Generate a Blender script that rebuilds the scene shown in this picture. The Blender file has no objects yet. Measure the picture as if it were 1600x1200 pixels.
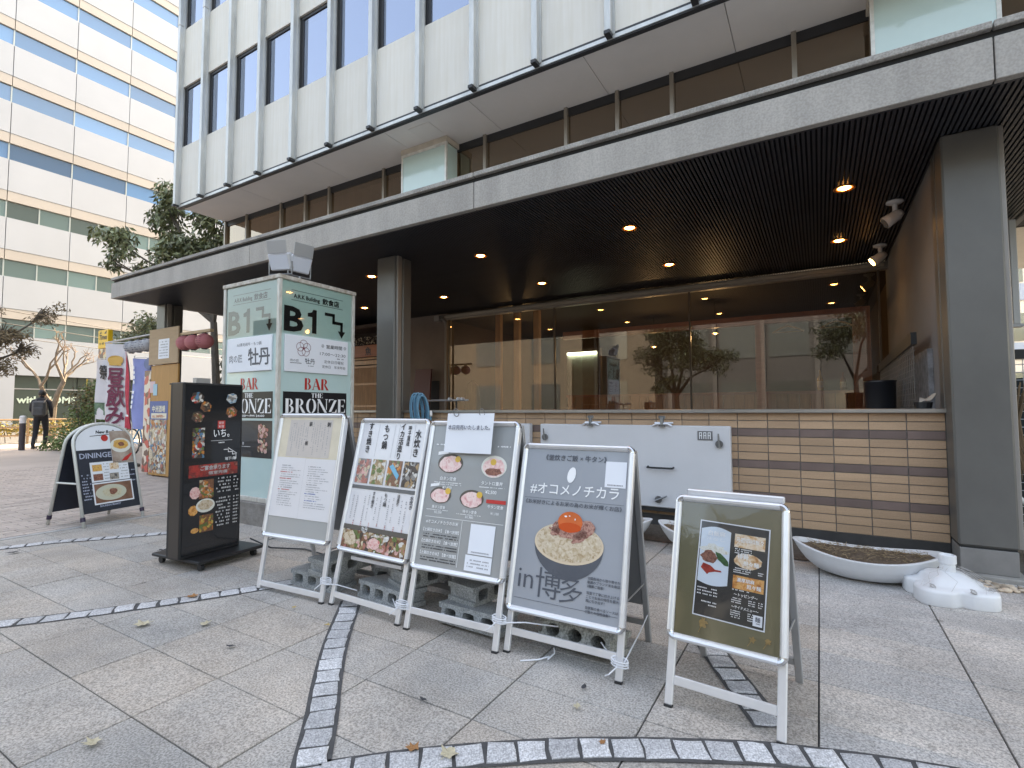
import bpy, math, random
from mathutils import Matrix, Vector
random.seed(7)
R = math.radians
scene = bpy.context.scene
col = scene.collection

# ------------------------------------------------------------------ camera
cam_d = bpy.data.cameras.new("camera")
cam = bpy.data.objects.new("camera", cam_d)
col.objects.link(cam)
scene.camera = cam
cam_d.sensor_width = 36.0
cam_d.lens = 36.0 * 802.0 / 1600.0
cam_d.clip_start = 0.05
cam_d.clip_end = 1000.0
_yaw, _pitch, _roll = R(-30.9), R(2.9), R(-0.15)
_f = Vector((math.sin(_yaw) * math.cos(_pitch), math.cos(_yaw) * math.cos(_pitch), math.sin(_pitch)))
_r = Vector((math.cos(_yaw), -math.sin(_yaw), 0))
_u = _r.cross(_f)
_r2 = _r * math.cos(_roll) + _u * math.sin(_roll)
_u2 = -_r * math.sin(_roll) + _u * math.cos(_roll)
cam.matrix_world = Matrix(((_r2.x, _u2.x, -_f.x, 0), (_r2.y, _u2.y, -_f.y, 0), (_r2.z, _u2.z, -_f.z, 1.13), (0, 0, 0, 1)))

# ------------------------------------------------------------------ sky, sun, exposure
SUN_EL, SUN_AZ = R(46), R(-3)          # azimuth from +Y towards +X: behind the office block
world = bpy.data.worlds.new("World")
scene.world = world
world.use_nodes = True
wn = world.node_tree.nodes
wl = world.node_tree.links
bg = wn["Background"]
sky = wn.new("ShaderNodeTexSky")
sky.sky_type = 'NISHITA'
sky.sun_disc = False
sky.sun_elevation = SUN_EL
sky.sun_rotation = SUN_AZ
sky.air_density = 1.0
sky.dust_density = 4.0
sky.ozone_density = 0.4
wl.new(sky.outputs[0], bg.inputs[0])
bg.inputs[1].default_value = 0.15
sun_d = bpy.data.lights.new("sun", 'SUN')
sun_d.energy = 2.2
sun_d.angle = R(0.5)
sun_d.color = (1.0, 0.965, 0.92)
sun = bpy.data.objects.new("sun", sun_d)
col.objects.link(sun)
sv = Vector((math.sin(SUN_AZ) * math.cos(SUN_EL), math.cos(SUN_AZ) * math.cos(SUN_EL), math.sin(SUN_EL)))
sun.rotation_euler = (-sv).to_track_quat('-Z', 'Y').to_euler()
sun.location = (0, 30, 60)
scene.view_settings.view_transform = 'Standard'
scene.view_settings.look = 'None'
scene.view_settings.gamma = 1.0
scene.view_settings.use_curve_mapping = False
scene.view_settings.exposure = 2.7
scene.view_settings.use_white_balance = True      # camera white balance set for open shade
scene.view_settings.white_balance_temperature = 8900
scene.view_settings.white_balance_tint = 10

# ------------------------------------------------------------------ materials
MATS = {}
def _nt(name):
    m = bpy.data.materials.new(name)
    m.use_nodes = True
    return m, m.node_tree.nodes, m.node_tree.links, m.node_tree.nodes["Principled BSDF"]

def mat(name, c, rough=0.6, metal=0.0, var=0.0, scale=6.0, stretch=(1, 1, 1), bump=0.0, bscale=60.0, spec=0.5,
        coat=0.0, speck=0.0, sscale=220.0, objvar=0.0, c2=None, emis=None, estr=0.0, alpha=None, island=0.0, coords='Object', trans=0.0):
    """principled material: noise mottling, speckle, per-object and per-island variation, bump"""
    if name in MATS: return MATS[name]
    m, N, L, p = _nt(name)
    p.inputs["Base Color"].default_value = (*c, 1)
    p.inputs["Roughness"].default_value = rough
    p.inputs["Metallic"].default_value = metal
    p.inputs["Specular IOR Level"].default_value = spec
    p.inputs["Coat Weight"].default_value = coat
    p.inputs["Coat Roughness"].default_value = 0.04
    if trans: p.inputs["Transmission Weight"].default_value = trans
    tc = N.new("ShaderNodeTexCoord")
    mp = N.new("ShaderNodeMapping")
    mp.inputs["Scale"].default_value = stretch
    L.new(tc.outputs[coords], mp.inputs[0])
    cur = None
    def base():
        nonlocal cur
        if cur is None:
            r = N.new("ShaderNodeRGB"); r.outputs[0].default_value = (*c, 1); cur = r.outputs[0]
        return cur
    vec = mp.outputs[0]
    if objvar:
        oi = N.new("ShaderNodeObjectInfo")
        ad = N.new("ShaderNodeVectorMath"); ad.operation = 'MULTIPLY_ADD'
        cv = N.new("ShaderNodeCombineXYZ")
        for k in range(3): L.new(oi.outputs["Random"], cv.inputs[k])
        L.new(cv.outputs[0], ad.inputs[0]); ad.inputs[1].default_value = (37, 53, 71); L.new(vec, ad.inputs[2])
        vec = ad.outputs[0]
    if var or c2:
        n = N.new("ShaderNodeTexNoise"); n.inputs["Scale"].default_value = scale; n.inputs["Detail"].default_value = 6
        n.inputs["Roughness"].default_value = 0.62
        L.new(vec, n.inputs["Vector"])
        mr = N.new("ShaderNodeMapRange"); mr.inputs[1].default_value = 0.3; mr.inputs[2].default_value = 0.7
        L.new(n.outputs["Fac"], mr.inputs[0])
        mx = N.new("ShaderNodeMix"); mx.data_type = 'RGBA'
        L.new(mr.outputs[0], mx.inputs[0])
        if c2:
            mx.inputs[6].default_value = (*c, 1); mx.inputs[7].default_value = (*c2, 1)
        else:
            mx.inputs[6].default_value = (*[x * (1 - var) for x in c], 1)
            mx.inputs[7].default_value = (*[min(1, x * (1 + var)) for x in c], 1)
        cur = mx.outputs[2]
    if speck:
        n = N.new("ShaderNodeTexNoise"); n.inputs["Scale"].default_value = sscale; n.inputs["Detail"].default_value = 2
        L.new(tc.outputs[coords], n.inputs["Vector"])
        mr = N.new("ShaderNodeMapRange"); mr.inputs[1].default_value = 0.36; mr.inputs[2].default_value = 0.64
        mr.inputs[3].default_value = 1 - speck; mr.inputs[4].default_value = 1 + speck * 0.7
        L.new(n.outputs["Fac"], mr.inputs[0])
        mx = N.new("ShaderNodeVectorMath"); mx.operation = 'SCALE'
        L.new(base(), mx.inputs[0]); L.new(mr.outputs[0], mx.inputs["Scale"]); cur = mx.outputs[0]
    for amt, src in ((objvar, 'o'), (island, 'i')):
        if not amt: continue
        if src == 'o': oi = N.new("ShaderNodeObjectInfo"); out = oi.outputs["Random"]
        else: oi = N.new("ShaderNodeNewGeometry"); out = oi.outputs["Random Per Island"]
        mr = N.new("ShaderNodeMapRange"); mr.inputs[3].default_value = 1 - amt; mr.inputs[4].default_value = 1 + amt
        L.new(out, mr.inputs[0])
        mx = N.new("ShaderNodeVectorMath"); mx.operation = 'SCALE'
        L.new(base(), mx.inputs[0]); L.new(mr.outputs[0], mx.inputs["Scale"]); cur = mx.outputs[0]
    if cur is not None: L.new(cur, p.inputs["Base Color"])
    if bump:
        n = N.new("ShaderNodeTexNoise"); n.inputs["Scale"].default_value = bscale; n.inputs["Detail"].default_value = 5
        L.new(tc.outputs[coords], n.inputs["Vector"])
        b = N.new("ShaderNodeBump"); b.inputs["Strength"].default_value = bump; b.inputs["Distance"].default_value = 0.01
        L.new(n.outputs["Fac"], b.inputs["Height"]); L.new(b.outputs[0], p.inputs["Normal"])
    if emis:
        p.inputs["Emission Color"].default_value = (*emis, 1); p.inputs["Emission Strength"].default_value = estr
    MATS[name] = m
    return m

def glass(name, tint=(0.85, 0.9, 0.9), refl=1.0, base=0.05, gcol=(1, 1, 1)):
    """thin window glass: fresnel mirror over a tinted clear pane"""
    if name in MATS: return MATS[name]
    m, N, L, p = _nt(name)
    out = N["Material Output"]
    N.remove(p)
    tr = N.new("ShaderNodeBsdfTransparent"); tr.inputs[0].default_value = (*tint, 1)
    gl = N.new("ShaderNodeBsdfGlossy"); gl.inputs["Roughness"].default_value = 0.0; gl.inputs[0].default_value = (*gcol, 1)
    fr = N.new("ShaderNodeFresnel"); fr.inputs[0].default_value = 1.6
    ma = N.new("ShaderNodeMath"); ma.operation = 'MULTIPLY_ADD'; ma.use_clamp = True
    ma.inputs[1].default_value = refl; ma.inputs[2].default_value = base
    L.new(fr.outputs[0], ma.inputs[0])
    mx = N.new("ShaderNodeMixShader")
    L.new(ma.outputs[0], mx.inputs[0]); L.new(tr.outputs[0], mx.inputs[1]); L.new(gl.outputs[0], mx.inputs[2])
    L.new(mx.outputs[0], out.inputs[0])
    MATS[name] = m
    return m

def food(name, cols, scale=40.0, rough=0.35, contrast=1.0, kind='noise'):
    """printed food photograph: patches of the given colours"""
    if name in MATS: return MATS[name]
    m, N, L, p = _nt(name)
    p.inputs["Roughness"].default_value = rough
    tc = N.new("ShaderNodeTexCoord")
    if kind == 'vor':
        n = N.new("ShaderNodeTexVoronoi"); n.inputs["Scale"].default_value = scale
        L.new(tc.outputs["Object"], n.inputs["Vector"])
        sp = N.new("ShaderNodeSeparateColor"); L.new(n.outputs["Color"], sp.inputs[0]); f = sp.outputs[0]
    else:
        n = N.new("ShaderNodeTexNoise"); n.inputs["Scale"].default_value = scale; n.inputs["Detail"].default_value = 4
        n.inputs["Distortion"].default_value = 0.8
        L.new(tc.outputs["Object"], n.inputs["Vector"])
        mr = N.new("ShaderNodeMapRange"); mr.inputs[1].default_value = 0.28; mr.inputs[2].default_value = 0.72
        L.new(n.outputs["Fac"], mr.inputs[0]); f = mr.outputs[0]
    cr = N.new("ShaderNodeValToRGB")
    el = cr.color_ramp.elements
    k = len(cols)
    el[0].position = 0; el[0].color = (*cols[0], 1)
    el[1].position = 1; el[1].color = (*cols[-1], 1)
    for i in range(1, k - 1):
        e = el.new(i / (k - 1)); e.color = (*cols[i], 1)
    if kind == 'vor': cr.color_ramp.interpolation = 'CONSTANT'
    L.new(f, cr.inputs[0]); L.new(cr.outputs[0], p.inputs["Base Color"])
    MATS[name] = m
    return m

def streaked(name, c, dark, rough=0.55, amt=0.5):
    """facade panel with faint vertical rain streaks (dirt)"""
    if name in MATS: return MATS[name]
    m, N, L, p = _nt(name)
    p.inputs["Roughness"].default_value = rough
    tc = N.new("ShaderNodeTexCoord")
    oi = N.new("ShaderNodeObjectInfo")
    def nz(scale, st, d=4):
        mp = N.new("ShaderNodeMapping"); mp.inputs["Scale"].default_value = st; L.new(tc.outputs["Object"], mp.inputs[0])
        n = N.new("ShaderNodeTexNoise"); n.inputs["Scale"].default_value = scale; n.inputs["Detail"].default_value = d
        L.new(mp.outputs[0], n.inputs["Vector"]); return n.outputs["Fac"]
    a = nz(26, (1, 1, 0.05)); b = nz(1.6, (1, 1, 1))
    mu = N.new("ShaderNodeMath"); mu.operation = 'MULTIPLY'; L.new(a, mu.inputs[0]); L.new(b, mu.inputs[1])
    mr = N.new("ShaderNodeMapRange"); mr.inputs[1].default_value = 0.14; mr.inputs[2].default_value = 0.4; mr.inputs[3].default_value = 0; mr.inputs[4].default_value = amt
    L.new(mu.outputs[0], mr.inputs[0])
    mx = N.new("ShaderNodeMix"); mx.data_type = 'RGBA'; mx.inputs[6].default_value = (*c, 1); mx.inputs[7].default_value = (*dark, 1)
    L.new(mr.outputs[0], mx.inputs[0])
    mr2 = N.new("ShaderNodeMapRange"); mr2.inputs[3].default_value = 0.94; mr2.inputs[4].default_value = 1.06; L.new(oi.outputs["Random"], mr2.inputs[0])
    sc = N.new("ShaderNodeVectorMath"); sc.operation = 'SCALE'; L.new(mx.outputs[2], sc.inputs[0]); L.new(mr2.outputs[0], sc.inputs["Scale"])
    L.new(sc.outputs[0], p.inputs["Base Color"])
    MATS[name] = m
    return m

def slab_mat(name, a, b, streak=(1, 1, 1), sc=5.0):
    """granite paving: warm/grey slabs, fine speckle, wear patches"""
    if name in MATS: return MATS[name]
    m, N, L, p = _nt(name)
    p.inputs["Roughness"].default_value = 0.75
    tc = N.new("ShaderNodeTexCoord"); oi = N.new("ShaderNodeObjectInfo")
    cv = N.new("ShaderNodeCombineXYZ")
    for k in range(3): L.new(oi.outputs["Random"], cv.inputs[k])
    ad = N.new("ShaderNodeVectorMath"); ad.operation = 'MULTIPLY_ADD'; ad.inputs[1].default_value = (91, 57, 33)
    mp = N.new("ShaderNodeMapping"); mp.inputs["Scale"].default_value = streak
    L.new(cv.outputs[0], ad.inputs[0]); L.new(tc.outputs["Object"], ad.inputs[2]); L.new(ad.outputs[0], mp.inputs[0])
    n1 = N.new("ShaderNodeTexNoise"); n1.inputs["Scale"].default_value = sc; n1.inputs["Detail"].default_value = 7; n1.inputs["Roughness"].default_value = 0.65
    L.new(mp.outputs[0], n1.inputs["Vector"])
    mr1 = N.new("ShaderNodeMapRange"); mr1.inputs[1].default_value = 0.34; mr1.inputs[2].default_value = 0.66; L.new(n1.outputs["Fac"], mr1.inputs[0])
    mixr = N.new("ShaderNodeMath"); mixr.operation = 'MULTIPLY_ADD'; mixr.inputs[1].default_value = 0.7; mixr.use_clamp = True
    L.new(oi.outputs["Random"], mixr.inputs[0])
    half = N.new("ShaderNodeMath"); half.operation = 'MULTIPLY'; half.inputs[1].default_value = 0.42; L.new(mr1.outputs[0], half.inputs[0])
    L.new(half.outputs[0], mixr.inputs[2])
    mx = N.new("ShaderNodeMix"); mx.data_type = 'RGBA'; mx.inputs[6].default_value = (*a, 1); mx.inputs[7].default_value = (*b, 1)
    L.new(mixr.outputs[0], mx.inputs[0])
    # speckle of mineral grains
    vo = N.new("ShaderNodeTexNoise"); vo.inputs["Scale"].default_value = 130; vo.inputs["Detail"].default_value = 3; vo.inputs["Roughness"].default_value = 0.7
    L.new(ad.outputs[0], vo.inputs["Vector"])
    mr2 = N.new("ShaderNodeMapRange"); mr2.inputs[1].default_value = 0.36; mr2.inputs[2].default_value = 0.62; mr2.inputs[3].default_value = 0.50; mr2.inputs[4].default_value = 1.22
    L.new(vo.outputs["Fac"], mr2.inputs[0])
    s1 = N.new("ShaderNodeVectorMath"); s1.operation = 'SCALE'; L.new(mx.outputs[2], s1.inputs[0]); L.new(mr2.outputs[0], s1.inputs["Scale"])
    # traffic grime, continuous across slabs
    gm = N.new("ShaderNodeNewGeometry")
    n3 = N.new("ShaderNodeTexNoise"); n3.inputs["Scale"].default_value = 1.3; n3.inputs["Detail"].default_value = 8; n3.inputs["Roughness"].default_value = 0.7
    L.new(gm.outputs["Position"], n3.inputs["Vector"])
    mr3 = N.new("ShaderNodeMapRange"); mr3.inputs[1].default_value = 0.35; mr3.inputs[2].default_value = 0.62; mr3.inputs[3].default_value = 0.74; mr3.inputs[4].default_value = 1.13
    L.new(n3.outputs["Fac"], mr3.inputs[0])
    s2 = N.new("ShaderNodeVectorMath"); s2.operation = 'SCALE'; L.new(s1.outputs[0], s2.inputs[0]); L.new(mr3.outputs[0], s2.inputs["Scale"])
    # trodden-in gum and drip spots
    vg = N.new("ShaderNodeTexVoronoi"); vg.inputs["Scale"].default_value = 2.6; vg.inputs["Randomness"].default_value = 1.0
    L.new(gm.outputs["Position"], vg.inputs["Vector"])
    mr4 = N.new("ShaderNodeMapRange"); mr4.inputs[1].default_value = 0.035; mr4.inputs[2].default_value = 0.06; mr4.inputs[3].default_value = 0.62; mr4.inputs[4].default_value = 1.0
    L.new(vg.outputs["Distance"], mr4.inputs[0])
    s3 = N.new("ShaderNodeVectorMath"); s3.operation = 'SCALE'; L.new(s2.outputs[0], s3.inputs[0]); L.new(mr4.outputs[0], s3.inputs["Scale"])
    L.new(s3.outputs[0], p.inputs["Base Color"])
    b_ = N.new("ShaderNodeBump"); b_.inputs["Strength"].default_value = 0.25; b_.inputs["Distance"].default_value = 0.004
    L.new(vo.outputs["Fac"], b_.inputs["Height"]); L.new(b_.outputs[0], p.inputs["Normal"])
    MATS[name] = m
    return m

# ------------------------------------------------------------------ mesh builder
_tcurve = bpy.data.curves.new("glyphs", 'FONT')
_tcurve.resolution_u = 2
_tobj = bpy.data.objects.new("glyphs", _tcurve)
_tcache = {}
def glyphs(s, bold=0.0, ls=1.0, res=2):
    k = (s, bold, ls, res)
    if k not in _tcache:
        _tcurve.body = s; _tcurve.size = 1.0; _tcurve.offset = bold; _tcurve.space_line = ls; _tcurve.resolution_u = res
        me = _tobj.to_mesh()
        _tcache[k] = ([tuple(v.co) for v in me.vertices], [tuple(q.vertices) for q in me.polygons])
        _tobj.to_mesh_clear()
    return _tcache[k]

class MB:
    def __init__(s, M=None):
        s.V, s.F, s.M = [], [], M if M is not None else Matrix.Identity(4)
        s.segs, s.intext, s.last = [], 0, None
    def add(s, vs, fs):
        n = len(s.V); M = s.M
        if not s.intext and s.last != 'shape': s.segs.append((n, len(s.F))); s.last = 'shape'
        s.V += [tuple(M @ Vector(v)) for v in vs]
        s.F += [tuple(i + n for i in f) for f in fs]
        return s
    def box(s, x0, x1, y0, y1, z0, z1):
        return s.add([(x0, y0, z0), (x1, y0, z0), (x1, y1, z0), (x0, y1, z0), (x0, y0, z1), (x1, y0, z1), (x1, y1, z1), (x0, y1, z1)],
                     [(3, 2, 1, 0), (4, 5, 6, 7), (0, 1, 5, 4), (1, 2, 6, 5), (2, 3, 7, 6), (3, 0, 4, 7)])
    def bbox(s, x0, x1, y0, y1, z0, z1, b=0.006):
        """box with chamfered edges"""
        X, Y, Z = (x0, x1), (y0, y1), (z0, z1)
        vs, idx = [], {}
        for i in (0, 1):
            for j in (0, 1):
                for k in (0, 1):
                    sx, sy, sz = (1, -1)[i], (1, -1)[j], (1, -1)[k]
                    c = (X[i], Y[j], Z[k])
                    for ax in range(3):
                        q = [c[0] + sx * b, c[1] + sy * b, c[2] + sz * b]; q[ax] = c[ax]
                        idx[i, j, k, ax] = len(vs); vs.append(tuple(q))
        fs = []
        for ax in range(3):
            o = [a for a in range(3) if a != ax]
            for e in (0, 1):
                def key(a, b_):
                    t = [0, 0, 0]; t[ax] = e; t[o[0]] = a; t[o[1]] = b_
                    return idx[t[0], t[1], t[2], ax]
                fs.append((key(0, 0), key(1, 0), key(1, 1), key(0, 1)))
        for ax in range(3):          # edges along ax
            o = [a for a in range(3) if a != ax]
            for a in (0, 1):
                for b_ in (0, 1):
                    def key(e, fa):
                        t = [0, 0, 0]; t[ax] = e; t[o[0]] = a; t[o[1]] = b_
                        return idx[t[0], t[1], t[2], fa]
                    fs.append((key(0, o[0]), key(1, o[0]), key(1, o[1]), key(0, o[1])))
        for i in (0, 1):
            for j in (0, 1):
                for k in (0, 1):
                    fs.append((idx[i, j, k, 0], idx[i, j, k, 1], idx[i, j, k, 2]))
        return s.add(vs, fs)
    def poly(s, pts, d=0.0):
        return s.add([(p[0], p[1], d) for p in pts], [tuple(range(len(pts)))])
    def rect(s, x0, y0, x1, y1, d=0.0):
        return s.poly([(x0, y0), (x1, y0), (x1, y1), (x0, y1)], d)
    def ell(s, cx, cy, rx, ry, d=0.0, n=24, a0=0.0, a1=360.0, rot=0.0, wob=0.0):
        pts = []
        full = abs(a1 - a0) >= 359.9
        c, q = math.cos(R(rot)), math.sin(R(rot))
        for i in range(n if full else n + 1):
            a = R(a0 + (a1 - a0) * i / n)
            k = 1 + wob * (random.random() - 0.5)
            x, y = rx * math.cos(a) * k, ry * math.sin(a) * k
            pts.append((cx + x * c - y * q, cy + x * q + y * c))
        return s.poly(pts, d)
    def ring(s, cx, cy, r, w, d=0.0, n=28):
        vs, fs = [], []
        for i in range(n):
            a = 2 * math.pi * i / n
            for rr in (r, r - w): vs.append((cx + rr * math.cos(a), cy + rr * math.sin(a), d))
        for i in range(n):
            j = (i + 1) % n
            fs.append((2 * i, 2 * j, 2 * j + 1, 2 * i + 1))
        return s.add(vs, fs)
    def line(s, pts, w, d=0.0):
        for (x0, y0), (x1, y1) in zip(pts, pts[1:]):
            L = math.hypot(x1 - x0, y1 - y0) or 1
            nx, ny = -(y1 - y0) / L * w / 2, (x1 - x0) / L * w / 2
            ex, ey = (x1 - x0) / L * w / 2, (y1 - y0) / L * w / 2
            s.poly([(x0 - ex - nx, y0 - ey - ny), (x1 + ex - nx, y1 + ey - ny), (x1 + ex + nx, y1 + ey + ny), (x0 - ex + nx, y0 - ey + ny)], d)
        return s
    def text(s, t, x, y, size, d=0.0, align='l', vert=False, bold=0.0, sx=1.0, shear=0.0, pitch=1.0, width=None, res=2):
        """t set at baseline (x, y); vert writes one character under another (y = top)"""
        if not s.intext:
            s.segs.append((len(s.V), len(s.F))); s.last = 'text'; s.intext = 1
            s.text(t, x, y, size, d, align, vert, bold, sx, shear, pitch, width, res)
            s.intext = 0
            return s
        if bold > 0 and any(ord(c) > 0x2E80 for c in t):
            # heavier strokes: a few copies set off by a fraction of the stroke
            b = min(bold, .03) * size * .9
            for k, (dx, dy) in enumerate(((0, 0), (b, 0), (-b, 0), (0, b), (0, -b))):
                s.text(t, x + dx, y + dy, size, d + .00025 * k, align, vert, 0.0, sx, shear, pitch, width, res)
            return s
        if vert:
            yy = y
            for ch in t:
                if ch not in ' 　':
                    vs, fs = glyphs(ch, bold, 1.0, res)
                    if vs:
                        x0 = min(v[0] for v in vs); x1 = max(v[0] for v in vs)
                        cx = (x0 + x1) / 2
                        if ch == 'ー':
                            s.add([(x + (v[1] - 0.38) * size * sx, yy - size * 0.5 - (v[0] - cx) * size, d) for v in vs], [tuple(reversed(f)) for f in fs])
                        else:
                            s.add([(x + (v[0] - cx) * size * sx + shear * (v[1]) * size, yy + (v[1] - 0.88) * size, d) for v in vs], fs)
                yy -= size * pitch
            return s
        vs, fs = glyphs(t, bold, pitch, res)
        if not vs: return s
        x0 = min(v[0] for v in vs); x1 = max(v[0] for v in vs)
        if width: sx = width / max(1e-6, (x1 - x0) * size)
        o = {'l': x0, 'c': (x0 + x1) / 2, 'r': x1}[align]
        return s.add([(x + (v[0] - o) * size * sx + shear * v[1] * size, y + v[1] * size, d) for v in vs], fs)
    def tube(s, path, r, seg=8, caps=True):
        P = [Vector(p) for p in path]
        rs = r if isinstance(r, (list, tuple)) else [r] * len(P)
        vs, fs = [], []
        prev = None
        for i, p in enumerate(P):
            t = (P[min(i + 1, len(P) - 1)] - P[max(i - 1, 0)])
            t = t.normalized() if t.length > 1e-9 else Vector((0, 0, 1))
            if prev is None:
                a = Vector((0, 0, 1)) if abs(t.z) < 0.9 else Vector((1, 0, 0))
                prev = t.cross(a).normalized()
            else:
                prev = (prev - t * prev.dot(t))
                prev = prev.normalized() if prev.length > 1e-6 else t.orthogonal().normalized()
            b = t.cross(prev)
            for k in range(seg):
                a = 2 * math.pi * k / seg
                vs.append(tuple(p + (prev * math.cos(a) + b * math.sin(a)) * rs[i]))
        for i in range(len(P) - 1):
            for k in range(seg):
                k2 = (k + 1) % seg
                fs.append((i * seg + k, i * seg + k2, (i + 1) * seg + k2, (i + 1) * seg + k))
        if caps:
            fs.append(tuple(reversed(range(seg)))); fs.append(tuple(range((len(P) - 1) * seg, len(P) * seg)))
        return s.add(vs, fs)
    def lathe(s, prof, cx=0, cy=0, cz=0, seg=24, sy=1.0):
        vs, fs = [], []
        n = len(prof)
        for k in range(seg):
            a = 2 * math.pi * k / seg
            for r, z in prof: vs.append((cx + r * math.cos(a), cy + r * math.sin(a) * sy, cz + z))
        for k in range(seg):
            k2 = (k + 1) % seg
            for i in range(n - 1): fs.append((k * n + i, k2 * n + i, k2 * n + i + 1, k * n + i + 1))
        return s.add(vs, fs)
    def prism(s, prof, axis_pts):
        """profile [(a,b)] swept between matrices in axis_pts (list of 4x4)"""
        n = len(prof); vs, fs = [], []
        for M in axis_pts:
            for a, b in prof: vs.append(tuple(M @ Vector((a, b, 0))))
        for i in range(len(axis_pts) - 1):
            for k in range(n):
                k2 = (k + 1) % n
                fs.append((i * n + k, i * n + k2, (i + 1) * n + k2, (i + 1) * n + k))
        fs.append(tuple(reversed(range(n)))); fs.append(tuple(range((len(axis_pts) - 1) * n, len(axis_pts) * n)))
        return s.add(vs, fs)
    def build(s, name, m, parent=None, smooth=False, label=None, kind=None):
        if 'lettering' in name and len(s.segs) > 1:       # every word is a piece of its own
            o = None
            sg = s.segs + [(len(s.V), len(s.F))]
            for (v0, f0), (v1, f1) in zip(sg, sg[1:]):
                if f1 > f0:
                    q = MB(); q.V = s.V[v0:v1]; q.F = [tuple(i - v0 for i in f) for f in s.F[f0:f1]]; o = q.build(name, m, parent, smooth, label, kind)
            return o
        me = bpy.data.meshes.new(name)
        me.from_pydata(s.V, [], s.F)
        me.materials.append(m)
        if smooth:
            for q in me.polygons: q.use_smooth = True
        o = bpy.data.objects.new(name, me)
        col.objects.link(o)
        if parent is not None: o.parent = parent
        if label: o['label'] = label
        if name in ('photo_patches', 'fine_print', 'menu_lines', 'card_print', 'white_print', 'paper_print', 'red_prices', 'red_headings', 'blue_headings', 'rice_grain_print', 'grilled_meat_print', 'column_rules', 'lantern_print', 'binding_wire', 'plate_marks', 'paragraph', 'spokes', 'bronze_tips', 'foliage', 'crown'): kind = kind or 'stuff'
        if kind: o['kind'] = kind
        return o

def tag(o, label=None, cat=None, group=None, kind=None):
    if label: o['label'] = label
    if cat: o['category'] = cat
    if group: o['group'] = group
    if kind: o['kind'] = kind
    return o
def thing(name, label, cat, loc=(0, 0, 0), rotz=0.0, group=None):
    o = bpy.data.objects.new(name, None)
    o.empty_display_size = 0.1
    col.objects.link(o)
    o.location = loc; o.rotation_euler = (0, 0, rotz)
    o.matrix_world = Matrix.Translation(loc) @ Matrix.Rotation(rotz, 4, 'Z')
    return tag(o, label, cat, group)
def W(t):
    """builder that takes world coordinates for a part of thing t"""
    return MB((Matrix.Translation(t.location) @ Matrix.Rotation(t.rotation_euler.z, 4, 'Z')).inverted())
def face(o, u, v, base=None):
    """matrix for flat print on a face: origin o, u to the reader's right, v up, layers outward"""
    u, v = Vector(u).normalized(), Vector(v).normalized(); n = u.cross(v)
    F = Matrix(((u.x, v.x, n.x, o[0]), (u.y, v.y, n.y, o[1]), (u.z, v.z, n.z, o[2]), (0, 0, 0, 1)))
    return base @ F if base is not None else F
def inst(src, parent, loc, rot=(0, 0, 0), scale=None):
    o = src.copy(); col.objects.link(o); o.parent = parent
    o.location = loc; o.rotation_euler = rot
    if scale: o.scale = scale
    return o

alu = mat("satin_aluminium", (0.74, 0.75, 0.77), 0.38, 0.55, var=0.05, scale=9, bump=0.03, bscale=30)
alu_dark = mat("grey_aluminium", (0.42, 0.43, 0.44), 0.45, 0.6, var=0.08)
chrome = mat("corner_chrome", (0.62, 0.63, 0.65), 0.22, 0.9, var=0.06, scale=30)
black = mat("black_plastic", (0.015, 0.016, 0.018), 0.4, var=0.2)
ink = mat("black_ink", (0.02, 0.02, 0.025), 0.5)
inkgrey = mat("charcoal_ink", (0.075, 0.085, 0.105), 0.5)
inklight = mat("grey_ink", (0.30, 0.30, 0.32), 0.5)
inkred = mat("red_ink", (0.55, 0.035, 0.03), 0.5)
inkblue = mat("blue_ink", (0.06, 0.13, 0.4), 0.5)
paper = mat("white_paper", (0.76, 0.79, 0.84), 0.55, var=0.02, scale=3)
white_print = mat("white_ink", (0.85, 0.86, 0.87), 0.5)
# ------------------------------------------------------------------ ground
asphalt = mat("asphalt", (0.10, 0.098, 0.095), 0.9, var=0.25, scale=1.5, speck=0.3, sscale=90)
mortar = mat("dark_mortar", (0.075, 0.074, 0.075), 0.95, var=0.3, scale=20)
slab_l = slab_mat("granite_slab", (0.50, 0.43, 0.365), (0.42, 0.405, 0.385), (1, 1, 1), 3.0)
slab_r = slab_mat("streaky_granite_slab", (0.64, 0.575, 0.515), (0.50, 0.485, 0.47), (1.6, 7, 1), 2.4)
sett_m = mat("sett_granite", (0.52, 0.52, 0.53), 0.8, var=0.15, scale=14, speck=0.35, sscale=160, objvar=0.16, bump=0.4, bscale=90)
g = MB().rect(-400, -400, 400, 400, -0.06).build("ground", asphalt); tag(g, kind='structure')
pav = MB().rect(-6.25, -3.0, 6.0, 5.6, -0.012).build("plaza_paving", mortar); tag(pav, kind='structure')
PX, PY = 0.545, 0.3155
def in_view(x, y):
    return y > 0.45 and x < 0.3 * y + 0.75 and x > -4.2 * y - 0.3
proto = {}
far = MB()
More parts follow.
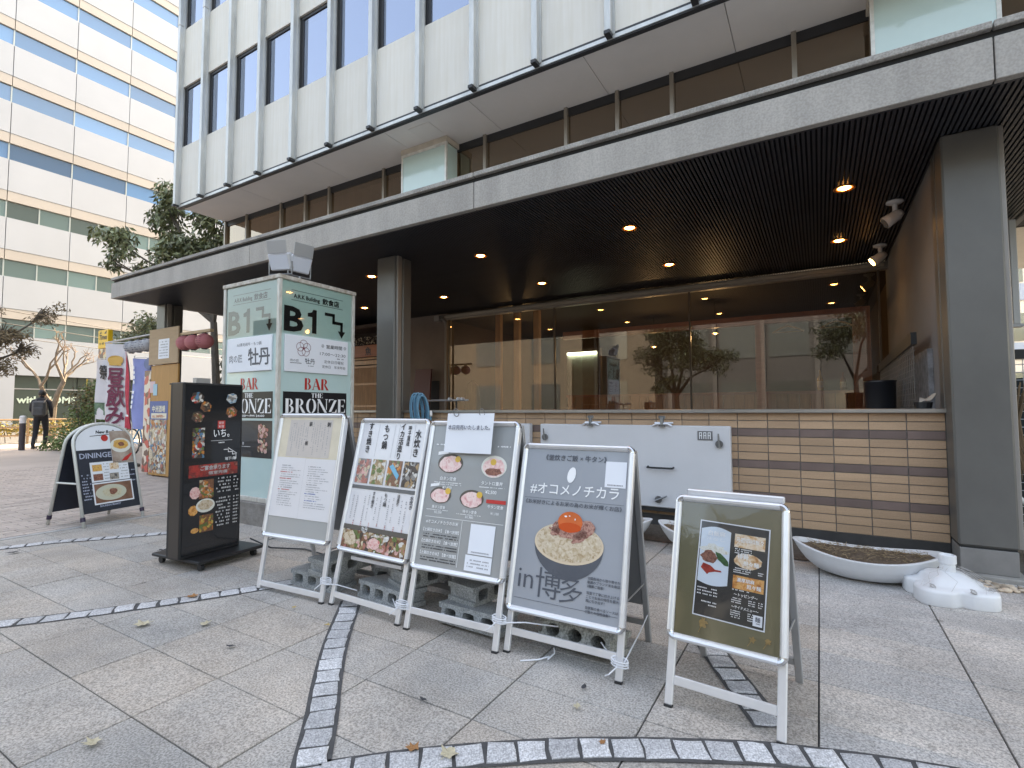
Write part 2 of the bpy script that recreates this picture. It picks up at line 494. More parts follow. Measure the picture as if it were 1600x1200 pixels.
for i in range(-14, 8):
    for j in range(-4, 17):
        xa, ya = 0.514 - 0.55 * 0 + (i - 1) * 0.5455, 0.0135 + j * PY
        x0, x1, y0, y1 = xa, xa + 0.5455 - 0.0065, ya, ya + PY - 0.006
        if x1 < -6.1: continue
        x0 = max(x0, -6.18)
        if y0 > 4.7: continue
        if not in_view((x0 + x1) / 2, (y0 + y1) / 2):
            far.box(x0, x1, y0, y1, -0.03, -0.0005); continue
        w = round(x1 - x0, 3)
        right = x0 > 0.0 - 0.06 or (x0 > -0.7 and y0 > 2.9)
        k = (w, right)
        dz = random.uniform(-0.0011, 0.0011)
        if k not in proto:
            o = MB().bbox(0, w, 0, PY - 0.005, -0.03, 0, 0.0022).build("paving_slab", slab_r if right else slab_l, pav)
            o.location = (x0, y0, dz); proto[k] = o
        else:
            inst(proto[k], pav, (x0, y0, dz), (random.uniform(-.001, .001), random.uniform(-.0008, .0008), 0))
far.build("outer_paving_slabs", slab_l, pav, kind='stuff')

def sett_band(pts, label_n, width=0.098, step=0.105, tail=False):
    # resample the centre line
    P = [Vector((p[0], p[1])) for p in pts]
    # catmull-rom smoothing
    S = []
    for i in range(len(P) - 1):
        p0, p1, p2, p3 = P[max(i - 1, 0)], P[i], P[i + 1], P[min(i + 2, len(P) - 1)]
        for k in range(8):
            t = k / 8
            S.append(0.5 * ((2 * p1) + (p2 - p0) * t + (2 * p0 - 5 * p1 + 4 * p2 - p3) * t * t + (3 * p1 - p0 - 3 * p2 + p3) * t ** 3))
    S.append(P[-1])
    d = [0]
    for a, b in zip(S, S[1:]): d.append(d[-1] + (b - a).length)
    def at(t):
        for i in range(len(d) - 1):
            if d[i + 1] >= t:
                f = (t - d[i]) / max(1e-9, d[i + 1] - d[i]); p = S[i].lerp(S[i + 1], f); tt = (S[i + 1] - S[i]).normalized(); return p, tt
        return S[-1], (S[-1] - S[-2]).normalized()
    n = int(d[-1] / step)
    mb = MB()
    L, Rr = [], []
    for i in range(n * 2 + 1):
        p, t = at(i * step / 2); nn = Vector((-t.y, t.x)); hw = width / 2 + 0.013
        L.append(p + nn * hw); Rr.append(p - nn * hw)
    vs = [(q.x, q.y, 0.0035) for q in L] + [(q.x, q.y, 0.0035) for q in Rr]
    m_ = len(L)
    mb.add(vs, [(i, m_ + i, m_ + i + 1, i + 1) for i in range(m_ - 1)])
    band = mb.build("sett_band", mortar); tag(band, kind='structure')
    for i in range(n):
        p, t = at((i + 0.5) * step)
        a = math.atan2(t.y, t.x) + random.uniform(-.05, .05)
        l, w = step * random.uniform(0.82, 0.92), width * random.uniform(0.93, 1.0)
        j = lambda: random.uniform(-0.0045, 0.0045)
        e = 0.007
        top = 0.0085 + random.uniform(-.002, .002)
        base = [(-l/2 + j(), -w/2 + j()), (0 + j(), -w/2 + j() * .8), (l/2 + j(), -w/2 + j()), (l/2 + j(), 0), (l/2 + j(), w/2 + j()), (j(), w/2 + j() * .8), (-l/2 + j(), w/2 + j()), (-l/2 + j(), 0)]
        vs = [(x, y, 0.0) for x, y in base] + [(x, y, top - 0.003) for x, y in base] + [(x - e * (1 if x > 0.005 else -1 if x < -0.005 else 0), y - e * (1 if y > 0.005 else -1 if y < -0.005 else 0), top) for x, y in base]
        fs = [(k, (k + 1) % 8, 8 + (k + 1) % 8, 8 + k) for k in range(8)] + [(8 + k, 8 + (k + 1) % 8, 16 + (k + 1) % 8, 16 + k) for k in range(8)] + [tuple(range(16, 24))]
        s = MB().add(vs, fs).build("sett", sett_m, band)
        s.location = (p.x, p.y, 0.0); s.rotation_euler = (0, 0, a)
sett_band([(-4.1, 0.55), (-3.76, 0.99), (-3.57, 1.24), (-3.36, 1.56), (-3.11, 2.0), (-2.98, 2.3)], 'A')
sett_band([(-5.98, 1.3), (-5.81, 1.56), (-5.68, 1.84), (-5.47, 2.12), (-5.22, 2.46), (-4.98, 2.8)], 'B')
sett_band([(-2.42, 2.18), (-2.07, 1.775), (-1.815, 1.51), (-1.6, 1.305), (-1.43, 1.13), (-1.28, 0.97)], 'C')
sett_band([(-1.37, 1.105), (-1.16, 1.30), (-0.965, 1.455), (-0.68, 1.655), (-0.31, 1.86), (-0.105, 1.955), (0.25, 2.07), (0.6, 2.14), (1.0, 2.17), (1.5, 2.14), (2.1, 2.04)], 'D')
sett_band([(-0.62, 2.92), (-0.43, 2.54), (-0.255, 2.22), (-0.15, 2.03)], 'E')

# brick paving left of the slabs
brick_p = mat("paver_brick", (0.47, 0.40, 0.355), 0.85, var=0.12, scale=4, speck=0.2, island=0.12)
bp = MB().rect(-24, -6, -6.26, 12, -0.016).build("brick_paving", mat("paver_joint", (0.09, 0.075, 0.07), 0.95)); tag(bp, kind='structure')
mb = MB()
row = 0
x = -6.32
while x > -13.5:
    y = -0.6 + (0.11 if row % 2 else 0)
    while y < 6.6:
        if y > 0.3 and x > -4.3 * y - 1.0:
            z = -0.004 + random.uniform(-.0012, .0012)
            mb.add([(x - 0.095, y, z), (x, y, z), (x, y + 0.212, z), (x - 0.095, y + 0.212, z), (x - 0.096, y - 0.001, -0.014), (x + 0.001, y - 0.001, -0.014), (x + 0.001, y + 0.213, -0.014), (x - 0.096, y + 0.213, -0.014)],
                   [(0, 1, 2, 3), (4, 5, 1, 0), (5, 6, 2, 1), (6, 7, 3, 2), (7, 4, 0, 3)])
        y += 0.22
    x -= 0.11; row += 1
mb.build("paver_bricks", brick_p, bp, kind='stuff')
MB().rect(-24, -6, -13.6, 12, -0.006).build("distant_pavers", mat("distant_paver", (0.42, 0.36, 0.32), 0.9, var=0.12, scale=0.9), bp)
kb = MB().box(-6.26, -6.19, 0.2, 5.2, -0.03, 0.003).build("edge_strip", mat("edge_granite", (0.42, 0.41, 0.40), 0.8, var=0.15, scale=12, speck=0.3)); tag(kb, kind='structure')
# pale street surface and its kerb beyond the plaza
st = MB().rect(-42, -30, -24.2, 60, -0.05).build("road", asphalt); tag(st, kind='structure')
kk = MB()
for i in range(20): kk.box(-24.2, -24.02, -6 + i, -5.01 + i, -0.06, 0.03)
kk = kk.build("kerb", mat("kerb_stone", (0.42, 0.41, 0.39), 0.85, var=0.2, scale=8)); tag(kk, kind='structure')
# soil strip along the tiled wall
so = MB()
n = 60
vs, fs = [], []
for i in range(n + 1):
    for j in range(5):
        vs.append((-4.1 + i * 4.85 / n, 4.47 + j * 0.095 + random.uniform(-.01, .01) - (0.02 if j == 0 else 0), 0.006 + (0.02 * random.random() + 0.012 * j if j else 0)))
for i in range(n):
    for j in range(4): fs.append((i * 5 + j, (i + 1) * 5 + j, (i + 1) * 5 + j + 1, i * 5 + j + 1))
so = so.add(vs, fs).build("soil_strip", mat("wet_soil", (0.075, 0.055, 0.04), 0.95, c2=(0.14, 0.11, 0.085), scale=30, bump=0.8, bscale=70)); tag(so, kind='structure')

# ------------------------------------------------------------------ canopy
conc = mat("fascia_concrete", (0.40, 0.375, 0.345), 0.8, var=0.17, scale=3.2, stretch=(1, 1, 0.22), speck=0.12, sscale=70, bump=0.15, bscale=120, objvar=0.05)
coping_m = mat("coping_concrete", (0.34, 0.32, 0.295), 0.85, var=0.28, scale=5, speck=0.2, sscale=80, bump=0.2, bscale=100)
groove = mat("groove_black", (0.02, 0.02, 0.02), 0.8)
slat_m = mat("black_slat", (0.034, 0.036, 0.042), 0.5, var=0.2, scale=3)
ceil_m = mat("ceiling_black", (0.008, 0.009, 0.011), 0.8)
CX0, CX1, CY0, CY1, CZ = -10.41, 1.85, 3.96, 8.3, 3.06
can = thing("canopy", "long grey concrete canopy with black slatted underside over the restaurant front", "canopy", (-4.3, 6.1, CZ))
jx = [CX0, -10.08, -6.41, -2.795, 0.94, CX1]
for a, b in zip(jx, jx[1:]):
    W(can).bbox(a + 0.004, b - 0.004, CY0, CY0 + 0.06, CZ, 3.32, 0.004).build("fascia_panel", conc, can)
    W(can).bbox(a + 0.004, b - 0.004, CY0 - 0.012, CY0 + 0.12, 3.37, 3.414, 0.004).build("coping_panel", coping_m, can)
W(can).box(CX0 + 0.03, CX1 - 0.03, CY0 + 0.03, CY0 + 0.09, CZ + 0.02, 3.38).build("groove_lining", groove, can)
for s, xx in ((1, CX0), (-1, CX1)):
    W(can).bbox(min(xx, xx + s * 0.06), max(xx, xx + s * 0.06), CY0 + 0.06, CY1, CZ, 3.32, 0.004).build("end_fascia", conc, can)
    W(can).bbox(min(xx - s * .012, xx + s * 0.12), max(xx - s * .012, xx + s * 0.12), CY0 + 0.121, CY1, 3.37, 3.414, 0.004).build("end_coping", coping_m, can)
    W(can).box(min(xx + s * .03, xx + s * 0.09), max(xx + s * .03, xx + s * 0.09), CY0 + 0.1, CY1, CZ + 0.02, 3.38).build("end_groove_lining", groove, can)
W(can).box(CX0 + 0.08, CX1 - 0.08, CY0 + 0.08, CY1, 3.10, 3.40).build("ceiling_board", ceil_m, can)
W(can).box(CX0 + 0.13, CX1 - 0.13, CY0 + 0.125, CY1, 3.401, 3.407).build('roof_sheet', mat('roof_sheet_grey', (0.46, 0.45, 0.43), 0.8, var=0.2, scale=2), can)
W(can).box(CX0 + 0.07, CX1 - 0.07, CY0 + 0.062, CY0 + 0.085, CZ + 0.002, 3.10).build("slat_edge_trim", slat_m, can)
sl = None
restm = W(can)
x = CX1 - 0.10; k = 0
while x > CX0 + 0.1:
    if k < 290:
        if sl is None:
            sl = W(can).box(x - 0.019, x, CY0 + 0.09, CY1, CZ + 0.004, 3.099).build("slat", slat_m, can); bx = x
        else: inst(sl, can, (x - bx, 0, 0))
    else: restm.box(x - 0.019, x, CY0 + 0.09, CY1, CZ + 0.004, 3.099)
    x -= 0.0325; k += 1
restm.build("distant_slats", slat_m, can, kind='stuff')

# recessed downlights
ring_m = mat("copper_reflector", (0.75, 0.28, 0.08), 0.35, 0.7)
lampm = mat("warm_lamp", (1, 0.8, 0.55), 0.4, emis=(1.0, 0.50, 0.17), estr=7.0)
DL = [(0.24, 5.27, "lit downlight near the right grey pillar, closest to the fascia"), (-1.68, 5.25, "lit downlight in the front row above the grey menu boards"),
      (-3.59, 5.24, "lit downlight in the front row just right of the middle pillar"), (0.245, 6.9, "lit downlight in the back row beside the two white spotlights"),
      (-1.665, 6.87, "lit downlight in the back row over the middle of the restaurant window"), (-3.58, 6.88, "lit downlight in the back row over the three wooden posts"),
      (-5.45, 6.85, "lit downlight in the back row above the wall conduit"), (-5.49, 5.24, "lit downlight in the front row just left of the middle pillar"),
      (-7.3, 6.8, "lit downlight in the back row right of the sign box top")]
for x, y, lab in DL:
    t = thing("downlight", lab, "downlight", (x, y, CZ), 0, "downlights recessed in the slatted canopy")
    MB().lathe([(0.082, 0.003), (0.085, -0.006), (0.078, -0.010), (0.05, 0.0), (0.05, 0.003)], seg=28).build("trim_ring", ring_m, t, smooth=True)
    MB().lathe([(0.0495, 0.0), (0.034, -0.008), (0.0, -0.011)], seg=24).build("bulb", lampm, t, smooth=True)
    ld = bpy.data.lights.new("downlight_lamp", 'SPOT'); ld.energy = 1.6; ld.color = (1, 0.6, 0.28); ld.spot_size = R(110); ld.spot_blend = 0.9; ld.shadow_soft_size = 0.04
    lo = bpy.data.objects.new("downlight_lamp", ld); col.objects.link(lo); lo.parent = t; lo.location = (0, 0, -0.03)
spot_m = mat("white_fitting", (0.68, 0.68, 0.68), 0.4, var=0.05)
for (x, y, lab, lit) in [(0.654, 5.85, "white ceiling spotlight nearest the right pillar, unlit side towards the plaza", False), (0.664, 7.335, "white ceiling spotlight above the window corner, lamp glowing", True)]:
    t = thing("spotlight", lab, "spotlight", (x, y, CZ))
    MB().lathe([(0.0, 0.0), (0.07, 0.0), (0.07, -0.015), (0.04, -0.03), (0.0, -0.032)], seg=20).build("ceiling_plate", spot_m, t, smooth=True)
    MB().tube([(0, 0, -0.03), (0, 0, -0.11)], 0.022, 10).build("stem", spot_m, t)
    d = Vector((-0.75, -0.1, -0.5)).normalized(); c = Vector((0, 0, -0.14))
    MB().tube([c - d * 0.06, c - d * 0.02, c + d * 0.05, c + d * 0.10], [0.03, 0.05, 0.055, 0.06], 16).build("head", spot_m, t, smooth=True)
    MB().tube([c + d * 0.101, c + d * 0.104], 0.048, 16).build("lamp_face", lampm if lit else mat("dark_lens", (0.1, 0.1, 0.1), 0.2), t)

# ------------------------------------------------------------------ pillars
pil_m = mat("pillar_panel", (0.140, 0.137, 0.129), 0.42, 0.25, var=0.14, scale=1.6, stretch=(1, 1, 0.7))
pil_d = mat("pillar_plinth", (0.22, 0.21, 0.20), 0.6, var=0.15, scale=5)
def pillar(x0, x1, y0, y1, lab):
    t = thing("pillar", lab, "pillar", ((x0 + x1) / 2, (y0 + y1) / 2, 0), 0, "grey clad pillars holding the canopy")
    W(t).bbox(x0, x1, y0, y1 - 0.16, 0.205, CZ + 0.002, 0.012).build("cladding_panel", pil_m, t)
    W(t).bbox(x0, x1, y1 - 0.155, y1, 0.205, CZ + 0.002, 0.012).build("rear_cladding_panel", pil_m, t)
    W(t).bbox(x1 - 0.004, x1 + 0.028, y0 + 0.03, y0 + 0.10, 0.205, CZ, 0.004).build("edge_trim", mat("pillar_edge", (0.3, 0.28, 0.26), 0.45, 0.3), t)
    W(t).box(x0 + 0.012, x1 - 0.012, y0 + 0.012, y1 - 0.012, 0.02, 0.21).build("core", groove, t)
    W(t).bbox(x0 + 0.006, x1 - 0.006, y0 + 0.004, y1 - 0.004, 0.03, 0.192, 0.004).build("plinth", pil_d, t)
    W(t).bbox(x0 - 0.05, x1 + 0.04, y0 - 0.06, y1 + 0.04, -0.02, 0.03, 0.006).build("kerb_block", mat("kerb_concrete", (0.30, 0.285, 0.26), 0.9, var=0.25, scale=9, bump=0.3), t)
pillar(0.785, 1.095, 4.6, 5.0, "wide grey pillar at the right beside the umbrella base")
pillar(-4.79, -4.485, 4.66, 4.97, "grey pillar in the middle with the blue hose beside it")
pillar(-10.37, -10.07, 4.66, 4.97, "far grey pillar behind the cardboard notice stand")

# ------------------------------------------------------------------ low tiled wall
tan = mat("tan_tile", (0.46, 0.30, 0.19), 0.55, var=0.12, scale=2.5, stretch=(0.6, 1, 5), objvar=0.11, speck=0.08, sscale=120)
brown = mat("brown_tile", (0.185, 0.128, 0.112), 0.5, var=0.18, scale=3, objvar=0.12)
wl_t = thing("tiled_wall", "low wall of tan and brown tiles with a metal coping behind the menu boards", "wall", (-3.4, 4.95, 0))
W(wl_t).box(-8.6, 0.785, 4.86, 5.1, -0.02, 1.10).build("wall_core", mat("tile_joint", (0.24, 0.225, 0.21), 0.9), wl_t)
W(wl_t).box(-8.6, 0.784, 4.852, 4.86, -0.02, 0.155).build("skirting", mat("skirting_black", (0.045, 0.043, 0.042), 0.7, var=0.3), wl_t)
W(wl_t).bbox(-8.6, 0.80, 4.80, 5.12, 1.10, 1.132, 0.004).build("coping", mat("steel_coping", (0.45, 0.44, 0.42), 0.35, 0.8, var=0.12, scale=4), wl_t)
protoT = {}
hidden = {}
cnt = 0
for r_ in range(14):
    is_b = r_ in (2, 6, 10)
    z1 = 1.098 - r_ * 0.0673; z0 = z1 - 0.0605
    for k in range(-34, 6):
        x0 = -0.614 + k * 0.235; x1 = x0 + 0.2285
        if x1 > 0.80: continue
        if x1 > 0.784: x1 = 0.784
        wv = x1 - x0
        # tiles hidden behind the white panels, menu boards and sign box are joined
        hid = (-2.5 < x0 and x1 < -0.68 and 0.3 < z0 and z1 < 0.95) or (x1 < -2.7 and z1 < 0.93) or x1 < -5.2
        if hid:
            hidden.setdefault(is_b, W(wl_t)).box(x0, x1, 4.85, 4.861, z0, z1); continue
        key = (is_b, round(wv, 3))
        if key not in protoT:
            o = MB().bbox(0, wv, 0, 0.011, 0, 0.0605, 0.0015).build("tile", brown if is_b else tan, wl_t); protoT[key] = o
        else: o = inst(protoT[key], wl_t, (0, 0, 0))
        o.location = Vector((x0, 4.85 + random.uniform(-.0006, .0006), z0)) - wl_t.location
        cnt += 1
for kx, m_ in hidden.items(): m_.build("hidden_tiles", brown if kx else tan, wl_t, kind='stuff')

# ------------------------------------------------------------------ office block above
panel_m = streaked("facade_panel", (0.64, 0.605, 0.54), (0.76, 0.75, 0.73), 0.5, 0.45)
mull_m = mat("mullion_metal", (0.54, 0.545, 0.53), 0.4, 0.4, var=0.2, scale=5, stretch=(1, 1, 0.3))
dark_fr = mat("dark_frame", (0.035, 0.035, 0.038), 0.45, 0.2)
pane_u = glass("office_glass", (0.50, 0.60, 0.72), 1.2, 0.33, (0.74, 0.82, 0.98))
blind_m = mat("pale_blind", (0.26, 0.30, 0.42), 0.8)
FY, FZ = 4.81, 4.89
ob = thing("office_building", "pale grey panelled office block with vertical fins rising above the canopy", "building", (-2, 11, 0))
rows = [(4.93, 5.99, 's'), (5.99, 7.13, 'w'), (7.13, 8.25, 's'), (8.25, 9.39, 'w'), (9.39, 10.51, 's')]
mx_ = [-10.02 + 0.831 * k for k in range(16)]
pp = {}
for a, b in zip(mx_, mx_[1:]):
    for z0, z1, ty in rows:
        if a > 1.5 and z0 > 6: continue
        if ty == 's':
            key = (z0,)
            if key not in pp:
                o = MB().bbox(0.012, 0.819, 0, 0.05, 0, z1 - z0, 0.004).build("spandrel_panel", panel_m, ob); pp[key] = o
            else: o = inst(pp[key], ob, (0, 0, 0))
            o.location = Vector((a, FY, z0)) - ob.location
        else:
            f = W(ob)
            f.box(a + 0.04, a + 0.075, FY + 0.03, FY + 0.09, z0, z1).box(b - 0.06, b - 0.04, FY + 0.03, FY + 0.09, z0, z1).box(a + 0.075, b - 0.06, FY + 0.03, FY + 0.09, z1 - 0.05, z1).box(a + 0.075, b - 0.06, FY + 0.03, FY + 0.09, z0, z0 + 0.02)
            f.box(a + 0.075, a + 0.12, FY + 0.035, FY + 0.075, z0 + 0.02, z1 - 0.05)
            fo = f.build("window", dark_fr, ob)
            F = W(ob)
            F.rect(0, 0, b - a - 0.18, z1 - z0 - 0.07, 0) if False else None
            q = MB(ob.matrix_world.inverted()).add([(a + 0.075, FY + 0.045, z0 + 0.02), (b - 0.06, FY + 0.045, z0 + 0.02), (b - 0.06, FY + 0.045, z1 - 0.05), (a + 0.075, FY + 0.045, z1 - 0.05)], [(0, 1, 2, 3)]).build("pane", pane_u, fo)
            MB(ob.matrix_world.inverted()).add([(a + 0.02, FY + 0.10, z0), (b - 0.02, FY + 0.10, z0), (b - 0.02, FY + 0.10, z1), (a + 0.02, FY + 0.10, z1)], [(0, 1, 2, 3)]).build("blind", blind_m, fo)
for i, a in enumerate(mx_):
    o = None
    key = 'mull'
    if key not in pp:
        mm = MB().bbox(-0.035, 0.035, -0.09, 0.10, 4.90, 8.29, 0.006).bbox(-0.035, 0.035, -0.09, 0.10, 8.296, 10.5, 0.006).box(-0.02, 0.055, -0.02, 0.0, 4.90, 10.5)
        pp[key] = mm.build("fin", mull_m, ob); o = pp[key]
        br = MB().box(-0.03, 0.03, -0.11, -0.005, 4.865, 4.90).build("fin_foot", dark_fr, o)
    else:
        o = inst(pp[key], ob, (0, 0, 0)); b2 = inst(br, o, (0, 0, 0))
    o.location = Vector((a, FY, 0)) - ob.location
W(ob).box(-10.06, 2.45, FY - 0.012, FY + 0.08, FZ - 0.03, 4.90).build("sill_trim", mull_m, ob)
W(ob).box(-10.06, 2.45, FY - 0.004, FY + 0.075, 4.90, 4.93).build("shadow_gap", dark_fr, ob)
W(ob).box(-10.055, 2.45, FY, FY + 0.06, FZ - 0.045, FZ - 0.03).build("drip_edge", dark_fr, ob)
soff = mat("soffit_board", (0.70, 0.635, 0.585), 0.75, var=0.05, scale=1.2, objvar=0.03)
sx = [-10.04, -8.3, -6.45, -4.95, -3.55, -2.05, -0.65, 0.9, 2.4]
for a, b in zip(sx, sx[1:]):
    W(ob).bbox(a + 0.003, b - 0.003, FY + 0.062, 5.72, FZ - 0.012, FZ + 0.02, 0.003).build("soffit_panel", soff, ob)
W(ob).box(-4.62, -4.26, 5.02, 5.34, FZ - 0.017, FZ - 0.0125).build("access_hatch", soff, ob)
# hidden bulk of the block (rooms dark behind the glass, mass above casts the shade; unseen left rear wing added to shade the plaza)
W(ob).box(-10.0, 14.0, 5.9, 19.0, 4.95, 30.0).box(-10.0, 14.0, FY + 0.25, 5.9, 10.6, 30.0).box(-22.0, -10.06, 15.0, 32.0, 0.0, 30.0).build("storeys_and_shade_wing", mat("upper_wall", (0.5, 0.49, 0.46), 0.7, var=0.05), ob)
W(ob).box(-10.05, -9.98, FY + 0.06, 19.0, 4.9, 10.6).build("end_wall", panel_m, ob)
# first-floor window band
bronze = mat("bronze_frame", (0.30, 0.265, 0.225), 0.4, 0.5)
pane_b = glass("bronze_glass", (0.42, 0.33, 0.25), 1.3, 0.26, (0.90, 0.72, 0.56))
curtain = mat("brown_curtain", (0.50, 0.36, 0.27), 0.9, var=0.2, scale=8, stretch=(6, 1, 0.2))
WY = 5.70
bars = [-10.0, -9.29, -8.24, -7.565, -6.954, -5.70, -5.02, -4.34, -3.81, -2.60, -1.94, -1.31, -0.118, 0.52, 1.3, 1.95, 2.4]
for i, (a, b) in enumerate(zip(bars, bars[1:])):
    f = W(ob)
    f.box(a - 0.022, a + 0.022, WY - 0.05, WY + 0.03, 3.41, FZ - 0.012).box(a + 0.022, b - 0.022, WY - 0.02, WY + 0.03, 3.41, 3.46)
    fo = f.build("first_floor_window", bronze, ob)
    W(ob).box(a + 0.022, b - 0.022, WY - 0.015, WY + 0.03, FZ - 0.115, FZ - 0.012).build("head_frame_shade", dark_fr, fo)  # head kept deep and dark in place of shadow and reflection on pane tops
    W(ob).add([(a + 0.022, WY, 3.46), (b - 0.022, WY, 3.46), (b - 0.022, WY, FZ - 0.115), (a + 0.022, WY, FZ - 0.115)], [(0, 1, 2, 3)]).build("pane", pane_b, fo)
    if b < -5.0:
        vs, fs = [], []
        n = int((b - a) / 0.022)
        for k in range(n + 1):
            yy = WY + 0.14 + (0.022 if k % 2 else -0.022)
            xx = a + (b - a) * k / n
            vs += [(xx, yy, 3.42), (xx, yy, FZ - 0.12)]
        for k in range(n): fs.append((2 * k, 2 * k + 2, 2 * k + 3, 2 * k + 1))
        W(ob).add(vs, fs).build("curtain", curtain, fo)
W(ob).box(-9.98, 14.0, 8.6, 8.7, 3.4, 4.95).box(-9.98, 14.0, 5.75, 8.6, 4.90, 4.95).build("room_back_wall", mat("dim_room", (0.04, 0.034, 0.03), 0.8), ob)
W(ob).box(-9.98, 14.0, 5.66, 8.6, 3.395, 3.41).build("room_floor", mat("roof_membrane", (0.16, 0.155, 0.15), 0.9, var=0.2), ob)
# glass-clad column casings
gl_p = mat("frosted_mint_glass", (0.52, 0.66, 0.63), 0.12, var=0.05, scale=1.5, coat=0.7)
cas = mat("casing_cream", (0.55, 0.49, 0.41), 0.6, var=0.12, scale=7)
alu_w = mat("white_aluminium", (0.66, 0.65, 0.61), 0.45, 0.2, var=0.15, scale=14)
for x0, x1 in ((-5.087, -4.266), (0.481, 1.339)):
    W(ob).box(x0 + 0.03, x1 - 0.03, 5.43, 5.69, 3.40, FZ - 0.012).build("column_casing", cas, ob)
    W(ob).bbox(x0 - 0.005, x1 + 0.005, 5.395, 5.69, 4.80, FZ - 0.013, 0.004).build("casing_head", cas, ob)
    f = W(ob)
    for xx in (x0, x1 - 0.03): f.box(xx, xx + 0.03, 5.40, 5.43, 3.40, 4.80)
    f.box(x0 + 0.03, x1 - 0.03, 5.40, 5.43, 4.76, 4.80)
    fr = f.build("casing_frame", alu_w, ob)
    W(ob).box(x0 + 0.03, x1 - 0.03, 5.408, 5.424, 3.40, 4.76).build("glass_panel", gl_p, fr)
    W(ob).box(x1 - 0.028, x1 - 0.012, 5.435, 5.66, 3.40, 4.79).build("side_glass_panel", gl_p, fr)
# ------------------------------------------------------------------ restaurant front under the canopy
plaster = mat("brown_plaster", (0.20, 0.165, 0.145), 0.85, var=0.12, scale=1.6)
plaster_g = mat("grey_plaster", (0.205, 0.205, 0.212), 0.85, var=0.08, scale=1.2)
timber = mat("honey_timber", (0.60, 0.36, 0.20), 0.5, var=0.18, scale=5, stretch=(9, 9, 0.6))
timber_d = mat("red_timber", (0.42, 0.18, 0.11), 0.5, var=0.2, scale=6, stretch=(1, 9, 9))
darkwood = mat("dark_timber", (0.06, 0.035, 0.025), 0.5, var=0.2, scale=5)
GY = 8.1
wb = MB().box(-7.75, -6.36, GY, GY + 0.15, 0, 3.1).build("left_plaster_wall", plaster); tag(wb, kind='structure')
wd = MB().box(-7.2, -6.55, GY - 0.01, GY - 0.001, 0, 1.72).build("wall_dark_patch", mat("dark_wall_patch", (0.035, 0.033, 0.035), 0.6)); tag(wd, kind='structure')  # darker patch low on the plaster wall
wr = MB().box(0.80, 0.92, 5.002, 8.3, 0, 3.06).build("side_wall", plaster_g); tag(wr, kind='structure')
wf = MB().rect(-10.4, 5.1, 1.0, 12.1, 0.004).build("terrace_floor", mat("terrace_floor", (0.2, 0.19, 0.18), 0.7, var=0.2)); tag(wf, kind='structure')
# dining room shell
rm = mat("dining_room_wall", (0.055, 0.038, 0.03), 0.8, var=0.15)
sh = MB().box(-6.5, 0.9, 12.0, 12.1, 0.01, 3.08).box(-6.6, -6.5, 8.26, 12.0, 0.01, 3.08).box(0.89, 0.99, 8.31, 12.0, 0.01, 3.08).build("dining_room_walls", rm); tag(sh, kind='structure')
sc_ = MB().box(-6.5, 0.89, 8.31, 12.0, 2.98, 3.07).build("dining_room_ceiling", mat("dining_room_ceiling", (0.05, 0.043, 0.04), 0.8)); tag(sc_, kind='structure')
# glazing
sf = thing("shop_window", "wide three-pane restaurant window under the dark slatted ceiling", "window", (-2.85, GY, 0))
pane_r = glass("restaurant_glass", (0.72, 0.73, 0.73), 1.2, 0.12)
fr_m = mat("window_header", (0.30, 0.285, 0.26), 0.5, 0.3, var=0.1)
bx = [-6.30, -3.968, -1.669, 0.70]
W(sf).box(-6.36, 0.80, GY - 0.05, GY + 0.05, 2.93, 3.03).build("header_rail", fr_m, sf)
W(sf).box(-6.36, 0.76, GY - 0.09, GY - 0.05, 2.965, 3.0).build("blind_cassette", mat("cassette_cream", (0.42, 0.39, 0.34), 0.5), sf)
for a, b in zip(bx, bx[1:]):
    po = W(sf).add([(a + 0.012, GY, 0.12), (b - 0.012, GY, 0.12), (b - 0.012, GY, 2.93), (a + 0.012, GY, 2.93)], [(0, 1, 2, 3)]).build("glass_pane", pane_r, sf)
for b in bx:
    W(sf).box(b - 0.012, b + 0.012, GY - 0.02, GY + 0.02, 0.12, 2.93).build("mullion", mat("slim_frame", (0.11, 0.10, 0.09), 0.4, 0.4), sf)
W(sf).box(-6.36, 0.76, GY - 0.04, GY + 0.04, 0.02, 0.12).build("bottom_rail", fr_m, sf)
cd = MB().tube([(-6.30, 7.98, 0.05), (-6.30, 7.98, 2.75), (-6.31, 7.98, 2.85), (-6.36, 7.98, 2.92), (-6.44, 7.98, 2.95)], 0.022, 10).box(-6.56, -6.44, 7.93, 8.05, 2.90, 3.01).build("conduit", mat("grey_conduit", (0.25, 0.245, 0.235), 0.5), None, smooth=False)
tag(cd, "grey electrical conduit with junction box running up the wall beside the window", "conduit")
tf = thing("timber_screen", "red-brown timber lintel and posts just inside the restaurant window", "timber frame", (-1.7, 8.45, 0))
W(tf).box(-3.95, 0.62, 8.40, 8.50, 2.40, 2.53).build("lintel", timber_d, tf)
for a, b in ((-0.80, -0.68), (0.42, 0.62)): W(tf).box(a, b, 8.41, 8.49, 0.01, 2.399).build("post", timber_d, tf)
for xx, lab in ((-5.30, "left of the three pale timber posts inside the window"), (-4.885, "middle one of the three pale timber posts inside the window"), (-4.46, "right of the three pale timber posts inside the window")):
    o = MB().bbox(xx - 0.055, xx + 0.055, 8.32, 8.42, 0.01, 2.979, 0.004).build("timber_post", timber); tag(o, lab, "post", "timber posts inside the window")
pt = thing("booth_partition", "low wooden booth partition of upright boards inside the window", "partition", (-1.7, 8.75, 0))
bp0 = None
k = 0
x = -4.0
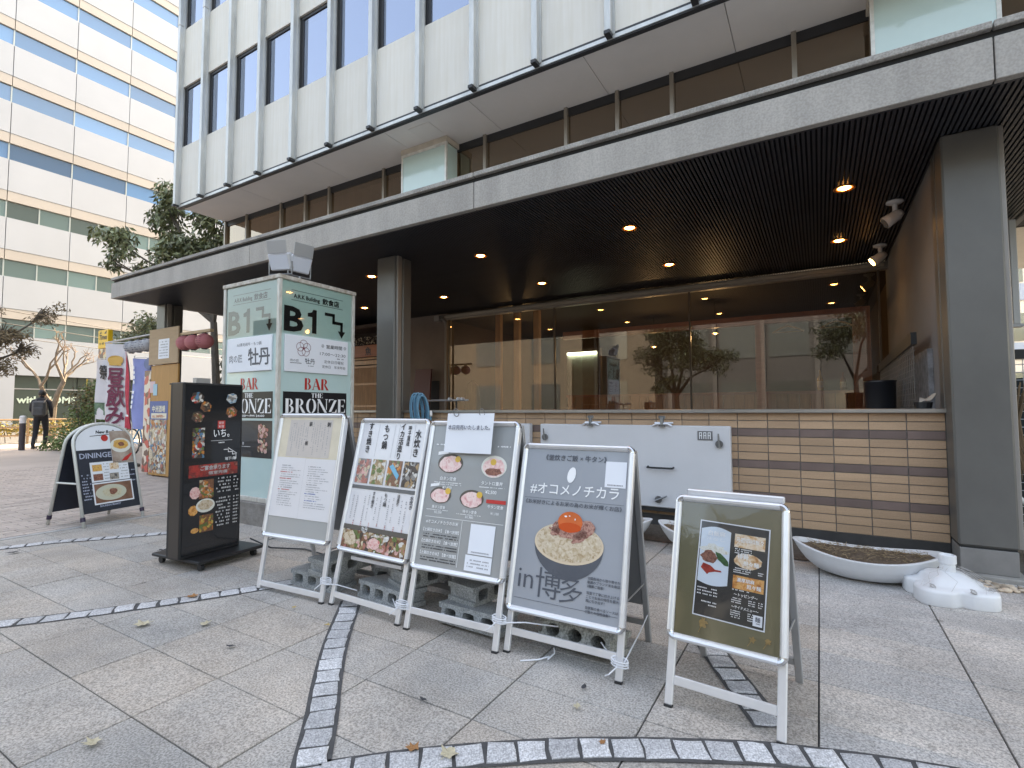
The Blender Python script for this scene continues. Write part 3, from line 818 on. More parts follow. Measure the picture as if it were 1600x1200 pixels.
while x < 0.4:
    if bp0 is None: bp0 = W(pt).bbox(x, x + 0.145, 8.70, 8.73, 0.01, 1.36, 0.003).build("board", mat("booth_board", (0.42, 0.20, 0.10), 0.5, var=0.2, scale=5, stretch=(8, 8, 0.6), objvar=0.15), pt); bx0 = x
    else: inst(bp0, pt, (x - bx0, 0, 0))
    x += 0.15
W(pt).box(-4.02, 0.42, 8.69, 8.74, 1.36, 1.40).build("top_rail", timber_d, pt)
hatch = thing("serving_hatch", "pale lit serving hatch with dark frame behind the booth", "hatch", (-3.5, 9.6, 0))
W(hatch).box(-4.42, -3.75, 9.60, 9.63, 1.25, 2.30).build("hatch_panel", mat("pale_hatch", (0.42, 0.45, 0.40), 0.5, var=0.1), hatch)
W(hatch).box(-4.48, -4.42, 9.57, 9.66, 1.2, 2.36).box(-3.75, -3.69, 9.57, 9.66, 1.2, 2.36).box(-4.42, -3.75, 9.57, 9.66, 2.30, 2.36).build("hatch_frame", darkwood, hatch)
W(hatch).box(-4.40, -3.77, 9.55, 9.57, 2.24, 2.29).build("tube_light", mat("tube_glow", (0.9, 1, 0.95), 0.4, emis=(0.85, 1.0, 0.9), estr=2.0), hatch)
for xx, zz, lab in ((-0.36, 2.33, "wooden coat hanger on the lintel left of the window corner"), (0.235, 2.35, "wooden coat hanger at the right end of the lintel")):
    h = thing("coat_hanger", lab, "hanger", (xx, 8.36, zz), 0, "coat hangers on the lintel")
    MB().tube([(-0.20, 0, -0.085), (-0.1, 0, -0.03), (0, 0, 0), (0.1, 0, -0.03), (0.20, 0, -0.085)], 0.011, 6).tube([(-0.19, 0, -0.085), (0.19, 0, -0.085)], 0.006, 6).build("hanger_body", timber, h)
    MB().tube([(0, 0, 0), (0, 0, 0.045), (0.012, 0.01, 0.065), (0.0, 0.03, 0.075)], 0.003, 5).build("hook", chrome, h)
for (xx, yy, zz, lab) in ((-1.5, 9.3, 2.45, "small warm pendant lamp inside, nearest the window middle"), (-2.8, 10.2, 2.4, "small warm pendant lamp deeper inside the dining room"), (-5.6, 9.6, 2.35, "small warm pendant lamp at the left end of the dining room")):
    t = thing("pendant_lamp", lab, "lamp", (xx, yy, 2.98), 0, "pendant lamps in the dining room")
    MB().tube([(0, 0, 0), (0, 0, zz - 2.98 + 0.05)], 0.004, 5).build("cord", black, t)
    MB().lathe([(0.0, 0.05), (0.03, 0.045), (0.06, -0.02), (0.058, -0.02), (0.0, 0.03)], 0, 0, zz - 2.98, 16).build("shade", mat("lamp_shade", (0.08, 0.05, 0.03), 0.4), t, smooth=True)
    MB().lathe([(0, 0.015), (0.025, 0), (0.025, -0.02), (0, -0.035)], 0, 0, zz - 2.98, 12).build("bulb", lampm, t, smooth=True)
    ld = bpy.data.lights.new("pendant_light", 'POINT'); ld.energy = 3.0; ld.color = (1, 0.66, 0.36); ld.shadow_soft_size = 0.05
    lo = bpy.data.objects.new("pendant_light", ld); col.objects.link(lo); lo.parent = t; lo.location = (0, 0, zz - 2.98 - 0.07)
coat = MB().lathe([(0.0, 0.72), (0.05, 0.70), (0.14, 0.62), (0.17, 0.4), (0.2, 0.0), (0.19, 0.0), (0.0, 0.02)], -5.98, 8.45, 1.0, 20, 0.45).build("hanging_coat", mat("beige_cloth", (0.32, 0.24, 0.15), 0.9, var=0.2, scale=9, stretch=(3, 3, .4)), None, smooth=True)
tag(coat, "beige coat hanging at the left end of the restaurant window", "coat")
for xx, hh, c_, lab in ((0.02, .30, (.45, .30, .05), "amber bottle standing on the booth rail at the right of the window"), (0.30, .26, (.25, .12, .05), "brown bottle on the booth rail nearest the window's right end")):
    bt_ = thing("bottle", lab, "bottle", (xx, 8.715, 1.40))
    MB().lathe([(0, 0), (.036, .0), (.038, .02), (.038, hh * .55), (.014, hh * .75), (.013, hh), (0, hh)], seg=16).build("bottle_glass", mat("bottle_" + ("amber" if xx < .1 else "brown"), c_, .12, coat=.6), bt_, smooth=True)
    MB().lathe([(.0385, hh * .15), (.0390, hh * .16), (.0390, hh * .45), (.0385, hh * .46)], seg=16).build("bottle_label", mat("bottle_label", (.6, .55, .42), .6), bt_, smooth=True)
# wooden entrance at the left
en = thing("entrance_front", "wooden restaurant entrance with lattice door and name board behind the sign box", "entrance", (-8.7, 8.0, 0))
W(en).box(-9.9, -7.8, 7.95, 8.15, 2.24, 2.28).box(-9.9, -7.8, 7.97, 8.1, 2.13, 2.22).build("beam", timber, en)
nb = W(en).bbox(-9.7, -7.9, 7.88, 7.94, 2.29, 2.54, 0.004).build("name_board", mat("orange_board", (0.42, 0.14, 0.06), 0.5, var=0.12, scale=5, stretch=(1, 8, 8)), en)
m_ = W(en); base = m_.M
q = MB(base @ face((-9.6, 7.878, 2.31), (1, 0, 0), (0, 0, 1)))
q.text("博多", 0.55, 0.04, 0.15, bold=0.02).text("魚", 1.18, 0.025, 0.19, bold=0.02).build("lettering", ink, nb)
for dx in (-9.85, -8.95, -8.05):
    W(en).box(dx - 0.035, dx + 0.035, 7.98, 8.06, 0.01, 2.129).build("door_post", timber, en)
for dx in (-9.82, -8.92):
    d = W(en).box(dx, dx + 0.84, 8.0, 8.012, 0.05, 2.1).build("door_panel", mat("shoji_panel", (0.19, 0.105, 0.055), 0.6), en)
    mb = W(en)
    for k in range(24): mb.box(dx + 0.02 + k * 0.034, dx + 0.032 + k * 0.034, 7.985, 7.999, 0.05, 2.1)
    for z in (0.6, 1.2, 1.68, 2.06): mb.box(dx, dx + 0.84, 7.978, 7.984, z, z + 0.045)
    mb.build("lattice", timber, d)
W(en).box(-10.3, -7.75, 7.6, 8.2, 2.86, 2.93).build("eave", darkwood, en)
lf = []
mb = W(en)
for k in range(140):
    c = Vector((random.uniform(-9.7, -7.9), 7.95 + random.uniform(-.04, .04), random.uniform(2.57, 2.73)))
    a = Vector((random.uniform(-1, 1), random.uniform(-1, 1), random.uniform(-1, 1))).normalized() * 0.035; b = a.orthogonal().normalized() * 0.016
    mb.add([tuple(c - a), tuple(c + b), tuple(c + a), tuple(c - b)], [(0, 1, 2, 3)])
mb.build("dried_flower_row", mat("pale_flowers", (0.55, 0.5, 0.42), 0.8, island=0.35), en, kind='stuff')
eb = MB().box(-10.0, -7.7, 8.2, 8.3, 0.01, 3.09).build("entrance_back_wall", rm); tag(eb, kind='structure')
o = thing("menu_easel", "small dark red wooden board leaning beside the middle pillar", "board", (-6.8, 7.7, 0))
MB().add([(-0.24, -0.02, 0.0), (0.24, -0.02, 0.0), (0.2, 0.2, 1.95), (-0.2, 0.2, 1.95), (-0.24, 0.02, 0.0), (0.24, 0.02, 0.0), (0.2, 0.24, 1.95), (-0.2, 0.24, 1.95)], [(0, 1, 2, 3), (7, 6, 5, 4), (1, 5, 6, 2), (4, 0, 3, 7), (3, 2, 6, 7), (0, 4, 5, 1)]).build("easel_board", mat("maroon_board", (0.10, 0.035, 0.03), 0.5), o)

# ------------------------------------------------------------------ hose, rail
rl = thing("hose_rail", "thin metal rail behind the coiled blue hose beside the pillar", "rail", (-4.1, 5.3, 0))
W(rl).tube([(-4.75, 5.0, 1.25), (-3.6, 5.0, 1.25)], 0.012, 8).build("rail_bar", alu_dark, rl)
for xx in (-4.6, -3.78): W(rl).tube([(xx, 5.0, 1.133), (xx, 5.0, 1.239)], 0.010, 8).build("rail_post", black, rl)
for xx in (-3.85, -3.72, -3.66): W(rl).tube([(xx, 4.99, 1.265), (xx, 4.94, 1.268)], 0.016, 8).build("tap_knob", alu, rl)
hs = thing("garden_hose", "coil of light blue garden hose hanging in front of the tiled wall", "hose", (-4.12, 4.78, 0))
hose_m = mat("blue_hose", (0.12, 0.30, 0.43), 0.35, var=0.12)
P = []
for k in range(7 * 22 + 1):
    a = 2 * math.pi * k / 22; lp = k / 22
    rx = 0.115 + 0.012 * math.sin(lp * 2.1); rz = 0.20 + 0.018 * math.sin(lp * 3.7)
    P.append((-0.085 + lp * 0.024 + rx * 0.42 * math.cos(a), -0.02 - 0.02 * math.sin(lp * 1.3) + 0.05 * math.cos(a + 0.5) - 0.004 * lp, 1.12 + rz * math.sin(a)))
MB().tube(P, 0.0125, 8).build("hose_coil", hose_m, hs, smooth=True)
MB().tube([P[-1], (P[-1][0] + 0.02, P[-1][1] - 0.02, 1.06)], 0.016, 8).build("hose_end", mat("white_plastic", (0.78, 0.78, 0.76), 0.4), hs)

# ------------------------------------------------------------------ white access panels
wp_m = mat("white_steel_panel", (0.63, 0.635, 0.655), 0.5, var=0.04, scale=2)
hw = mat("grey_hardware", (0.22, 0.225, 0.23), 0.4, 0.7)
def access_panel(x0, x1, lab, full=True):
    t = thing("access_panel", lab, "panel", ((x0 + x1) / 2, 4.78, 0.235), 0, "pale steel panels standing against the tiled wall")
    W(t).bbox(x0, x1, 4.765, 4.842, 0.235, 0.985, 0.008).build("panel_sheet", wp_m, t)
    W(t).box(x0 + 0.02, x1 - 0.02, 4.775, 4.842, 0.20, 0.234).build("bottom_edge", groove, t)
    def latch(px, pz, ang):
        c = (px, 4.764, pz)
        l = W(t).tube([(px, 4.764, pz), (px, 4.745, pz)], 0.032, 14).build("latch", hw, t)
        a = R(ang); W(t).tube([(px - .03 * math.cos(a), 4.738, pz - .03 * math.sin(a)), (px + 0.09 * math.cos(a), 4.735, pz + 0.09 * math.sin(a))], [0.012, 0.006], 8).build("lever", hw, l)
    latch(x1 - 0.09, 0.83, 92); latch(x0 + 0.06, 0.85, 95); latch((x0 + x1) / 2 + 0.30, 0.31, 25)
    if full:
        W(t).tube([(-1.38, 4.764, 0.605), (-1.38, 4.73, 0.60), (-1.34, 4.715, 0.60), (-1.19, 4.715, 0.60), (-1.15, 4.73, 0.60), (-1.15, 4.764, 0.605)], 0.009, 8).build("handle", black, t)
        pl = W(t).box(-0.935, -0.81, 4.760, 4.7648, 0.86, 0.94).build("label_plate", mat("plate_grey", (0.16, 0.16, 0.165), 0.4), t)
        q = MB(W(t).M @ face((-0.93, 4.7595, 0.862), (1, 0, 0), (0, 0, 1)))
        for k in range(3):
            q.line([(0.012 + k * 0.036, 0.012), (0.012 + k * 0.036, 0.064)], 0.006).line([(0.012 + k * 0.036, 0.064), (0.03 + k * 0.036, 0.064)], 0.006, 0.0002).line([(0.03 + k * 0.036, 0.064), (0.03 + k * 0.036, 0.012)], 0.006, 0.0004).line([(0.012 + k * 0.036, 0.038), (0.03 + k * 0.036, 0.038)], 0.006, 0.0006)
        q.build("plate_marks", white_print, pl)
access_panel(-2.51, -0.665, "large pale steel panel with handle and latches leaning on the tiled wall")
access_panel(-3.95, -2.64, "second pale steel panel mostly hidden behind the menu boards", False)
for xx, lab in ((-1.945, "bulldog clip on the pale panel's top edge, left one"), (-1.245, "bulldog clip on the pale panel's top edge, right one")):
    t = thing("bulldog_clip", lab, "clip", (xx, 4.79, 0.985), 0, "bulldog clips on the pale panel")
    MB().tube([(-0.085, -0.032, -0.005), (-0.05, -0.036, 0.014), (0.05, -0.036, 0.014), (0.085, -0.032, -0.005)], 0.011, 6).tube([(-0.085, 0.036, 0.02), (0.085, 0.036, 0.02)], 0.011, 6).build("jaw", alu, t)
    MB().lathe([(0, 0), (0.03, 0), (0.03, 0.006), (0, 0.006)], 0, -0.045, -0.01, 14).tube([(0, -0.036, 0.0), (0, -0.03, 0.075)], 0.018, 8).bbox(-0.03, 0.03, -0.04, -0.022, 0.06, 0.09, 0.004).build("thumb_plate", hw, t)

# ------------------------------------------------------------------ boat planters
frp = mat("white_planter", (0.64, 0.65, 0.66), 0.45, var=0.1, scale=3, bump=0.05, bscale=40)
soilm = mat("planter_soil", (0.075, 0.052, 0.036), 0.95, c2=(0.17, 0.12, 0.08), scale=55, bump=1.0, bscale=80)
straw = mat("dry_straw", (0.30, 0.215, 0.12), 0.8, island=0.5)
def planter(cx, cy, lab, rot=0):
    t = thing("boat_planter", lab, "planter", (cx, cy, 0), rot, "white boat-shaped planters along the tiled wall")
    A, B, n = 0.43, 0.25, 48
    def ring(f, zf, off=0.0, flat=None):
        out = []
        for k in range(n):
            a = 2 * math.pi * k / n
            c = math.cos(a); s_ = math.sin(a)
            ww = (1 - abs(c) ** 2.2) ** 0.62
            x = (A - off) * c * f[0]; y = (B - off) * ww * (1 if s_ >= 0 else -1) * f[1]
            rim = 0.150 + 0.062 * abs(c) ** 2
            out.append((x, y, rim * zf if flat is None else flat + 0.03 * abs(c) ** 3))
        return out
    L = [ring((0.30, 0.25), 0.0), ring((0.5, 0.5), 0.03), ring((0.68, 0.72), 0.16), ring((0.82, 0.86), 0.40), ring((0.92, 0.95), 0.68), ring((0.985, 0.99), 0.93), ring((1.0, 1.0), 0.97), ring((1.0, 1.0), 1.0), ring((0.985, 0.97), 1.012), ring((0.955, 0.90), 1.0), ring((0.92, 0.86), 0.85), ring((0.88, 0.8), 0.72)]
    vs = [p for r_ in L for p in r_]
    fs = [tuple(range(n - 1, -1, -1))]
    for i in range(len(L) - 1):
        for k in range(n):
            k2 = (k + 1) % n; fs.append((i * n + k, i * n + k2, (i + 1) * n + k2, (i + 1) * n + k))
    MB().add(vs, fs).build("planter_bowl", frp, t, smooth=True)
    # soil: grid clipped to the rim outline
    vs, fs = [], []
    ny, nx = 9, 30
    for i in range(nx + 1):
        c = -0.965 + 1.93 * i / nx
        ww = (1 - abs(c) ** 2.2) ** 0.62 * 0.85
        for j in range(ny):
            u = -1 + 2 * j / (ny - 1)
            vs.append((A * 0.93 * c, B * ww * u, 0.136 + 0.040 * abs(c) ** 2 + 0.032 * (1 - u * u) * (1 - c * c) + random.uniform(-.008, .008)))
    for i in range(nx):
        for j in range(ny - 1): fs.append((i * ny + j, (i + 1) * ny + j, (i + 1) * ny + j + 1, i * ny + j + 1))
    MB().add(vs, fs).build("soil", soilm, t)
    mb = MB()
    for k in range(420):
        c = random.uniform(-.85, .85); ww = (1 - abs(c) ** 2.2) ** 0.62 * 0.78; u = random.uniform(-1, 1)
        p = Vector((A * 0.93 * c, B * ww * u, 0.144 + 0.040 * c * c + 0.032 * (1 - u * u) * (1 - c * c) + random.uniform(0, .012)))
        a = random.uniform(0, 6.28); l = random.uniform(0.015, 0.06)
        d = Vector((math.cos(a), math.sin(a), random.uniform(-.25, .35))) * l; w = Vector((-math.sin(a), math.cos(a), 0)) * 0.0016
        mb.add([tuple(p - w), tuple(p + w), tuple(p + d + w), tuple(p + d - w), tuple(p + Vector((0, 0, .002)))], [(0, 1, 2, 3), (0, 4, 3), (1, 2, 4)])
    mb.build("straw_mulch", straw, t, kind='stuff')
planter(0.235, 4.25, "white boat-shaped planter full of soil between the front easel sign and the right pillar")
planter(-0.75, 4.34, "white boat-shaped planter half hidden behind the olive sign, below the pale panel")
planter(-1.66, 4.34, "white boat-shaped planter behind the rice bowl sign, only its tip showing")

# ------------------------------------------------------------------ umbrella base
ubm = mat("white_resin", (0.74, 0.75, 0.76), 0.4, var=0.05, scale=4)
ub = thing("umbrella_base", "white plastic water-filled parasol base bound with wire beside the right pillar", "parasol base", (0.63, 4.02, 0), R(12))
n = 72
def lobes(s, z, notch=0.17):
    out = []
    for k in range(n):
        a = 2 * math.pi * k / n
        # rounded square with a scallop in the middle of each side
        r_ = 0.196 / (abs(math.cos(a)) ** 5 + abs(math.sin(a)) ** 5) ** 0.2
        c4 = math.cos(4 * a)
        r_ *= 1 - notch * max(0, c4) ** 4
        out.append((r_ * s * math.cos(a), r_ * s * math.sin(a), z))
    return out
L = [lobes(0.98, 0.0), lobes(1.0, 0.008), lobes(1.0, 0.075), lobes(0.985, 0.088), lobes(0.90, 0.094), lobes(0.78, 0.097, 0.08), lobes(0.66, 0.106, 0.03), lobes(0.58, 0.128, 0.0), lobes(0.44, 0.150, 0.0), lobes(0.24, 0.162, 0.0)]
vs = [p for r_ in L for p in r_]; fs = [tuple(range(n - 1, -1, -1))]
for i in range(len(L) - 1):
    for k in range(n): fs.append((i * n + k, i * n + (k + 1) % n, (i + 1) * n + (k + 1) % n, (i + 1) * n + k))
fs.append(tuple(range((len(L) - 1) * n, len(L) * n)))
MB().add(vs, fs).build("base_tank", ubm, ub, smooth=True)
MB().lathe([(0.0, 0.155), (0.040, 0.155), (0.038, 0.200), (0.036, 0.206), (0.044, 0.210), (0.044, 0.255), (0.036, 0.259), (0.030, 0.24), (0, 0.24)], 0, 0, 0, 20).build("neck_collar", ubm, ub, smooth=False)
wire = mat("thin_wire", (0.50, 0.48, 0.46), 0.5, 0.5)
mb = MB()
for k in range(9):
    a = random.uniform(-2.6, 0.6); b = a + random.uniform(-.5, .5)
    pts = []
    for s_ in range(7):
        f = s_ / 6; rr = 0.05 + 0.165 * f; zz = 0.185 - 0.09 * f ** 1.5 if f < 0.9 else 0.09; aa = a + (b - a) * f + 0.15 * math.sin(f * 9 + k)
        pts.append((rr * math.cos(aa), rr * math.sin(aa), zz + 0.008))
    mb.tube(pts, 0.0009, 4)
for a in (-2.3, -1.35, -0.6):
    for k in range(5):
        c = (0.195 * math.cos(a), 0.195 * math.sin(a), 0.098)
        mb.tube([(c[0] + 0.014 * math.cos(t_ + k), c[1] + 0.01 * math.sin(t_ * 2 + k), c[2] + 0.012 * math.sin(t_ + k * .7) + 0.006) for t_ in [i * 0.8 for i in range(9)]], 0.0010, 4)
mb.build("binding_wire", wire, ub)

# ------------------------------------------------------------------ right edge: pebbles, gate, twigs, pole
pb = MB()
for k in range(90):
    x, y = random.uniform(0.86, 1.5), random.uniform(4.33, 4.54)
    if x < 1.15 and y > 4.5: continue
    r_ = random.uniform(0.014, 0.03)
    pb.lathe([(0.0, -r_ * .3), (r_ * .8, -r_ * .1), (r_, r_ * .25), (r_ * .7, r_ * .6), (0, r_ * .75)], x, y, 0.004, 8, random.uniform(.65, .95))
pb = pb.build("pebbles", mat("pale_pebble", (0.50, 0.40, 0.30), 0.7, island=0.4), None, smooth=True); tag(pb, "pale pebbles scattered at the foot of the right pillar", "pebbles", kind='stuff')
gt = thing("wire_gate", "black wire mesh gate beyond the right grey pillar", "gate", (1.7, 5.2, 0))
W(gt).box(1.02, 2.6, 5.18, 5.24, 1.50, 1.57).box(1.02, 2.6, 5.18, 5.24, 0.15, 0.20).box(1.02, 1.07, 5.18, 5.24, 0.2, 1.5).build("gate_frame", black, gt)
wv = None
for k in range(22):
    z = 0.24 + k * 0.058
    if wv is None: wv = W(gt).tube([(1.07, 5.19, z), (2.6, 5.19, z)], 0.003, 5).build("wire", mat("pale_wire", (0.42, 0.45, 0.47), 0.4, 0.6), gt); z0_ = z
    else: inst(wv, gt, (0, 0, z - z0_))
wv2 = None
for k in range(14):
    x = 1.10 + k * 0.1
    if wv2 is None: wv2 = W(gt).tube([(x, 5.196, 0.2), (x, 5.196, 1.5)], 0.003, 5).build("wire", MATS["pale_wire"], gt); xx0 = x
    else: inst(wv2, gt, (x - xx0, 0, 0))
W(gt).box(1.02, 2.6, 5.26, 5.27, 0.1, 1.36).build("dark_screen", mat("dark_net", (0.02, 0.028, 0.03), 0.8), gt)
tw = MB()
for k in range(46):
    a = random.uniform(-.06, .06); b = random.uniform(-.08, .08)
    tw.tube([(1.235 + a, 5.12 + b * .4, 1.27 + random.uniform(-.08, .08)), (1.215 + a * .6, 5.12, 1.05), (1.235 + a * 0.5, 5.11, 0.86), (1.29 + a * 1.2, 5.1 + b, 0.66 + random.uniform(-.05, .03))], [0.002, 0.0035, 0.003, 0.0015], 4)
tw = tw.build("twig_broom", mat("dry_twig", (0.25, 0.17, 0.10), 0.9, island=0.3)); tag(tw, "bundle of dry brown twigs hanging on the wire gate", "twigs")
po_ = MB().tube([(1.20, 5.05, 0.52), (1.34, 5.0, 0.26), (1.5, 4.95, 0.0)], 0.012, 8).build("leaning_pole", mat("white_pole", (0.7, 0.7, 0.68), 0.4)); tag(po_, "thin white pole leaning at the gate by the right pillar", "pole")
sb = thing("side_sign", "narrow pale vertical sign box seen edge-on past the right pillar", "sign", (1.73, 7.0, 1.7))
W(sb).bbox(1.70, 1.757, 7.0, 7.06, 1.98, 3.05, 0.006).build("sign_box", mat("pale_sign", (0.6, 0.62, 0.62), 0.4), sb)
W(sb).box(1.69, 1.775, 6.98, 7.08, 1.95, 1.979).build("sign_foot", alu_dark, sb)
# planter fence seen over the tiled wall at the right
mf = thing("mesh_fence", "low mesh fence with a dark top rail along the side wall behind the coping", "fence", (0.70, 6.5, 0))
W(mf).add([(0.66, 5.3, 1.66), (0.70, 5.3, 1.66), (0.70, 8.0, 1.60), (0.66, 8.0, 1.60), (0.66, 5.3, 1.76), (0.70, 5.3, 1.76), (0.70, 8.0, 1.70), (0.66, 8.0, 1.70)], [(3, 2, 1, 0), (4, 5, 6, 7), (0, 1, 5, 4), (1, 2, 6, 5), (2, 3, 7, 6), (3, 0, 4, 7)]).build("top_rail", black, mf)
w0 = None
for k in range(12):
    z = 1.06 + k * 0.05
    o = W(mf).tube([(0.68, 5.3, z), (0.68, 8.0, z)], 0.004, 5).build("wire", hw, mf) if w0 is None else inst(w0, mf, (0, 0, z - 1.06))
    w0 = w0 or o
w1 = None
for k in range(26):
    y = 5.32 + k * 0.105
    o = W(mf).tube([(0.674, y, 0.05), (0.674, y, 1.65)], 0.004, 5).build("wire", hw, mf) if w1 is None else inst(w1, mf, (0, y - 5.32, 0))
    w1 = w1 or o
W(mf).box(0.765, 0.798, 5.3, 8.0, 0.02, 1.62).build("stone_backing", mat("grey_stone", (0.22, 0.22, 0.23), 0.9, var=0.4, scale=14, bump=0.6), mf)
cr = thing("plastic_drum", "dark blue plastic tub on the terrace behind the coping at the right", "tub", (0.50, 6.0, 0))
MB().lathe([(0.0, 0.01), (0.10, 0.01), (0.12, 1.1), (0.125, 1.38), (0.135, 1.40), (0.115, 1.40), (0.10, 1.0), (0, 1.0)], 0, 0, 0, 24).build("tub_body", mat("navy_plastic", (0.012, 0.015, 0.022), 0.35), cr, smooth=True)
ct = thing("rag_bucket", "pale cloth lying over a dark pot on the coping by the right pillar", "cloth", (0.70, 4.98, 1.132))
MB().lathe([(0.0, 0.0), (0.05, 0.0), (0.06, 0.05), (0.05, 0.05), (0, 0.02)], -0.02, 0.0, 0.0, 14).build("pot", black, ct)
vs, fs = [], []
for i in range(8):
    for j in range(6):
        u, v = i / 7 - .5, j / 5 - .5
        vs.append((u * 0.1 + 0.01 + 0.02 * v, v * 0.1, 0.055 + 0.06 * (0.5 - abs(v)) + 0.09 * max(0, u) + 0.008 * math.sin(9 * u + 7 * v)))
for i in range(7):
    for j in range(5): fs.append((i * 6 + j, (i + 1) * 6 + j, (i + 1) * 6 + j + 1, i * 6 + j + 1))
MB().add(vs, fs).build("rag", mat("pale_cloth", (0.45, 0.42, 0.37), 0.9), ct, smooth=True)
# ------------------------------------------------------------------ print helpers
def greek(mb, x0, x1, y, h, d, gap=0.35, dens=0.8):
    """one row of print too small to read: little dashes of uneven length"""
    x = x0
    while x < x1:
        w = h * random.uniform(0.55, 0.9)
        if random.random() < dens:
            mb.rect(x, y + h * random.uniform(0, .12), min(x + w, x1), y + h * random.uniform(.82, 1), d)
            if random.random() < .5: mb.rect(x + w * .35, y - h * .05, x + w * .55, y + h * 1.08, d + 0.0001)
        x += w + h * gap
def greek_v(mb, x, y1, y0, w, d, dens=0.85):
    y = y1
    while y > y0:
        h = w * random.uniform(.6, .95)
        if random.random() < dens:
            mb.rect(x - w / 2 * random.uniform(.7, 1), y - h, x + w / 2 * random.uniform(.7, 1), y - h * .55, d)
            mb.rect(x - w * .12, y - h, x + w * .12, y - h * .1, d + 0.0001)
        y -= w * 1.15
def crescent(mb, cx, cy, ro, ri, off, d, a0=-90, a1=90, n=14):
    """stroke of a bold serif bowl: outer ellipse ro, inner ellipse ri shifted by off"""
    o = [(cx + ro[0] * math.cos(R(a0 + (a1 - a0) * i / n)), cy + ro[1] * math.sin(R(a0 + (a1 - a0) * i / n))) for i in range(n + 1)]
    i_ = [(cx + off + ri[0] * math.cos(R(a0 + (a1 - a0) * i / n)), cy + ri[1] * math.sin(R(a0 + (a1 - a0) * i / n))) for i in range(n + 1)]
    vs = [(p[0], p[1], d) for p in o] + [(p[0], p[1], d) for p in i_]
    fs = [(k + 1, k, n + 1 + k, n + 2 + k) for k in range(n)]
    fs = [tuple(reversed(f)) for f in fs] if a1 > a0 else fs
    mb.add(vs, fs)
def stencil(mb, word, x, y, h, d, width):
    """bold stencil serif capitals"""
    adv = {'B': .74, 'A': .84, 'R': .82, 'O': .86, 'N': .92, 'Z': .80, 'E': .74, 'T': .74, 'H': .86}
    tot = sum(adv[c] for c in word)
    sx = width / (tot * h)
    for c in word:
        g_ = MB()
        st = lambda a, b: g_.poly([(a - .03, 0), (b + .03, 0), (b, .05), (b, .95), (b + .03, 1), (a - .03, 1), (a, .95), (a, .05)])
        if c == 'B':
            st(.06, .27); crescent(g_, .33, .755, (.25, .245), (.09, .20), .0, 0); crescent(g_, .33, .265, (.32, .265), (.13, .215), .0, 0)
        elif c == 'R':
            st(.06, .27); crescent(g_, .33, .745, (.29, .255), (.11, .205), .0, 0); g_.poly([(.33, .46), (.47, .48), (.80, 0), (.57, 0)])
        elif c == 'O':
            crescent(g_, .39, .5, (.36, .52), (.20, .47), .03, 0, 97, 263); crescent(g_, .45, .5, (.36, .52), (.20, .47), -.03, 0, -83, 83)
        elif c == 'N':
            g_.rect(.08, 0, .14, .80); g_.poly([(.02, 1), (.24, 1), (.84, 0), (.64, 0)]); g_.rect(.76, .22, .82, 1); g_.rect(.69, .96, .90, 1); g_.rect(.02, 0, .21, .04)
        elif c == 'Z':
            g_.poly([(.52, .94), (.74, .94), (.28, .06), (.06, .06)]); g_.poly([(.07, 1), (.47, 1), (.47, .95), (.2, .95), (.08, .72)]); g_.poly([(.33, 0), (.74, 0), (.72, .30), (.6, .05), (.33, .05)])
        elif c == 'E':
            st(.06, .27); g_.poly([(.33, 1), (.66, 1), (.66, .72), (.56, .95), (.33, .95)]); g_.poly([(.33, 0), (.68, 0), (.68, .30), (.57, .05), (.33, .05)]); g_.poly([(.33, .475), (.46, .475), (.54, .36), (.54, .64), (.46, .525), (.33, .525)])
        elif c == 'A':
            g_.poly([(.30, 1), (.48, 1), (.84, 0), (.60, 0)]); g_.poly([(.06, 0), (.13, 0), (.34, .74), (.31, .82)]); g_.rect(.24, .27, .50, .32); g_.rect(0, 0, .2, .04)
        elif c == 'T':
            st(.27, .46); g_.rect(.04, .93, .235, 1); g_.rect(.5, .93, .7, 1); g_.rect(.04, .75, .08, .93); g_.rect(.66, .75, .70, .93)
        elif c == 'H':
            st(.06, .27); st(.56, .77); g_.rect(.31, .46, .52, .53)
        mb.add([(x + v[0] * h * sx, y + v[1] * h, d) for v in g_.V], g_.F)
        x += adv[c] * h * sx

f_meat = food("print_raw_meat", [(.55, .16, .14), (.72, .38, .36), (.80, .58, .54), (.45, .10, .10)], 60)
f_pink = food("print_pink_slices", [(.62, .25, .25), (.80, .52, .50), (.86, .68, .64), (.66, .32, .30)], 34)
f_mix = food("print_hotpot", [(.10, .07, .05), (.45, .30, .16), (.62, .52, .38), (.35, .12, .08), (.25, .28, .14)], 45)
f_green = food("print_cabbage", [(.25, .24, .15), (.48, .46, .32), (.66, .64, .52), (.38, .34, .2)], 55)
f_dark = food("print_dark_pot", [(.05, .05, .06), (.22, .20, .18), (.45, .40, .34), (.12, .10, .09)], 50)
f_rice = food("print_rice", [(.34, .23, .12), (.50, .38, .25), (.66, .56, .43), (.55, .44, .31)], 62)
f_brown = food("print_minced_meat", [(.10, .035, .025), (.26, .10, .07), (.38, .18, .12)], 90)
f_fry = food("print_fried", [(.35, .11, .03), (.60, .25, .06), (.75, .42, .15), (.42, .10, .05)], 50)
f_sushi = food("print_seafood", [(.08, .10, .14), (.30, .38, .42), (.62, .56, .50), (.58, .22, .12), (.16, .18, .12)], 48, kind='vor')
f_salad = food("print_salad", [(.62, .14, .08), (.65, .35, .14), (.20, .30, .08), (.70, .62, .5)], 55, kind='vor')
f_pasta = food("print_pasta", [(.55, .22, .05), (.68, .36, .08), (.72, .45, .16), (.40, .12, .04)], 70)
f_broth = food("print_ramen", [(.45, .20, .06), (.70, .48, .28), (.80, .70, .58), (.50, .28, .12)], 45)
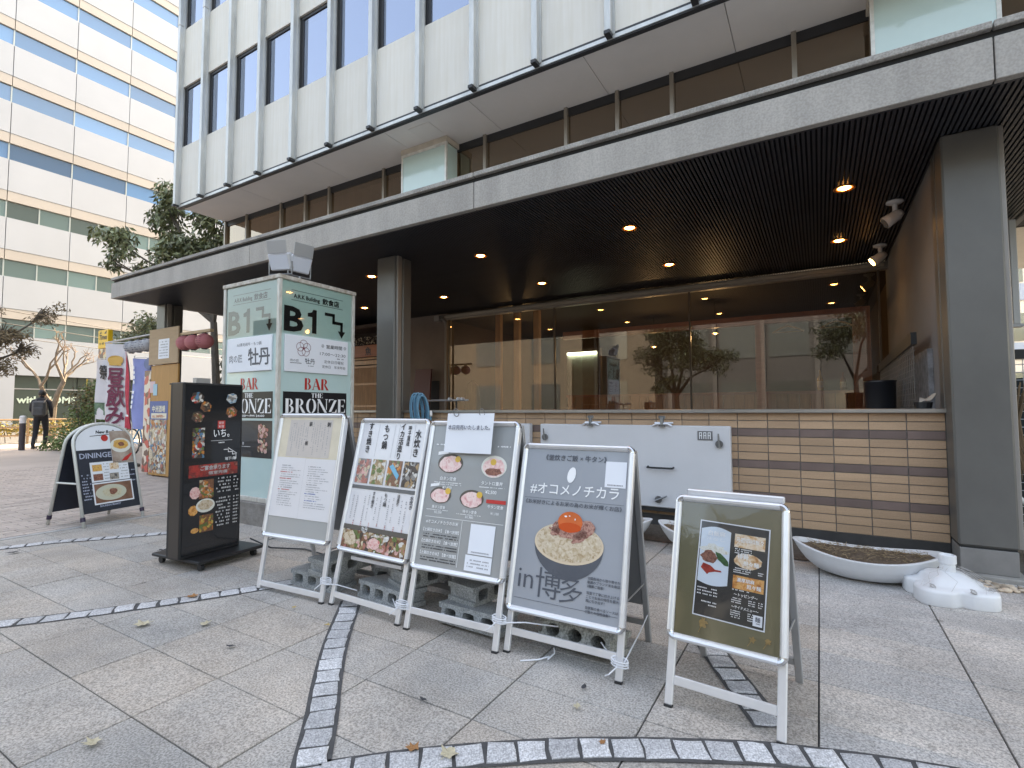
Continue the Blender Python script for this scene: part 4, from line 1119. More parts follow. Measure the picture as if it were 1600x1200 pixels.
def photo(M, parent, x0, y0, x1, y1, d, bg, mats, n, smin, smax, seed=1, name='food_photo'):
    """printed photograph: ground tone with heaps of irregular patches in several colours"""
    rg = random.Random(seed)
    o = MB(M).rect(x0, y0, x1, y1, d).build(name, bg, parent)
    qs = [MB(M) for _ in mats]
    for k in range(n):
        cx, cy = rg.uniform(x0, x1), rg.uniform(y0, y1); r_ = rg.uniform(smin, smax); asp = rg.uniform(.35, .9); rot = rg.uniform(0, math.pi)
        pts = []
        for i in range(9):
            a = 2 * math.pi * i / 9; w = rg.uniform(.75, 1.2)
            u, v = r_ * math.cos(a) * w, r_ * asp * math.sin(a) * w
            px, py = cx + u * math.cos(rot) - v * math.sin(rot), cy + u * math.sin(rot) + v * math.cos(rot)
            pts.append((min(max(px, x0), x1), min(max(py, y0), y1)))
        qs[k % len(mats)].poly(pts, d + .0006 + .00004 * k)
    for q_, m_ in zip(qs, mats):
        if q_.V: q_.build('photo_patches', m_, parent)
def tone(name, c, v=.35, sc=70): return mat(name, c, .35, var=v, scale=sc, coat=.2)
t_meat = tone('tone_meat', (.42, .16, .13)); t_pink = tone('tone_pink', (.62, .36, .33)); t_cream = tone('tone_cream', (.55, .47, .34)); t_leafg = tone('tone_leaf', (.12, .17, .05)); t_dark = tone('tone_dark', (.06, .045, .04))
t_broth = tone('tone_broth', (.34, .22, .11)); t_white = tone('tone_white', (.62, .60, .56), .15); t_orange = tone('tone_orange', (.55, .20, .05)); t_red = tone('tone_red', (.38, .04, .03)); t_grey = tone('tone_grey', (.22, .21, .20)); t_blue = tone('tone_blue', (.08, .20, .32)); t_yel = tone('tone_yellow', (.58, .40, .10)); t_brown = tone('tone_brown', (.20, .09, .05))
p_grey = mat("poster_grey", (0.315, 0.34, 0.375), 0.35, var=0.03, scale=2, coat=0.35)
p_taupe = mat("poster_taupe", (0.36, 0.365, 0.355), 0.3, c2=(0.255, 0.28, 0.295), scale=1.1, coat=0.5)
p_olive = mat("poster_olive", (0.155, 0.14, 0.082), 0.22, var=0.12, scale=1.2, coat=0.8)
p_white = mat("poster_white", (0.70, 0.70, 0.72), 0.3, var=0.03, scale=2, coat=0.4)
p_cream = mat("poster_aged_cream", (0.66, 0.59, 0.46), 0.5, var=0.06, scale=12, coat=0.2)
p_old = mat("poster_old_sheet", (0.55, 0.50, 0.46), 0.5, var=0.05, scale=6, coat=0.2)
p_backing = mat("poster_backing", (0.36, 0.375, 0.375), 0.3, var=0.05, scale=2, coat=0.5)
p_black = mat("poster_black", (0.022, 0.024, 0.028), 0.28, var=0.2, scale=3, coat=0.6)
yolk = mat("print_egg_yolk", (0.66, 0.145, 0.045), 0.25, var=0.15, scale=9)
bowl_p = mat("print_bowl", (0.085, 0.095, 0.115), 0.4, var=0.12, scale=5)
rim_p = mat("print_bowl_rim", (0.68, 0.55, 0.40), 0.4)
plate_p = mat("print_plate", (0.62, 0.70, 0.78), 0.3, var=0.05, scale=6)
plate_w = mat("print_white_plate", (0.72, 0.72, 0.66), 0.35)

# ------------------------------------------------------------------ A-frame menu boards
def mk(o, a, b):
    a, b, o = Vector(a), Vector(b), Vector(o); c = a.cross(b)
    return Matrix(((a.x, b.x, c.x, o.x), (a.y, b.y, c.y, o.y), (a.z, b.z, c.z, o.z), (0, 0, 0, 1)))
PROF = [(0, -0.012), (0, 0.006), (0.003, 0.012), (0.010, 0.0155), (0.018, 0.013), (0.026, 0.004), (0.026, -0.012)]
def leaf_frame(t, LM, x0, x1, y0, y1, rail_m, corner_m, r=0.032):
    n = (0, 0, 1)
    Lr = lambda: MB(LM)
    Lr().prism(PROF, [mk((x0, y0 + r, 0), (1, 0, 0), n), mk((x0, y1 - r, 0), (1, 0, 0), n)]).build("snap_rail", rail_m, t)
    Lr().prism(PROF, [mk((x1, y1 - r, 0), (-1, 0, 0), n), mk((x1, y0 + r, 0), (-1, 0, 0), n)]).build("snap_rail", rail_m, t)
    Lr().prism(PROF, [mk((x0 + r, y1, 0), (0, -1, 0), n), mk((x1 - r, y1, 0), (0, -1, 0), n)]).build("snap_rail", rail_m, t)
    Lr().prism(PROF, [mk((x1 - r, y0, 0), (0, 1, 0), n), mk((x0 + r, y0, 0), (0, 1, 0), n)]).build("snap_rail", rail_m, t)
    for cx, cy, a0 in ((x0 + r, y0 + r, 180), (x1 - r, y0 + r, 270), (x1 - r, y1 - r, 0), (x0 + r, y1 - r, 90)):
        ms = []
        for k in range(7):
            a = R(a0 + 90 - 15 * k); d = (math.cos(a), math.sin(a), 0)
            rr = r + 0.0008
            ms.append(mk((cx + rr * d[0], cy + rr * d[1], 0.0006), (-d[0], -d[1], 0), n))
        Lr().prism([(a, b) for a, b in PROF], ms).build("corner_cap", corner_m, t, smooth=False)
def a_board(name, label, FL, FR, L, v0, wf, th, poster_m, rear=0.5, rear_poster=None, group="aluminium A-frame menu boards on the plaza", tall_rear=True, bar=0.085):
    FL, FR = Vector(FL), Vector(FR)
    mid = (FL + FR) / 2; ang = math.atan2(FR.y - FL.y, FR.x - FL.x)
    t = thing(name, label, "menu board", (mid.x, mid.y, 0.0), ang, group)
    c, s = math.cos(R(th)), math.sin(R(th))
    LM = Matrix(((1, 0, 0, 0), (0, s, -c, 0), (0, c, s, 0), (0, 0, 0, 1)))
    hw_ = wf / 2
    leaf_frame(t, LM, -hw_, hw_, v0, L, alu, chrome)
    ps = MB(LM).box(-hw_ + 0.022, hw_ - 0.022, v0 + 0.022, L - 0.022, -0.010, -0.001).build("poster", poster_m, t)
    for sx in (-1, 1):
        a, b = sorted((sx * (hw_ - 0.004), sx * (hw_ - 0.034)))
        MB(LM).bbox(a, b, 0.012, L - 0.05, -0.031, -0.0125, 0.003).build("leg", alu, t)
        MB(LM).bbox(a - 0.001, b + 0.001, 0.0, 0.012, -0.033, -0.0105, 0.002).build("foot_cap", black, t)
    MB(LM).bbox(-hw_ + 0.0345, hw_ - 0.0345, bar, bar + 0.032, -0.030, -0.014, 0.002).build("cross_bar", alu, t)
    # rear leaf
    yt, zt = (L - 0.02) * s + 0.05, (L - 0.02) * c
    ln = math.hypot(rear - yt, zt); s2, c2 = (rear - yt) / ln, zt / ln
    RM = Matrix(((1, 0, 0, 0), (0, -s2, c2, rear), (0, c2, s2, 0), (0, 0, 0, 1)))
    for sx in (-1, 1):
        a, b = sorted((sx * (hw_ - 0.006), sx * (hw_ - 0.034)))
        MB(RM).bbox(a, b, 0.0, ln, -0.02, 0.0, 0.003).build("rear_leg", alu_dark, t)
    MB(RM).box(-hw_ + 0.035, hw_ - 0.035, bar, bar + 0.03, -0.018, -0.003).build("rear_cross_bar", alu_dark, t)
    MB(RM).box(-hw_ + 0.034, hw_ - 0.034, v0, ln - 0.01, -0.012, -0.004).build("rear_panel", mat("rear_panel_grey", (0.20, 0.205, 0.21), 0.5), t)
    MB(RM).bbox(-hw_ + 0.02, hw_ - 0.02, ln - 0.03, ln + 0.006, -0.024, 0.006, 0.003).build("hinge_bar", alu, t)
    for sx in (-1, 1):
        MB().tube([(sx * (hw_ - 0.02), 0.30 * s + 0.02, 0.30 * c), (sx * (hw_ - 0.02), rear - 0.30 * s2, 0.30 * c2)], 0.004, 6).build("stay", alu_dark, t)
    # thin clear cover sheet, slightly buckled
    vs, fs = [], []
    x0, x1, y0, y1 = -hw_ + 0.024, hw_ - 0.024, v0 + 0.024, L - 0.024
    ph_ = random.uniform(0, 6)
    for i in range(13):
        for j in range(19):
            u, v = i / 12, j / 18
            e = math.sin(math.pi * u) * math.sin(math.pi * v)
            vs.append((x0 + (x1 - x0) * u, y0 + (y1 - y0) * v, 0.0085 + e * (0.0012 * math.sin(u * 7 + v * 4 + ph_) + 0.0011 * math.sin(v * 11 - u * 5 + ph_ * 2))))
    for i in range(12):
        for j in range(18): fs.append((i * 19 + j, (i + 1) * 19 + j, (i + 1) * 19 + j + 1, i * 19 + j + 1))
    if wf < .5: MB(LM).add(vs, fs).build("cover_sheet", glass("clear_film", (0.98, 0.98, 0.98), 0.45, 0.0), t, smooth=True)
    pw = wf - 0.052
    PM = LM @ Matrix.Translation((-hw_ + 0.026, v0 + 0.026, 0.0)) @ Matrix.Scale(pw, 4)
    return t, ps, PM, (L - v0 - 0.052) / pw

# first board: aged menu and two white sheets
t1, ps, PM, ph = a_board("menu_board", "leftmost silver menu board with aged cream vertical menu over two white sheets", (-3.10, 1.995), (-2.52, 2.035), 1.125, 0.33, 0.585, 9.5, p_backing, rear=0.5, bar=0.03)
MB(PM).rect(0.0, 0.90, 1.0, ph, 0.001).build("aged_sheet", p_cream, ps)
MB(PM).rect(0.14, 0.915, 0.86, ph - 0.03, 0.003).build("old_menu_sheet", p_old, ps)
q = MB(PM)
for k, x in enumerate([.80, .74, .70, .66, .62, .585, .55, .46, .43, .385, .345, .30, .255, .215, .18]):
    greek_v(q, x, ph - .06 - .03 * (k % 3), .95 + .08 * ((k * 7) % 5) / 2, .017, .004)
q.build("fine_print", inklight, ps)
q = MB(PM)
q.text("刺", .80, ph - .05, .065, .005, vert=True, bold=.02).text("鉄", .50, ph - .05, .06, .005, vert=True, bold=.02).text("板", .47, 1.11, .055, .005, vert=True, bold=.02).text("一", .22, ph - .06, .035, .005, vert=True)
q.build("lettering", ink, ps)
MB(PM).rect(0.0, 0.20, 0.495, 0.905, 0.004).build("white_sheet", p_white, ps)
MB(PM).rect(0.497, 0.20, 0.995, 0.90, 0.0045).build("white_sheet", p_white, ps)
for x0, y0, rows_ in ((.10, .80, "gllrllrlllgrllgllll"), (.56, .80, "glllglllglllbllblll")):
    red, gr, bl = MB(PM), MB(PM), MB(PM)
    y = y0
    for ch in rows_:
        tgt = {'r': red, 'g': gr, 'l': gr, 'b': bl}[ch]
        greek(tgt, x0 + (0 if ch != 'l' else .01), x0 + (random.uniform(.16, .26) if ch != 'l' else random.uniform(.22, .36)), y, .009 if ch == 'l' else .012, .006)
        y -= .026
    red.build("red_headings", inkred, ps) if red.V else None
    gr.build("menu_lines", inklight, ps)
    if bl.V: bl.build("blue_headings", inkblue, ps)

# second board: brush menu with four photographs
t2, ps, PM, ph = a_board("menu_board", "silver menu board with four brush-lettered columns, small food photographs and large hotpot picture", (-2.487, 2.055), (-1.93, 2.034), 1.11, 0.31, 0.575, 13.5, p_white, rear=0.5, bar=0.05)
q = MB(PM)
for txt, x, y, sz in (("水炊き", .905, ph - .07, .105), ("イカ活造り", .655, ph - .0, .085), ("呼子直送", .765, ph - .03, .058), ("もつ鍋", .40, ph - .02, .098), ("すき焼き", .135, ph + .0, .092)):
    q.text(txt, x, y, sz, .003, vert=True, bold=.028, shear=-.06, pitch=.98, sx=.9)
q.build("brush_lettering", ink, ps)
q = MB(PM)
for x in (.27, .53, .60, .84): q.line([(x, ph - .02), (x - .0, ph - .40)], .003, .002)
q.build("column_rules", inklight, ps)
for k, (m_, x) in enumerate(((f_meat, .02), (f_green, .27), (f_salad, .525), (f_dark, .77))):
    photo(PM, ps, x, .72, x + .215, 1.0, .003, (t_grey, t_broth, t_brown, t_dark)[k], ((t_meat, t_meat, t_pink, t_cream), (t_cream, t_white, t_leafg, t_cream), (t_orange, t_brown, t_cream, t_leafg), (t_grey, t_white, t_broth, t_dark))[k], 46, .015, .045, 11 + k)
MB(PM).poly([(.55, .93), (.60, .96), (.72, .84), (.70, .79)], .0075).build("blue_squid_print", mat("print_blue_squid", (.12, .42, .6), .3), ps)
MB(PM).rect(0, .655, 1, .695, .003).build("dark_band", mat("print_band", (.12, .125, .13), .35), ps)
q, rr = MB(PM), MB(PM)
for k in range(15):
    x = .96 - k * .064
    big = k in (0, 3, 6, 9, 12)
    if not big: greek_v(q, x, .62 - .02 * (k % 3), .33 - .06 * (k % 2), .018, .004)
    if k % 2: greek_v(rr, x, .30, .26, .016, .004)
q.build("menu_lines", inklight, ps); rr.build("red_prices", inkred, ps)
q = MB(PM)
for txt, x, sz in (("水炊き", .965, .05), ("活造り", .77, .045), ("もつ鍋", .575, .052), ("すき焼き", .385, .048)): q.text(txt, x, .64, sz, .004, vert=True, bold=.02, pitch=.95)
q.build("lettering", ink, ps)
photo(PM, ps, 0, 0, 1, .25, .003, t_brown, (t_broth, t_cream, t_meat, t_dark, t_pink, t_white, t_leafg, t_broth), 170, .015, .05, 21, 'hotpot_photo')
MB(PM).rect(0, .20, 1, .252, .0115).build("photo_top_shade", mat("print_dim", (.10, .09, .08), .35), ps)
q = MB(PM); q.text("牡丹", .30, .205, .05, .013, bold=.01).text("TEL 092-291-2838", .50, .165, .03, .013); q.build("photo_lettering", white_print, ps)
MB(PM).ell(.53, .09, .09, .055, .0118, 16, wob=.3).build("meat_print", f_meat, ps)
MB(PM).ell(.14, .11, .10, .08, .0118, 14, wob=.4).build("mushroom_print", f_rice, ps)

# third board: grey dishes
t3, ps, PM, ph = a_board("menu_board", "silver menu board with grey poster of five tongue dishes and a paper notice clipped on", (-1.877, 2.022), (-1.318, 2.04), 1.10, 0.305, 0.572, 13.5, p_taupe, rear=0.5)
for k, (cx, cy, rx, ry) in enumerate(((.27, 1.03, .15, .095), (.80, 1.02, .14, .105), (.20, .70, .125, .08), (.585, .69, .135, .085))):
    MB(PM).ell(cx, cy, rx * 1.05, ry * 1.05, .002, 28).build("dish_print", mat("print_dark_dish", (.10, .085, .07), .35) if k != 1 else plate_w, ps)
    MB(PM).ell(cx, cy - .008, rx * .92, ry * .88, .004, 20, wob=.12).build("meat_print", f_pink, ps)
    if k == 1: MB(PM).ell(cx, cy - .05, rx * .7, ry * .35, .0045, 16, wob=.2).build("dark_meat_print", f_brown, ps)
    MB(PM).ell(cx + (.09 if k != 1 else -.01), cy + (.045), .035, .032, .005, 14).build("egg_print", mat("print_lemon", (.72, .45, .08), .3), ps)
q = MB(PM)
q.text("白タン定食", .27, .855, .042, .003, 'c', bold=.012).text("¥1,650", .27, .765, .042, .003, 'c', bold=.01)
q.text("タントロ重丼", .80, .84, .042, .003, 'c', bold=.012).text("¥2,500", .80, .755, .046, .003, 'c', bold=.012)
q.text("黒タン定食", .20, .565, .034, .003, 'c', bold=.01).text("¥2,200", .20, .515, .034, .003, 'c')
q.text("特タン定食", .585, .55, .034, .003, 'c', bold=.01).text("¥1,980", .585, .50, .034, .003, 'c')
q.text("牛タン定食", .87, .62, .036, .003, 'c', bold=.01).text("¥1,100", .87, .56, .034, .003, 'c')
q.rect(.05, .475, .98, .479, .003).rect(.51, .03, .514, .47, .003)
q.text("#オコメノチカラのお米", .27, .415, .04, .003, 'c', width=.40, bold=.01)
for y in (.335, .225, .11): q.text("【土鍋炊き白米】【食べ放題】", .27, y, .036, .003, 'c', width=.44, bold=.012)
for y in (.825, .805): greek(q, .10, .44, y, .010, .003)
for y in (.81,): greek(q, .66, .95, y, .010, .003)
greek(q, .06, .33, 1.215, .016, .003); greek(q, .80, .98, 1.215, .016, .003); greek(q, .05, .33, .545, .008, .003); greek(q, .43, .72, .53, .008, .003)
q.build("white_lettering", white_print, ps)
q = MB(PM)
for y in (.30, .275, .19, .165, .075, .05): greek(q, .06, .49, y, .012, .003, .3)
q.build("fine_print", ink, ps)
MB(PM).rect(.76, .665, .98, .70, .003).build("red_label", inkred, ps)
MB(PM).add([(.10, 1.11, .003), (.23, 1.13, .003), (.23, 1.165, .003), (.10, 1.145, .003)], [(0, 1, 2, 3)]).build("white_tag", white_print, ps)
MB(PM).add([(.06, .775, .003), (.17, .795, .003), (.17, .825, .003), (.06, .805, .003)], [(0, 1, 2, 3)]).build("white_tag", white_print, ps)
MB(PM).rect(.62, .175, .90, .455, .004).build("white_card", paper, ps)
MB(PM).rect(.60, .02, .90, .165, .004).build("white_card", paper, ps)
q = MB(PM); greek(q, .66, .86, .19, .012, .006)
for y in (.115, .085, .055): greek(q, .63, .87, y, .012, .006)
q.build("card_print", inklight, ps)
# sold-out notice hanging from two rings on the third board
t3m = t3.matrix_world
no = thing("paper_notice", "white sold-out notice with one line of Japanese hanging on two rings", "notice", (-1.60, 2.245, 1.09), R(2))
c, s = math.cos(R(10)), math.sin(R(10))
NM = Matrix(((1, 0, 0, 0), (0, s, -c, 0), (0, c, s, 0), (0, 0, 0, 1)))
vs, fs = [], []
for i in range(9):
    for j in range(7):
        u, v = i / 8 * .30 - .15, j / 6 * .212 - .19
        vs.append((u, v, 0.006 + 0.003 * math.sin(u * 14 + v * 6) + 0.004 * (0.05 - v) * (u * 8)))
for i in range(8):
    for j in range(6): fs.append((i * 7 + j, (i + 1) * 7 + j, (i + 1) * 7 + j + 1, i * 7 + j + 1))
pn = MB(NM).add(vs, fs).build("paper_sheet", paper, no, smooth=True)
MB(NM).text("本日完売いたしました。", 0, -.065, .027, .0125, 'c', bold=.012, width=.265).build("lettering", mat("marker_ink", (.05, .06, .10), .5), pn)
for u in (-.09, .075):
    MB(NM).tube([(u + .017 * math.cos(k * .6), .025 + .02 * math.sin(k * .6), .012 + .008 * math.sin(k * .6)) for k in range(11)], .0022, 6).build("ring", hw, no)

# fourth board: rice bowl
t4, ps, PM, ph = a_board("menu_board", "silver menu board with grey poster of a rice bowl topped by an egg yolk", (-1.300, 2.075), (-0.734, 2.078), 0.99, 0.19, 0.580, 14, p_grey, rear=0.48)
q = MB(PM)
q.text("《釜炊きご飯 × 牛タン》", .50, 1.315, .058, .003, 'c', bold=.018, width=.60)
q.text("《お米好きによるお米の為のお米が輝くお店》", .50, .905, .044, .003, 'c', bold=.012, width=.93)
q.text("in", .045, .165, .25, .003, bold=-.004, sx=.95, width=.15).text("博", .345, .13, .27, .003, 'c', bold=-.002).text("多", .565, .12, .24, .003, 'c', bold=-.002)
q.rect(.02, .07, .985, .073, .003).rect(.02, .955, .98, .9575, .003)
q.build("dark_lettering", inkgrey, ps)
q = MB(PM)
for k, ln_ in enumerate(["全国各地から取り寄せた", "厳選のブランド米を毎日", "2種類ご用意！", "", "羽釜で丁寧に炊き上げる", "ことでお米の特性を最大", "限に引き出す！", "", "自家製の食べるソースは", "ご飯との相性抜群！"]):
    if ln_: q.text(ln_, .705, .325 - k * .031 + (.008 * (k // 4)), .0262, .003, bold=.008)
q.build("paragraph", inkgrey, ps)
q = MB(PM)
q.text("#オコメノチカラ", .50, 1.005, .115, .003, 'c', bold=.012, width=.86)
q.ell(.475, 1.185, .040, .072, .003, 24, rot=-12)
q.build("white_lettering", white_print, ps)
MB(PM).rect(.795, 1.10, .985, 1.325, .003).build("white_card", paper, ps)
q = MB(PM); greek(q, .82, .96, 1.115, .012, .005); q.build("card_print", inklight, ps)
PB = PM @ Matrix.Translation((-.045 + .545 * .08, -.055 + .6 * .08, 0)) @ Matrix.Scale(.92, 4)
bx_, by_ = .545, .60
q = MB(PB)
pts = [(bx_ - .355, by_ + .03)]
for k in range(25):
    a = math.pi + math.pi * k / 24; pts.append((bx_ + .355 * math.cos(a) * (1 - .10 * abs(math.sin(a)) ** 3), by_ + .03 + .315 * math.sin(a) * (1 if True else 1)))
q.poly(pts, .003).build("bowl_print", bowl_p, ps)
MB(PB).ell(bx_, by_ + .045, .358, .19, .0045, 40).build("bowl_rim_print", rim_p, ps)
MB(PB).ell(bx_, by_ + .055, .338, .178, .0055, 40).build("rice_print", f_rice, ps)
q = MB(PB)
for k in range(46):
    a, r_ = random.uniform(0, 6.28), random.uniform(.3, 1) ** .5
    q.ell(bx_ + .30 * r_ * math.cos(a), by_ + .07 + .165 * r_ * math.sin(a), random.uniform(.022, .05), random.uniform(.018, .04), .006 + k * .00004, 9, wob=.35)
q.build("rice_grain_print", food("print_rice_light", [(.40, .28, .16), (.58, .47, .33), (.72, .64, .52)], 50), ps)
q = MB(PB)
for cx, cy, rx, ry, rot in ((.43, .80, .075, .05, 40), (.52, .745, .17, .05, -8), (.72, .79, .085, .075, 20), (.40, .74, .05, .035, 20), (.66, .72, .09, .045, 35), (.50, .84, .10, .03, 10)):
    q.ell(cx, cy, rx, ry, .0085, 14, rot=rot, wob=.35)
q.build("grilled_meat_print", food("print_grilled_meat", [(.13, .045, .035), (.32, .13, .10), (.52, .30, .24), (.22, .08, .06)], 85), ps)
MB(PB).ell(.55, .845, .128, .098, .010, 30).build("egg_yolk_print", yolk, ps)
MB(PB).ell(.55, .795, .118, .045, .0106, 24).build("egg_shade_print", mat("print_yolk_deep", (.62, .085, .02), .25), ps)
q = MB(PB); q.ell(.50, .895, .014, .008, .012, 10).ell(.54, .902, .009, .005, .012, 10).ell(.60, .875, .006, .01, .012, 8); q.build("egg_glint_print", white_print, ps)

# fifth board: small, olive
t5, ps, PM, ph = a_board("menu_board", "small silver menu board nearest the camera with a black noodle poster on olive backing", (-0.540, 2.017), (-0.133, 1.984), 0.805, 0.245, 0.425, 16.5, p_olive, rear=0.52)
c_ = MB().bbox(-0.18, 0.19, 0.262, 0.285, 0.765, 0.792, 0.004).build("top_sleeve", alu, t5)
PM5 = PM @ Matrix.Rotation(R(-2.0), 4, 'Z')
x0, x1, y0, y1 = .17, .86, .22, 1.19
bs = MB(PM5).rect(x0, y0, x1, y1, .002).build("poster_border", paper, ps)
MB(PM5).rect(x0 + .012, y0 + .012, x1 - .012, y1 - .012, .0035).build("black_poster", p_black, ps)
pl = MB(PM5)
pl.poly([(.19, .60)] + [(.19 + .30 * k / 12, .565 - .0 + .028 * math.cos(math.pi * (k / 12 - .5)) * -1) for k in range(13)] + [(.49, 1.10)] + [(.49 - .30 * k / 12, 1.10 + .035 * math.sin(math.pi * k / 12)) for k in range(1, 13)], .005).build("plate_print", plate_p, ps)
MB(PM5).ell(.29, .82, .085, .065, .0065, 18, wob=.3).build("meat_print", f_brown, ps)
MB(PM5).ell(.42, .82, .085, .035, .0068, 14, rot=-42, wob=.3).build("greens_print", mat("print_greens", (.03, .10, .03), .35, var=.5, scale=60), ps)
MB(PM5).ell(.33, .90, .13, .05, .006, 16, wob=.5).build("noodle_print", food("print_noodles", [(.62, .60, .50), (.74, .76, .74), (.55, .50, .36)], 80), ps)
q = MB(PM5); q.poly([(.215, .70), (.235, .75), (.31, .735), (.36, .70), (.42, .70), (.425, .685), (.36, .68), (.30, .66), (.285, .64)], .007); q.build("sauce_print", mat("print_red_sauce", (.36, .03, .02), .3, var=.3, scale=50), ps)
MB(PM5).rect(.53, .965, .82, 1.10, .005).build("ramen_photo", f_broth, ps)
MB(PM5).ell(.67, .84, .135, .075, .005, 20, wob=.15).build("ramen_photo", f_broth, ps)
MB(PM5).rect(.54, .56, .83, .69, .005).build("noodle_photo", f_fry, ps)
q = MB(PM5)
q.text("白飯麻", .35, 1.045, .055, .008, 'c', bold=.02, width=.17).text("汁なし", .34, .995, .034, .008, 'c', width=.19)
q.text("元祖!四川担々", .675, 1.025, .05, .008, 'c', bold=.02, width=.26).text("排骨", .62, .86, .055, .008, 'c', bold=.02).text("担々麺", .70, .80, .05, .008, 'c', bold=.02)
q.text("濃厚胡麻", .66, .635, .042, .008, 'c', bold=.02).text("担々麺", .74, .585, .045, .008, 'c', bold=.02)
q.text("〜トッピング〜", .67, .495, .034, .008, 'c', bold=.02, width=.22).text("〜サイドメニュー〜", .67, .375, .034, .008, 'c', bold=.02, width=.25)
for y in (.945, .925, .905, .755, .735, .715, .545): greek(q, .54, .70, y, .011, .006)
for y in (.745, .725): greek(q, .77, .82, y, .010, .006)
for y in (.465, .445, .425, .345, .325, .305, .285): greek(q, .54, .63, y, .010, .006); greek(q, .70, .76, y, .010, .006); greek(q, .79, .83, y, .010, .006)
for y in (.495, .465, .435, .365, .335): greek(q, .20 + (.05 if y < .4 else 0), .40, y, .013, .006)
q.build("white_lettering", white_print, ps)
MB(PM5).rect(.75, .255, .835, .355, .008).build("white_card", paper, ps)
q = MB(PM5); q.text("麺", .7925, .298, .05, .010, 'c', bold=.01); greek(q, .77, .815, .275, .009, .010); q.build("card_print", inkgrey, ps)
lm = mat("dry_leaf", (.33, .21, .075), .7, var=.3, scale=60)
def leaf_shape(mb, cx, cy, s, rot, d, points=5):
    pts = []
    n = points * 4
    for k in range(n):
        a = 2 * math.pi * k / n
        r_ = s * (0.62 + 0.38 * abs(math.cos(points * a / 2)) ** 1.2) * random.uniform(.6, 1.15)
        pts.append((cx + r_ * math.cos(a + rot), cy + r_ * math.sin(a + rot)))
    mb.poly(pts, d)
for cx, cy, s_ in ((.29, .155, .055), (.76, .10, .035), (.90, .115, .038)):
    q = MB(PM); leaf_shape(q, cx, cy, s_, random.uniform(0, 3), .003, 5); q.line([(cx, cy), (cx - .04, cy - .09 * s_ / .05)], .006, .0034)
    q.build("trapped_leaf", lm, ps)

# ------------------------------------------------------------------ concrete blocks and ties
blk = mat("concrete_block", (0.33, 0.345, 0.345), 0.9, var=0.16, scale=9, speck=0.35, sscale=150, bump=0.6, bscale=110)
blk_o = mat("mossy_concrete_block", (0.27, 0.275, 0.25), 0.95, c2=(0.40, 0.41, 0.39), scale=14, speck=0.4, sscale=120, bump=0.9, bscale=70)
def block(x, y, z, rot, lab, m=blk, h=0.10, tilt=0.0, rnd=False):
    """hollow block lying on its side: cells run front to back"""
    t = thing("concrete_block", lab, "concrete block", (x, y, z), rot, "hollow concrete blocks weighing down the menu boards")
    t.rotation_euler = (tilt, 0, rot)
    W_, D_ = 0.39, 0.19
    hx = [-0.118, 0.0, 0.118]; hr = 0.037; hz = h * 0.5; hh = h / 2 - 0.022
    # outline (with concave ends) minus three cells: built as vertical strips, so the holes are real
    xs = []
    vs, fs = [], []
    def cell(cx):
        n = 16; pts = []
        e = 2.0 if rnd else 5.0
        for k in range(n):
            a = 2 * math.pi * k / n
            c_, s_ = math.cos(a), math.sin(a)
            r_ = 1 / (abs(c_) ** e + abs(s_) ** e) ** (1 / e)
            pts.append((cx + hr * c_ * r_, hz + hh * s_ * r_))
        return pts
    bounds = [-W_ / 2, -0.059, 0.059, W_ / 2]
    seg_b = [(-0.177, -0.059), (-0.059, 0.059), (0.059, 0.177)]
    mb = MB()
    for (xa, xb), cx in zip(seg_b, hx):
        inner = cell(cx); n = len(inner)
        outer = []
        for k in range(n):
            a = 2 * math.pi * k / n; c_, s_ = math.cos(a), math.sin(a)
            f = min((xb - xa) / 2 / abs(c_) if abs(c_) > 1e-6 else 9, (h / 2) / abs(s_) if abs(s_) > 1e-6 else 9)
            outer.append(((xa + xb) / 2 + c_ * f, hz + s_ * f))
        # snap true corners
        for sx in (-1, 1):
            for sz in (-1, 1):
                tx, tz = (xa + xb) / 2 + sx * (xb - xa) / 2, hz + sz * h / 2
                j = min(range(n), key=lambda q_: (outer[q_][0] - tx) ** 2 + (outer[q_][1] - tz) ** 2); outer[j] = (tx, tz)
        v = []
        for yy in (-D_ / 2, D_ / 2):
            v += [(p[0], yy, p[1]) for p in outer] + [(p[0], yy, p[1]) for p in inner]
        f_ = []
        for k in range(n):
            k2 = (k + 1) % n
            f_.append((k, k2, n + k2, n + k)); f_.append((2 * n + k2, 2 * n + k, 3 * n + k, 3 * n + k2))
            f_.append((n + k, n + k2, 3 * n + k2, 3 * n + k)); f_.append((k2, k, 2 * n + k, 2 * n + k2))
        mb.add(v, f_)
    for sx in (-1, 1):     # concave ends: two lips and a recessed web
        a, b = sorted((sx * 0.1775, sx * 0.195))
        for z0, z1 in ((0.0, 0.026), (h - 0.026, h)):
            mb.add([(a, -D_/2, z0), (b, -D_/2, z0), (b, D_/2, z0), (a, D_/2, z0), (a, -D_/2, z1), (b, -D_/2, z1), (b, D_/2, z1), (a, D_/2, z1)], [(3, 2, 1, 0), (4, 5, 6, 7), (0, 1, 5, 4), (1, 2, 6, 5), (2, 3, 7, 6), (3, 0, 4, 7)])
    mb.build("block_body", m, t)
    return t
block(-2.80, 2.285, 0, R(3), "light grey hollow block flat on the paving inside the leftmost menu board")
block(-2.70, 2.36, 0.1, R(84), "light grey hollow block stacked crosswise, topmost inside the leftmost menu board")
block(-2.19, 2.27, 0.015, R(-7), "grey hollow block lying behind the bar of the brush-lettered menu board", tilt=R(-6))
block(-2.06, 2.42, 0.115, R(70), "grey hollow block set crosswise, topmost behind the brush-lettered menu board")
block(-2.40, 2.62, 0, R(18), "dark shaded hollow block at the back, between the two left menu boards")
block(-1.56, 2.26, 0.01, R(-2), "grey hollow block with three square holes below the grey dishes board", tilt=R(-5))
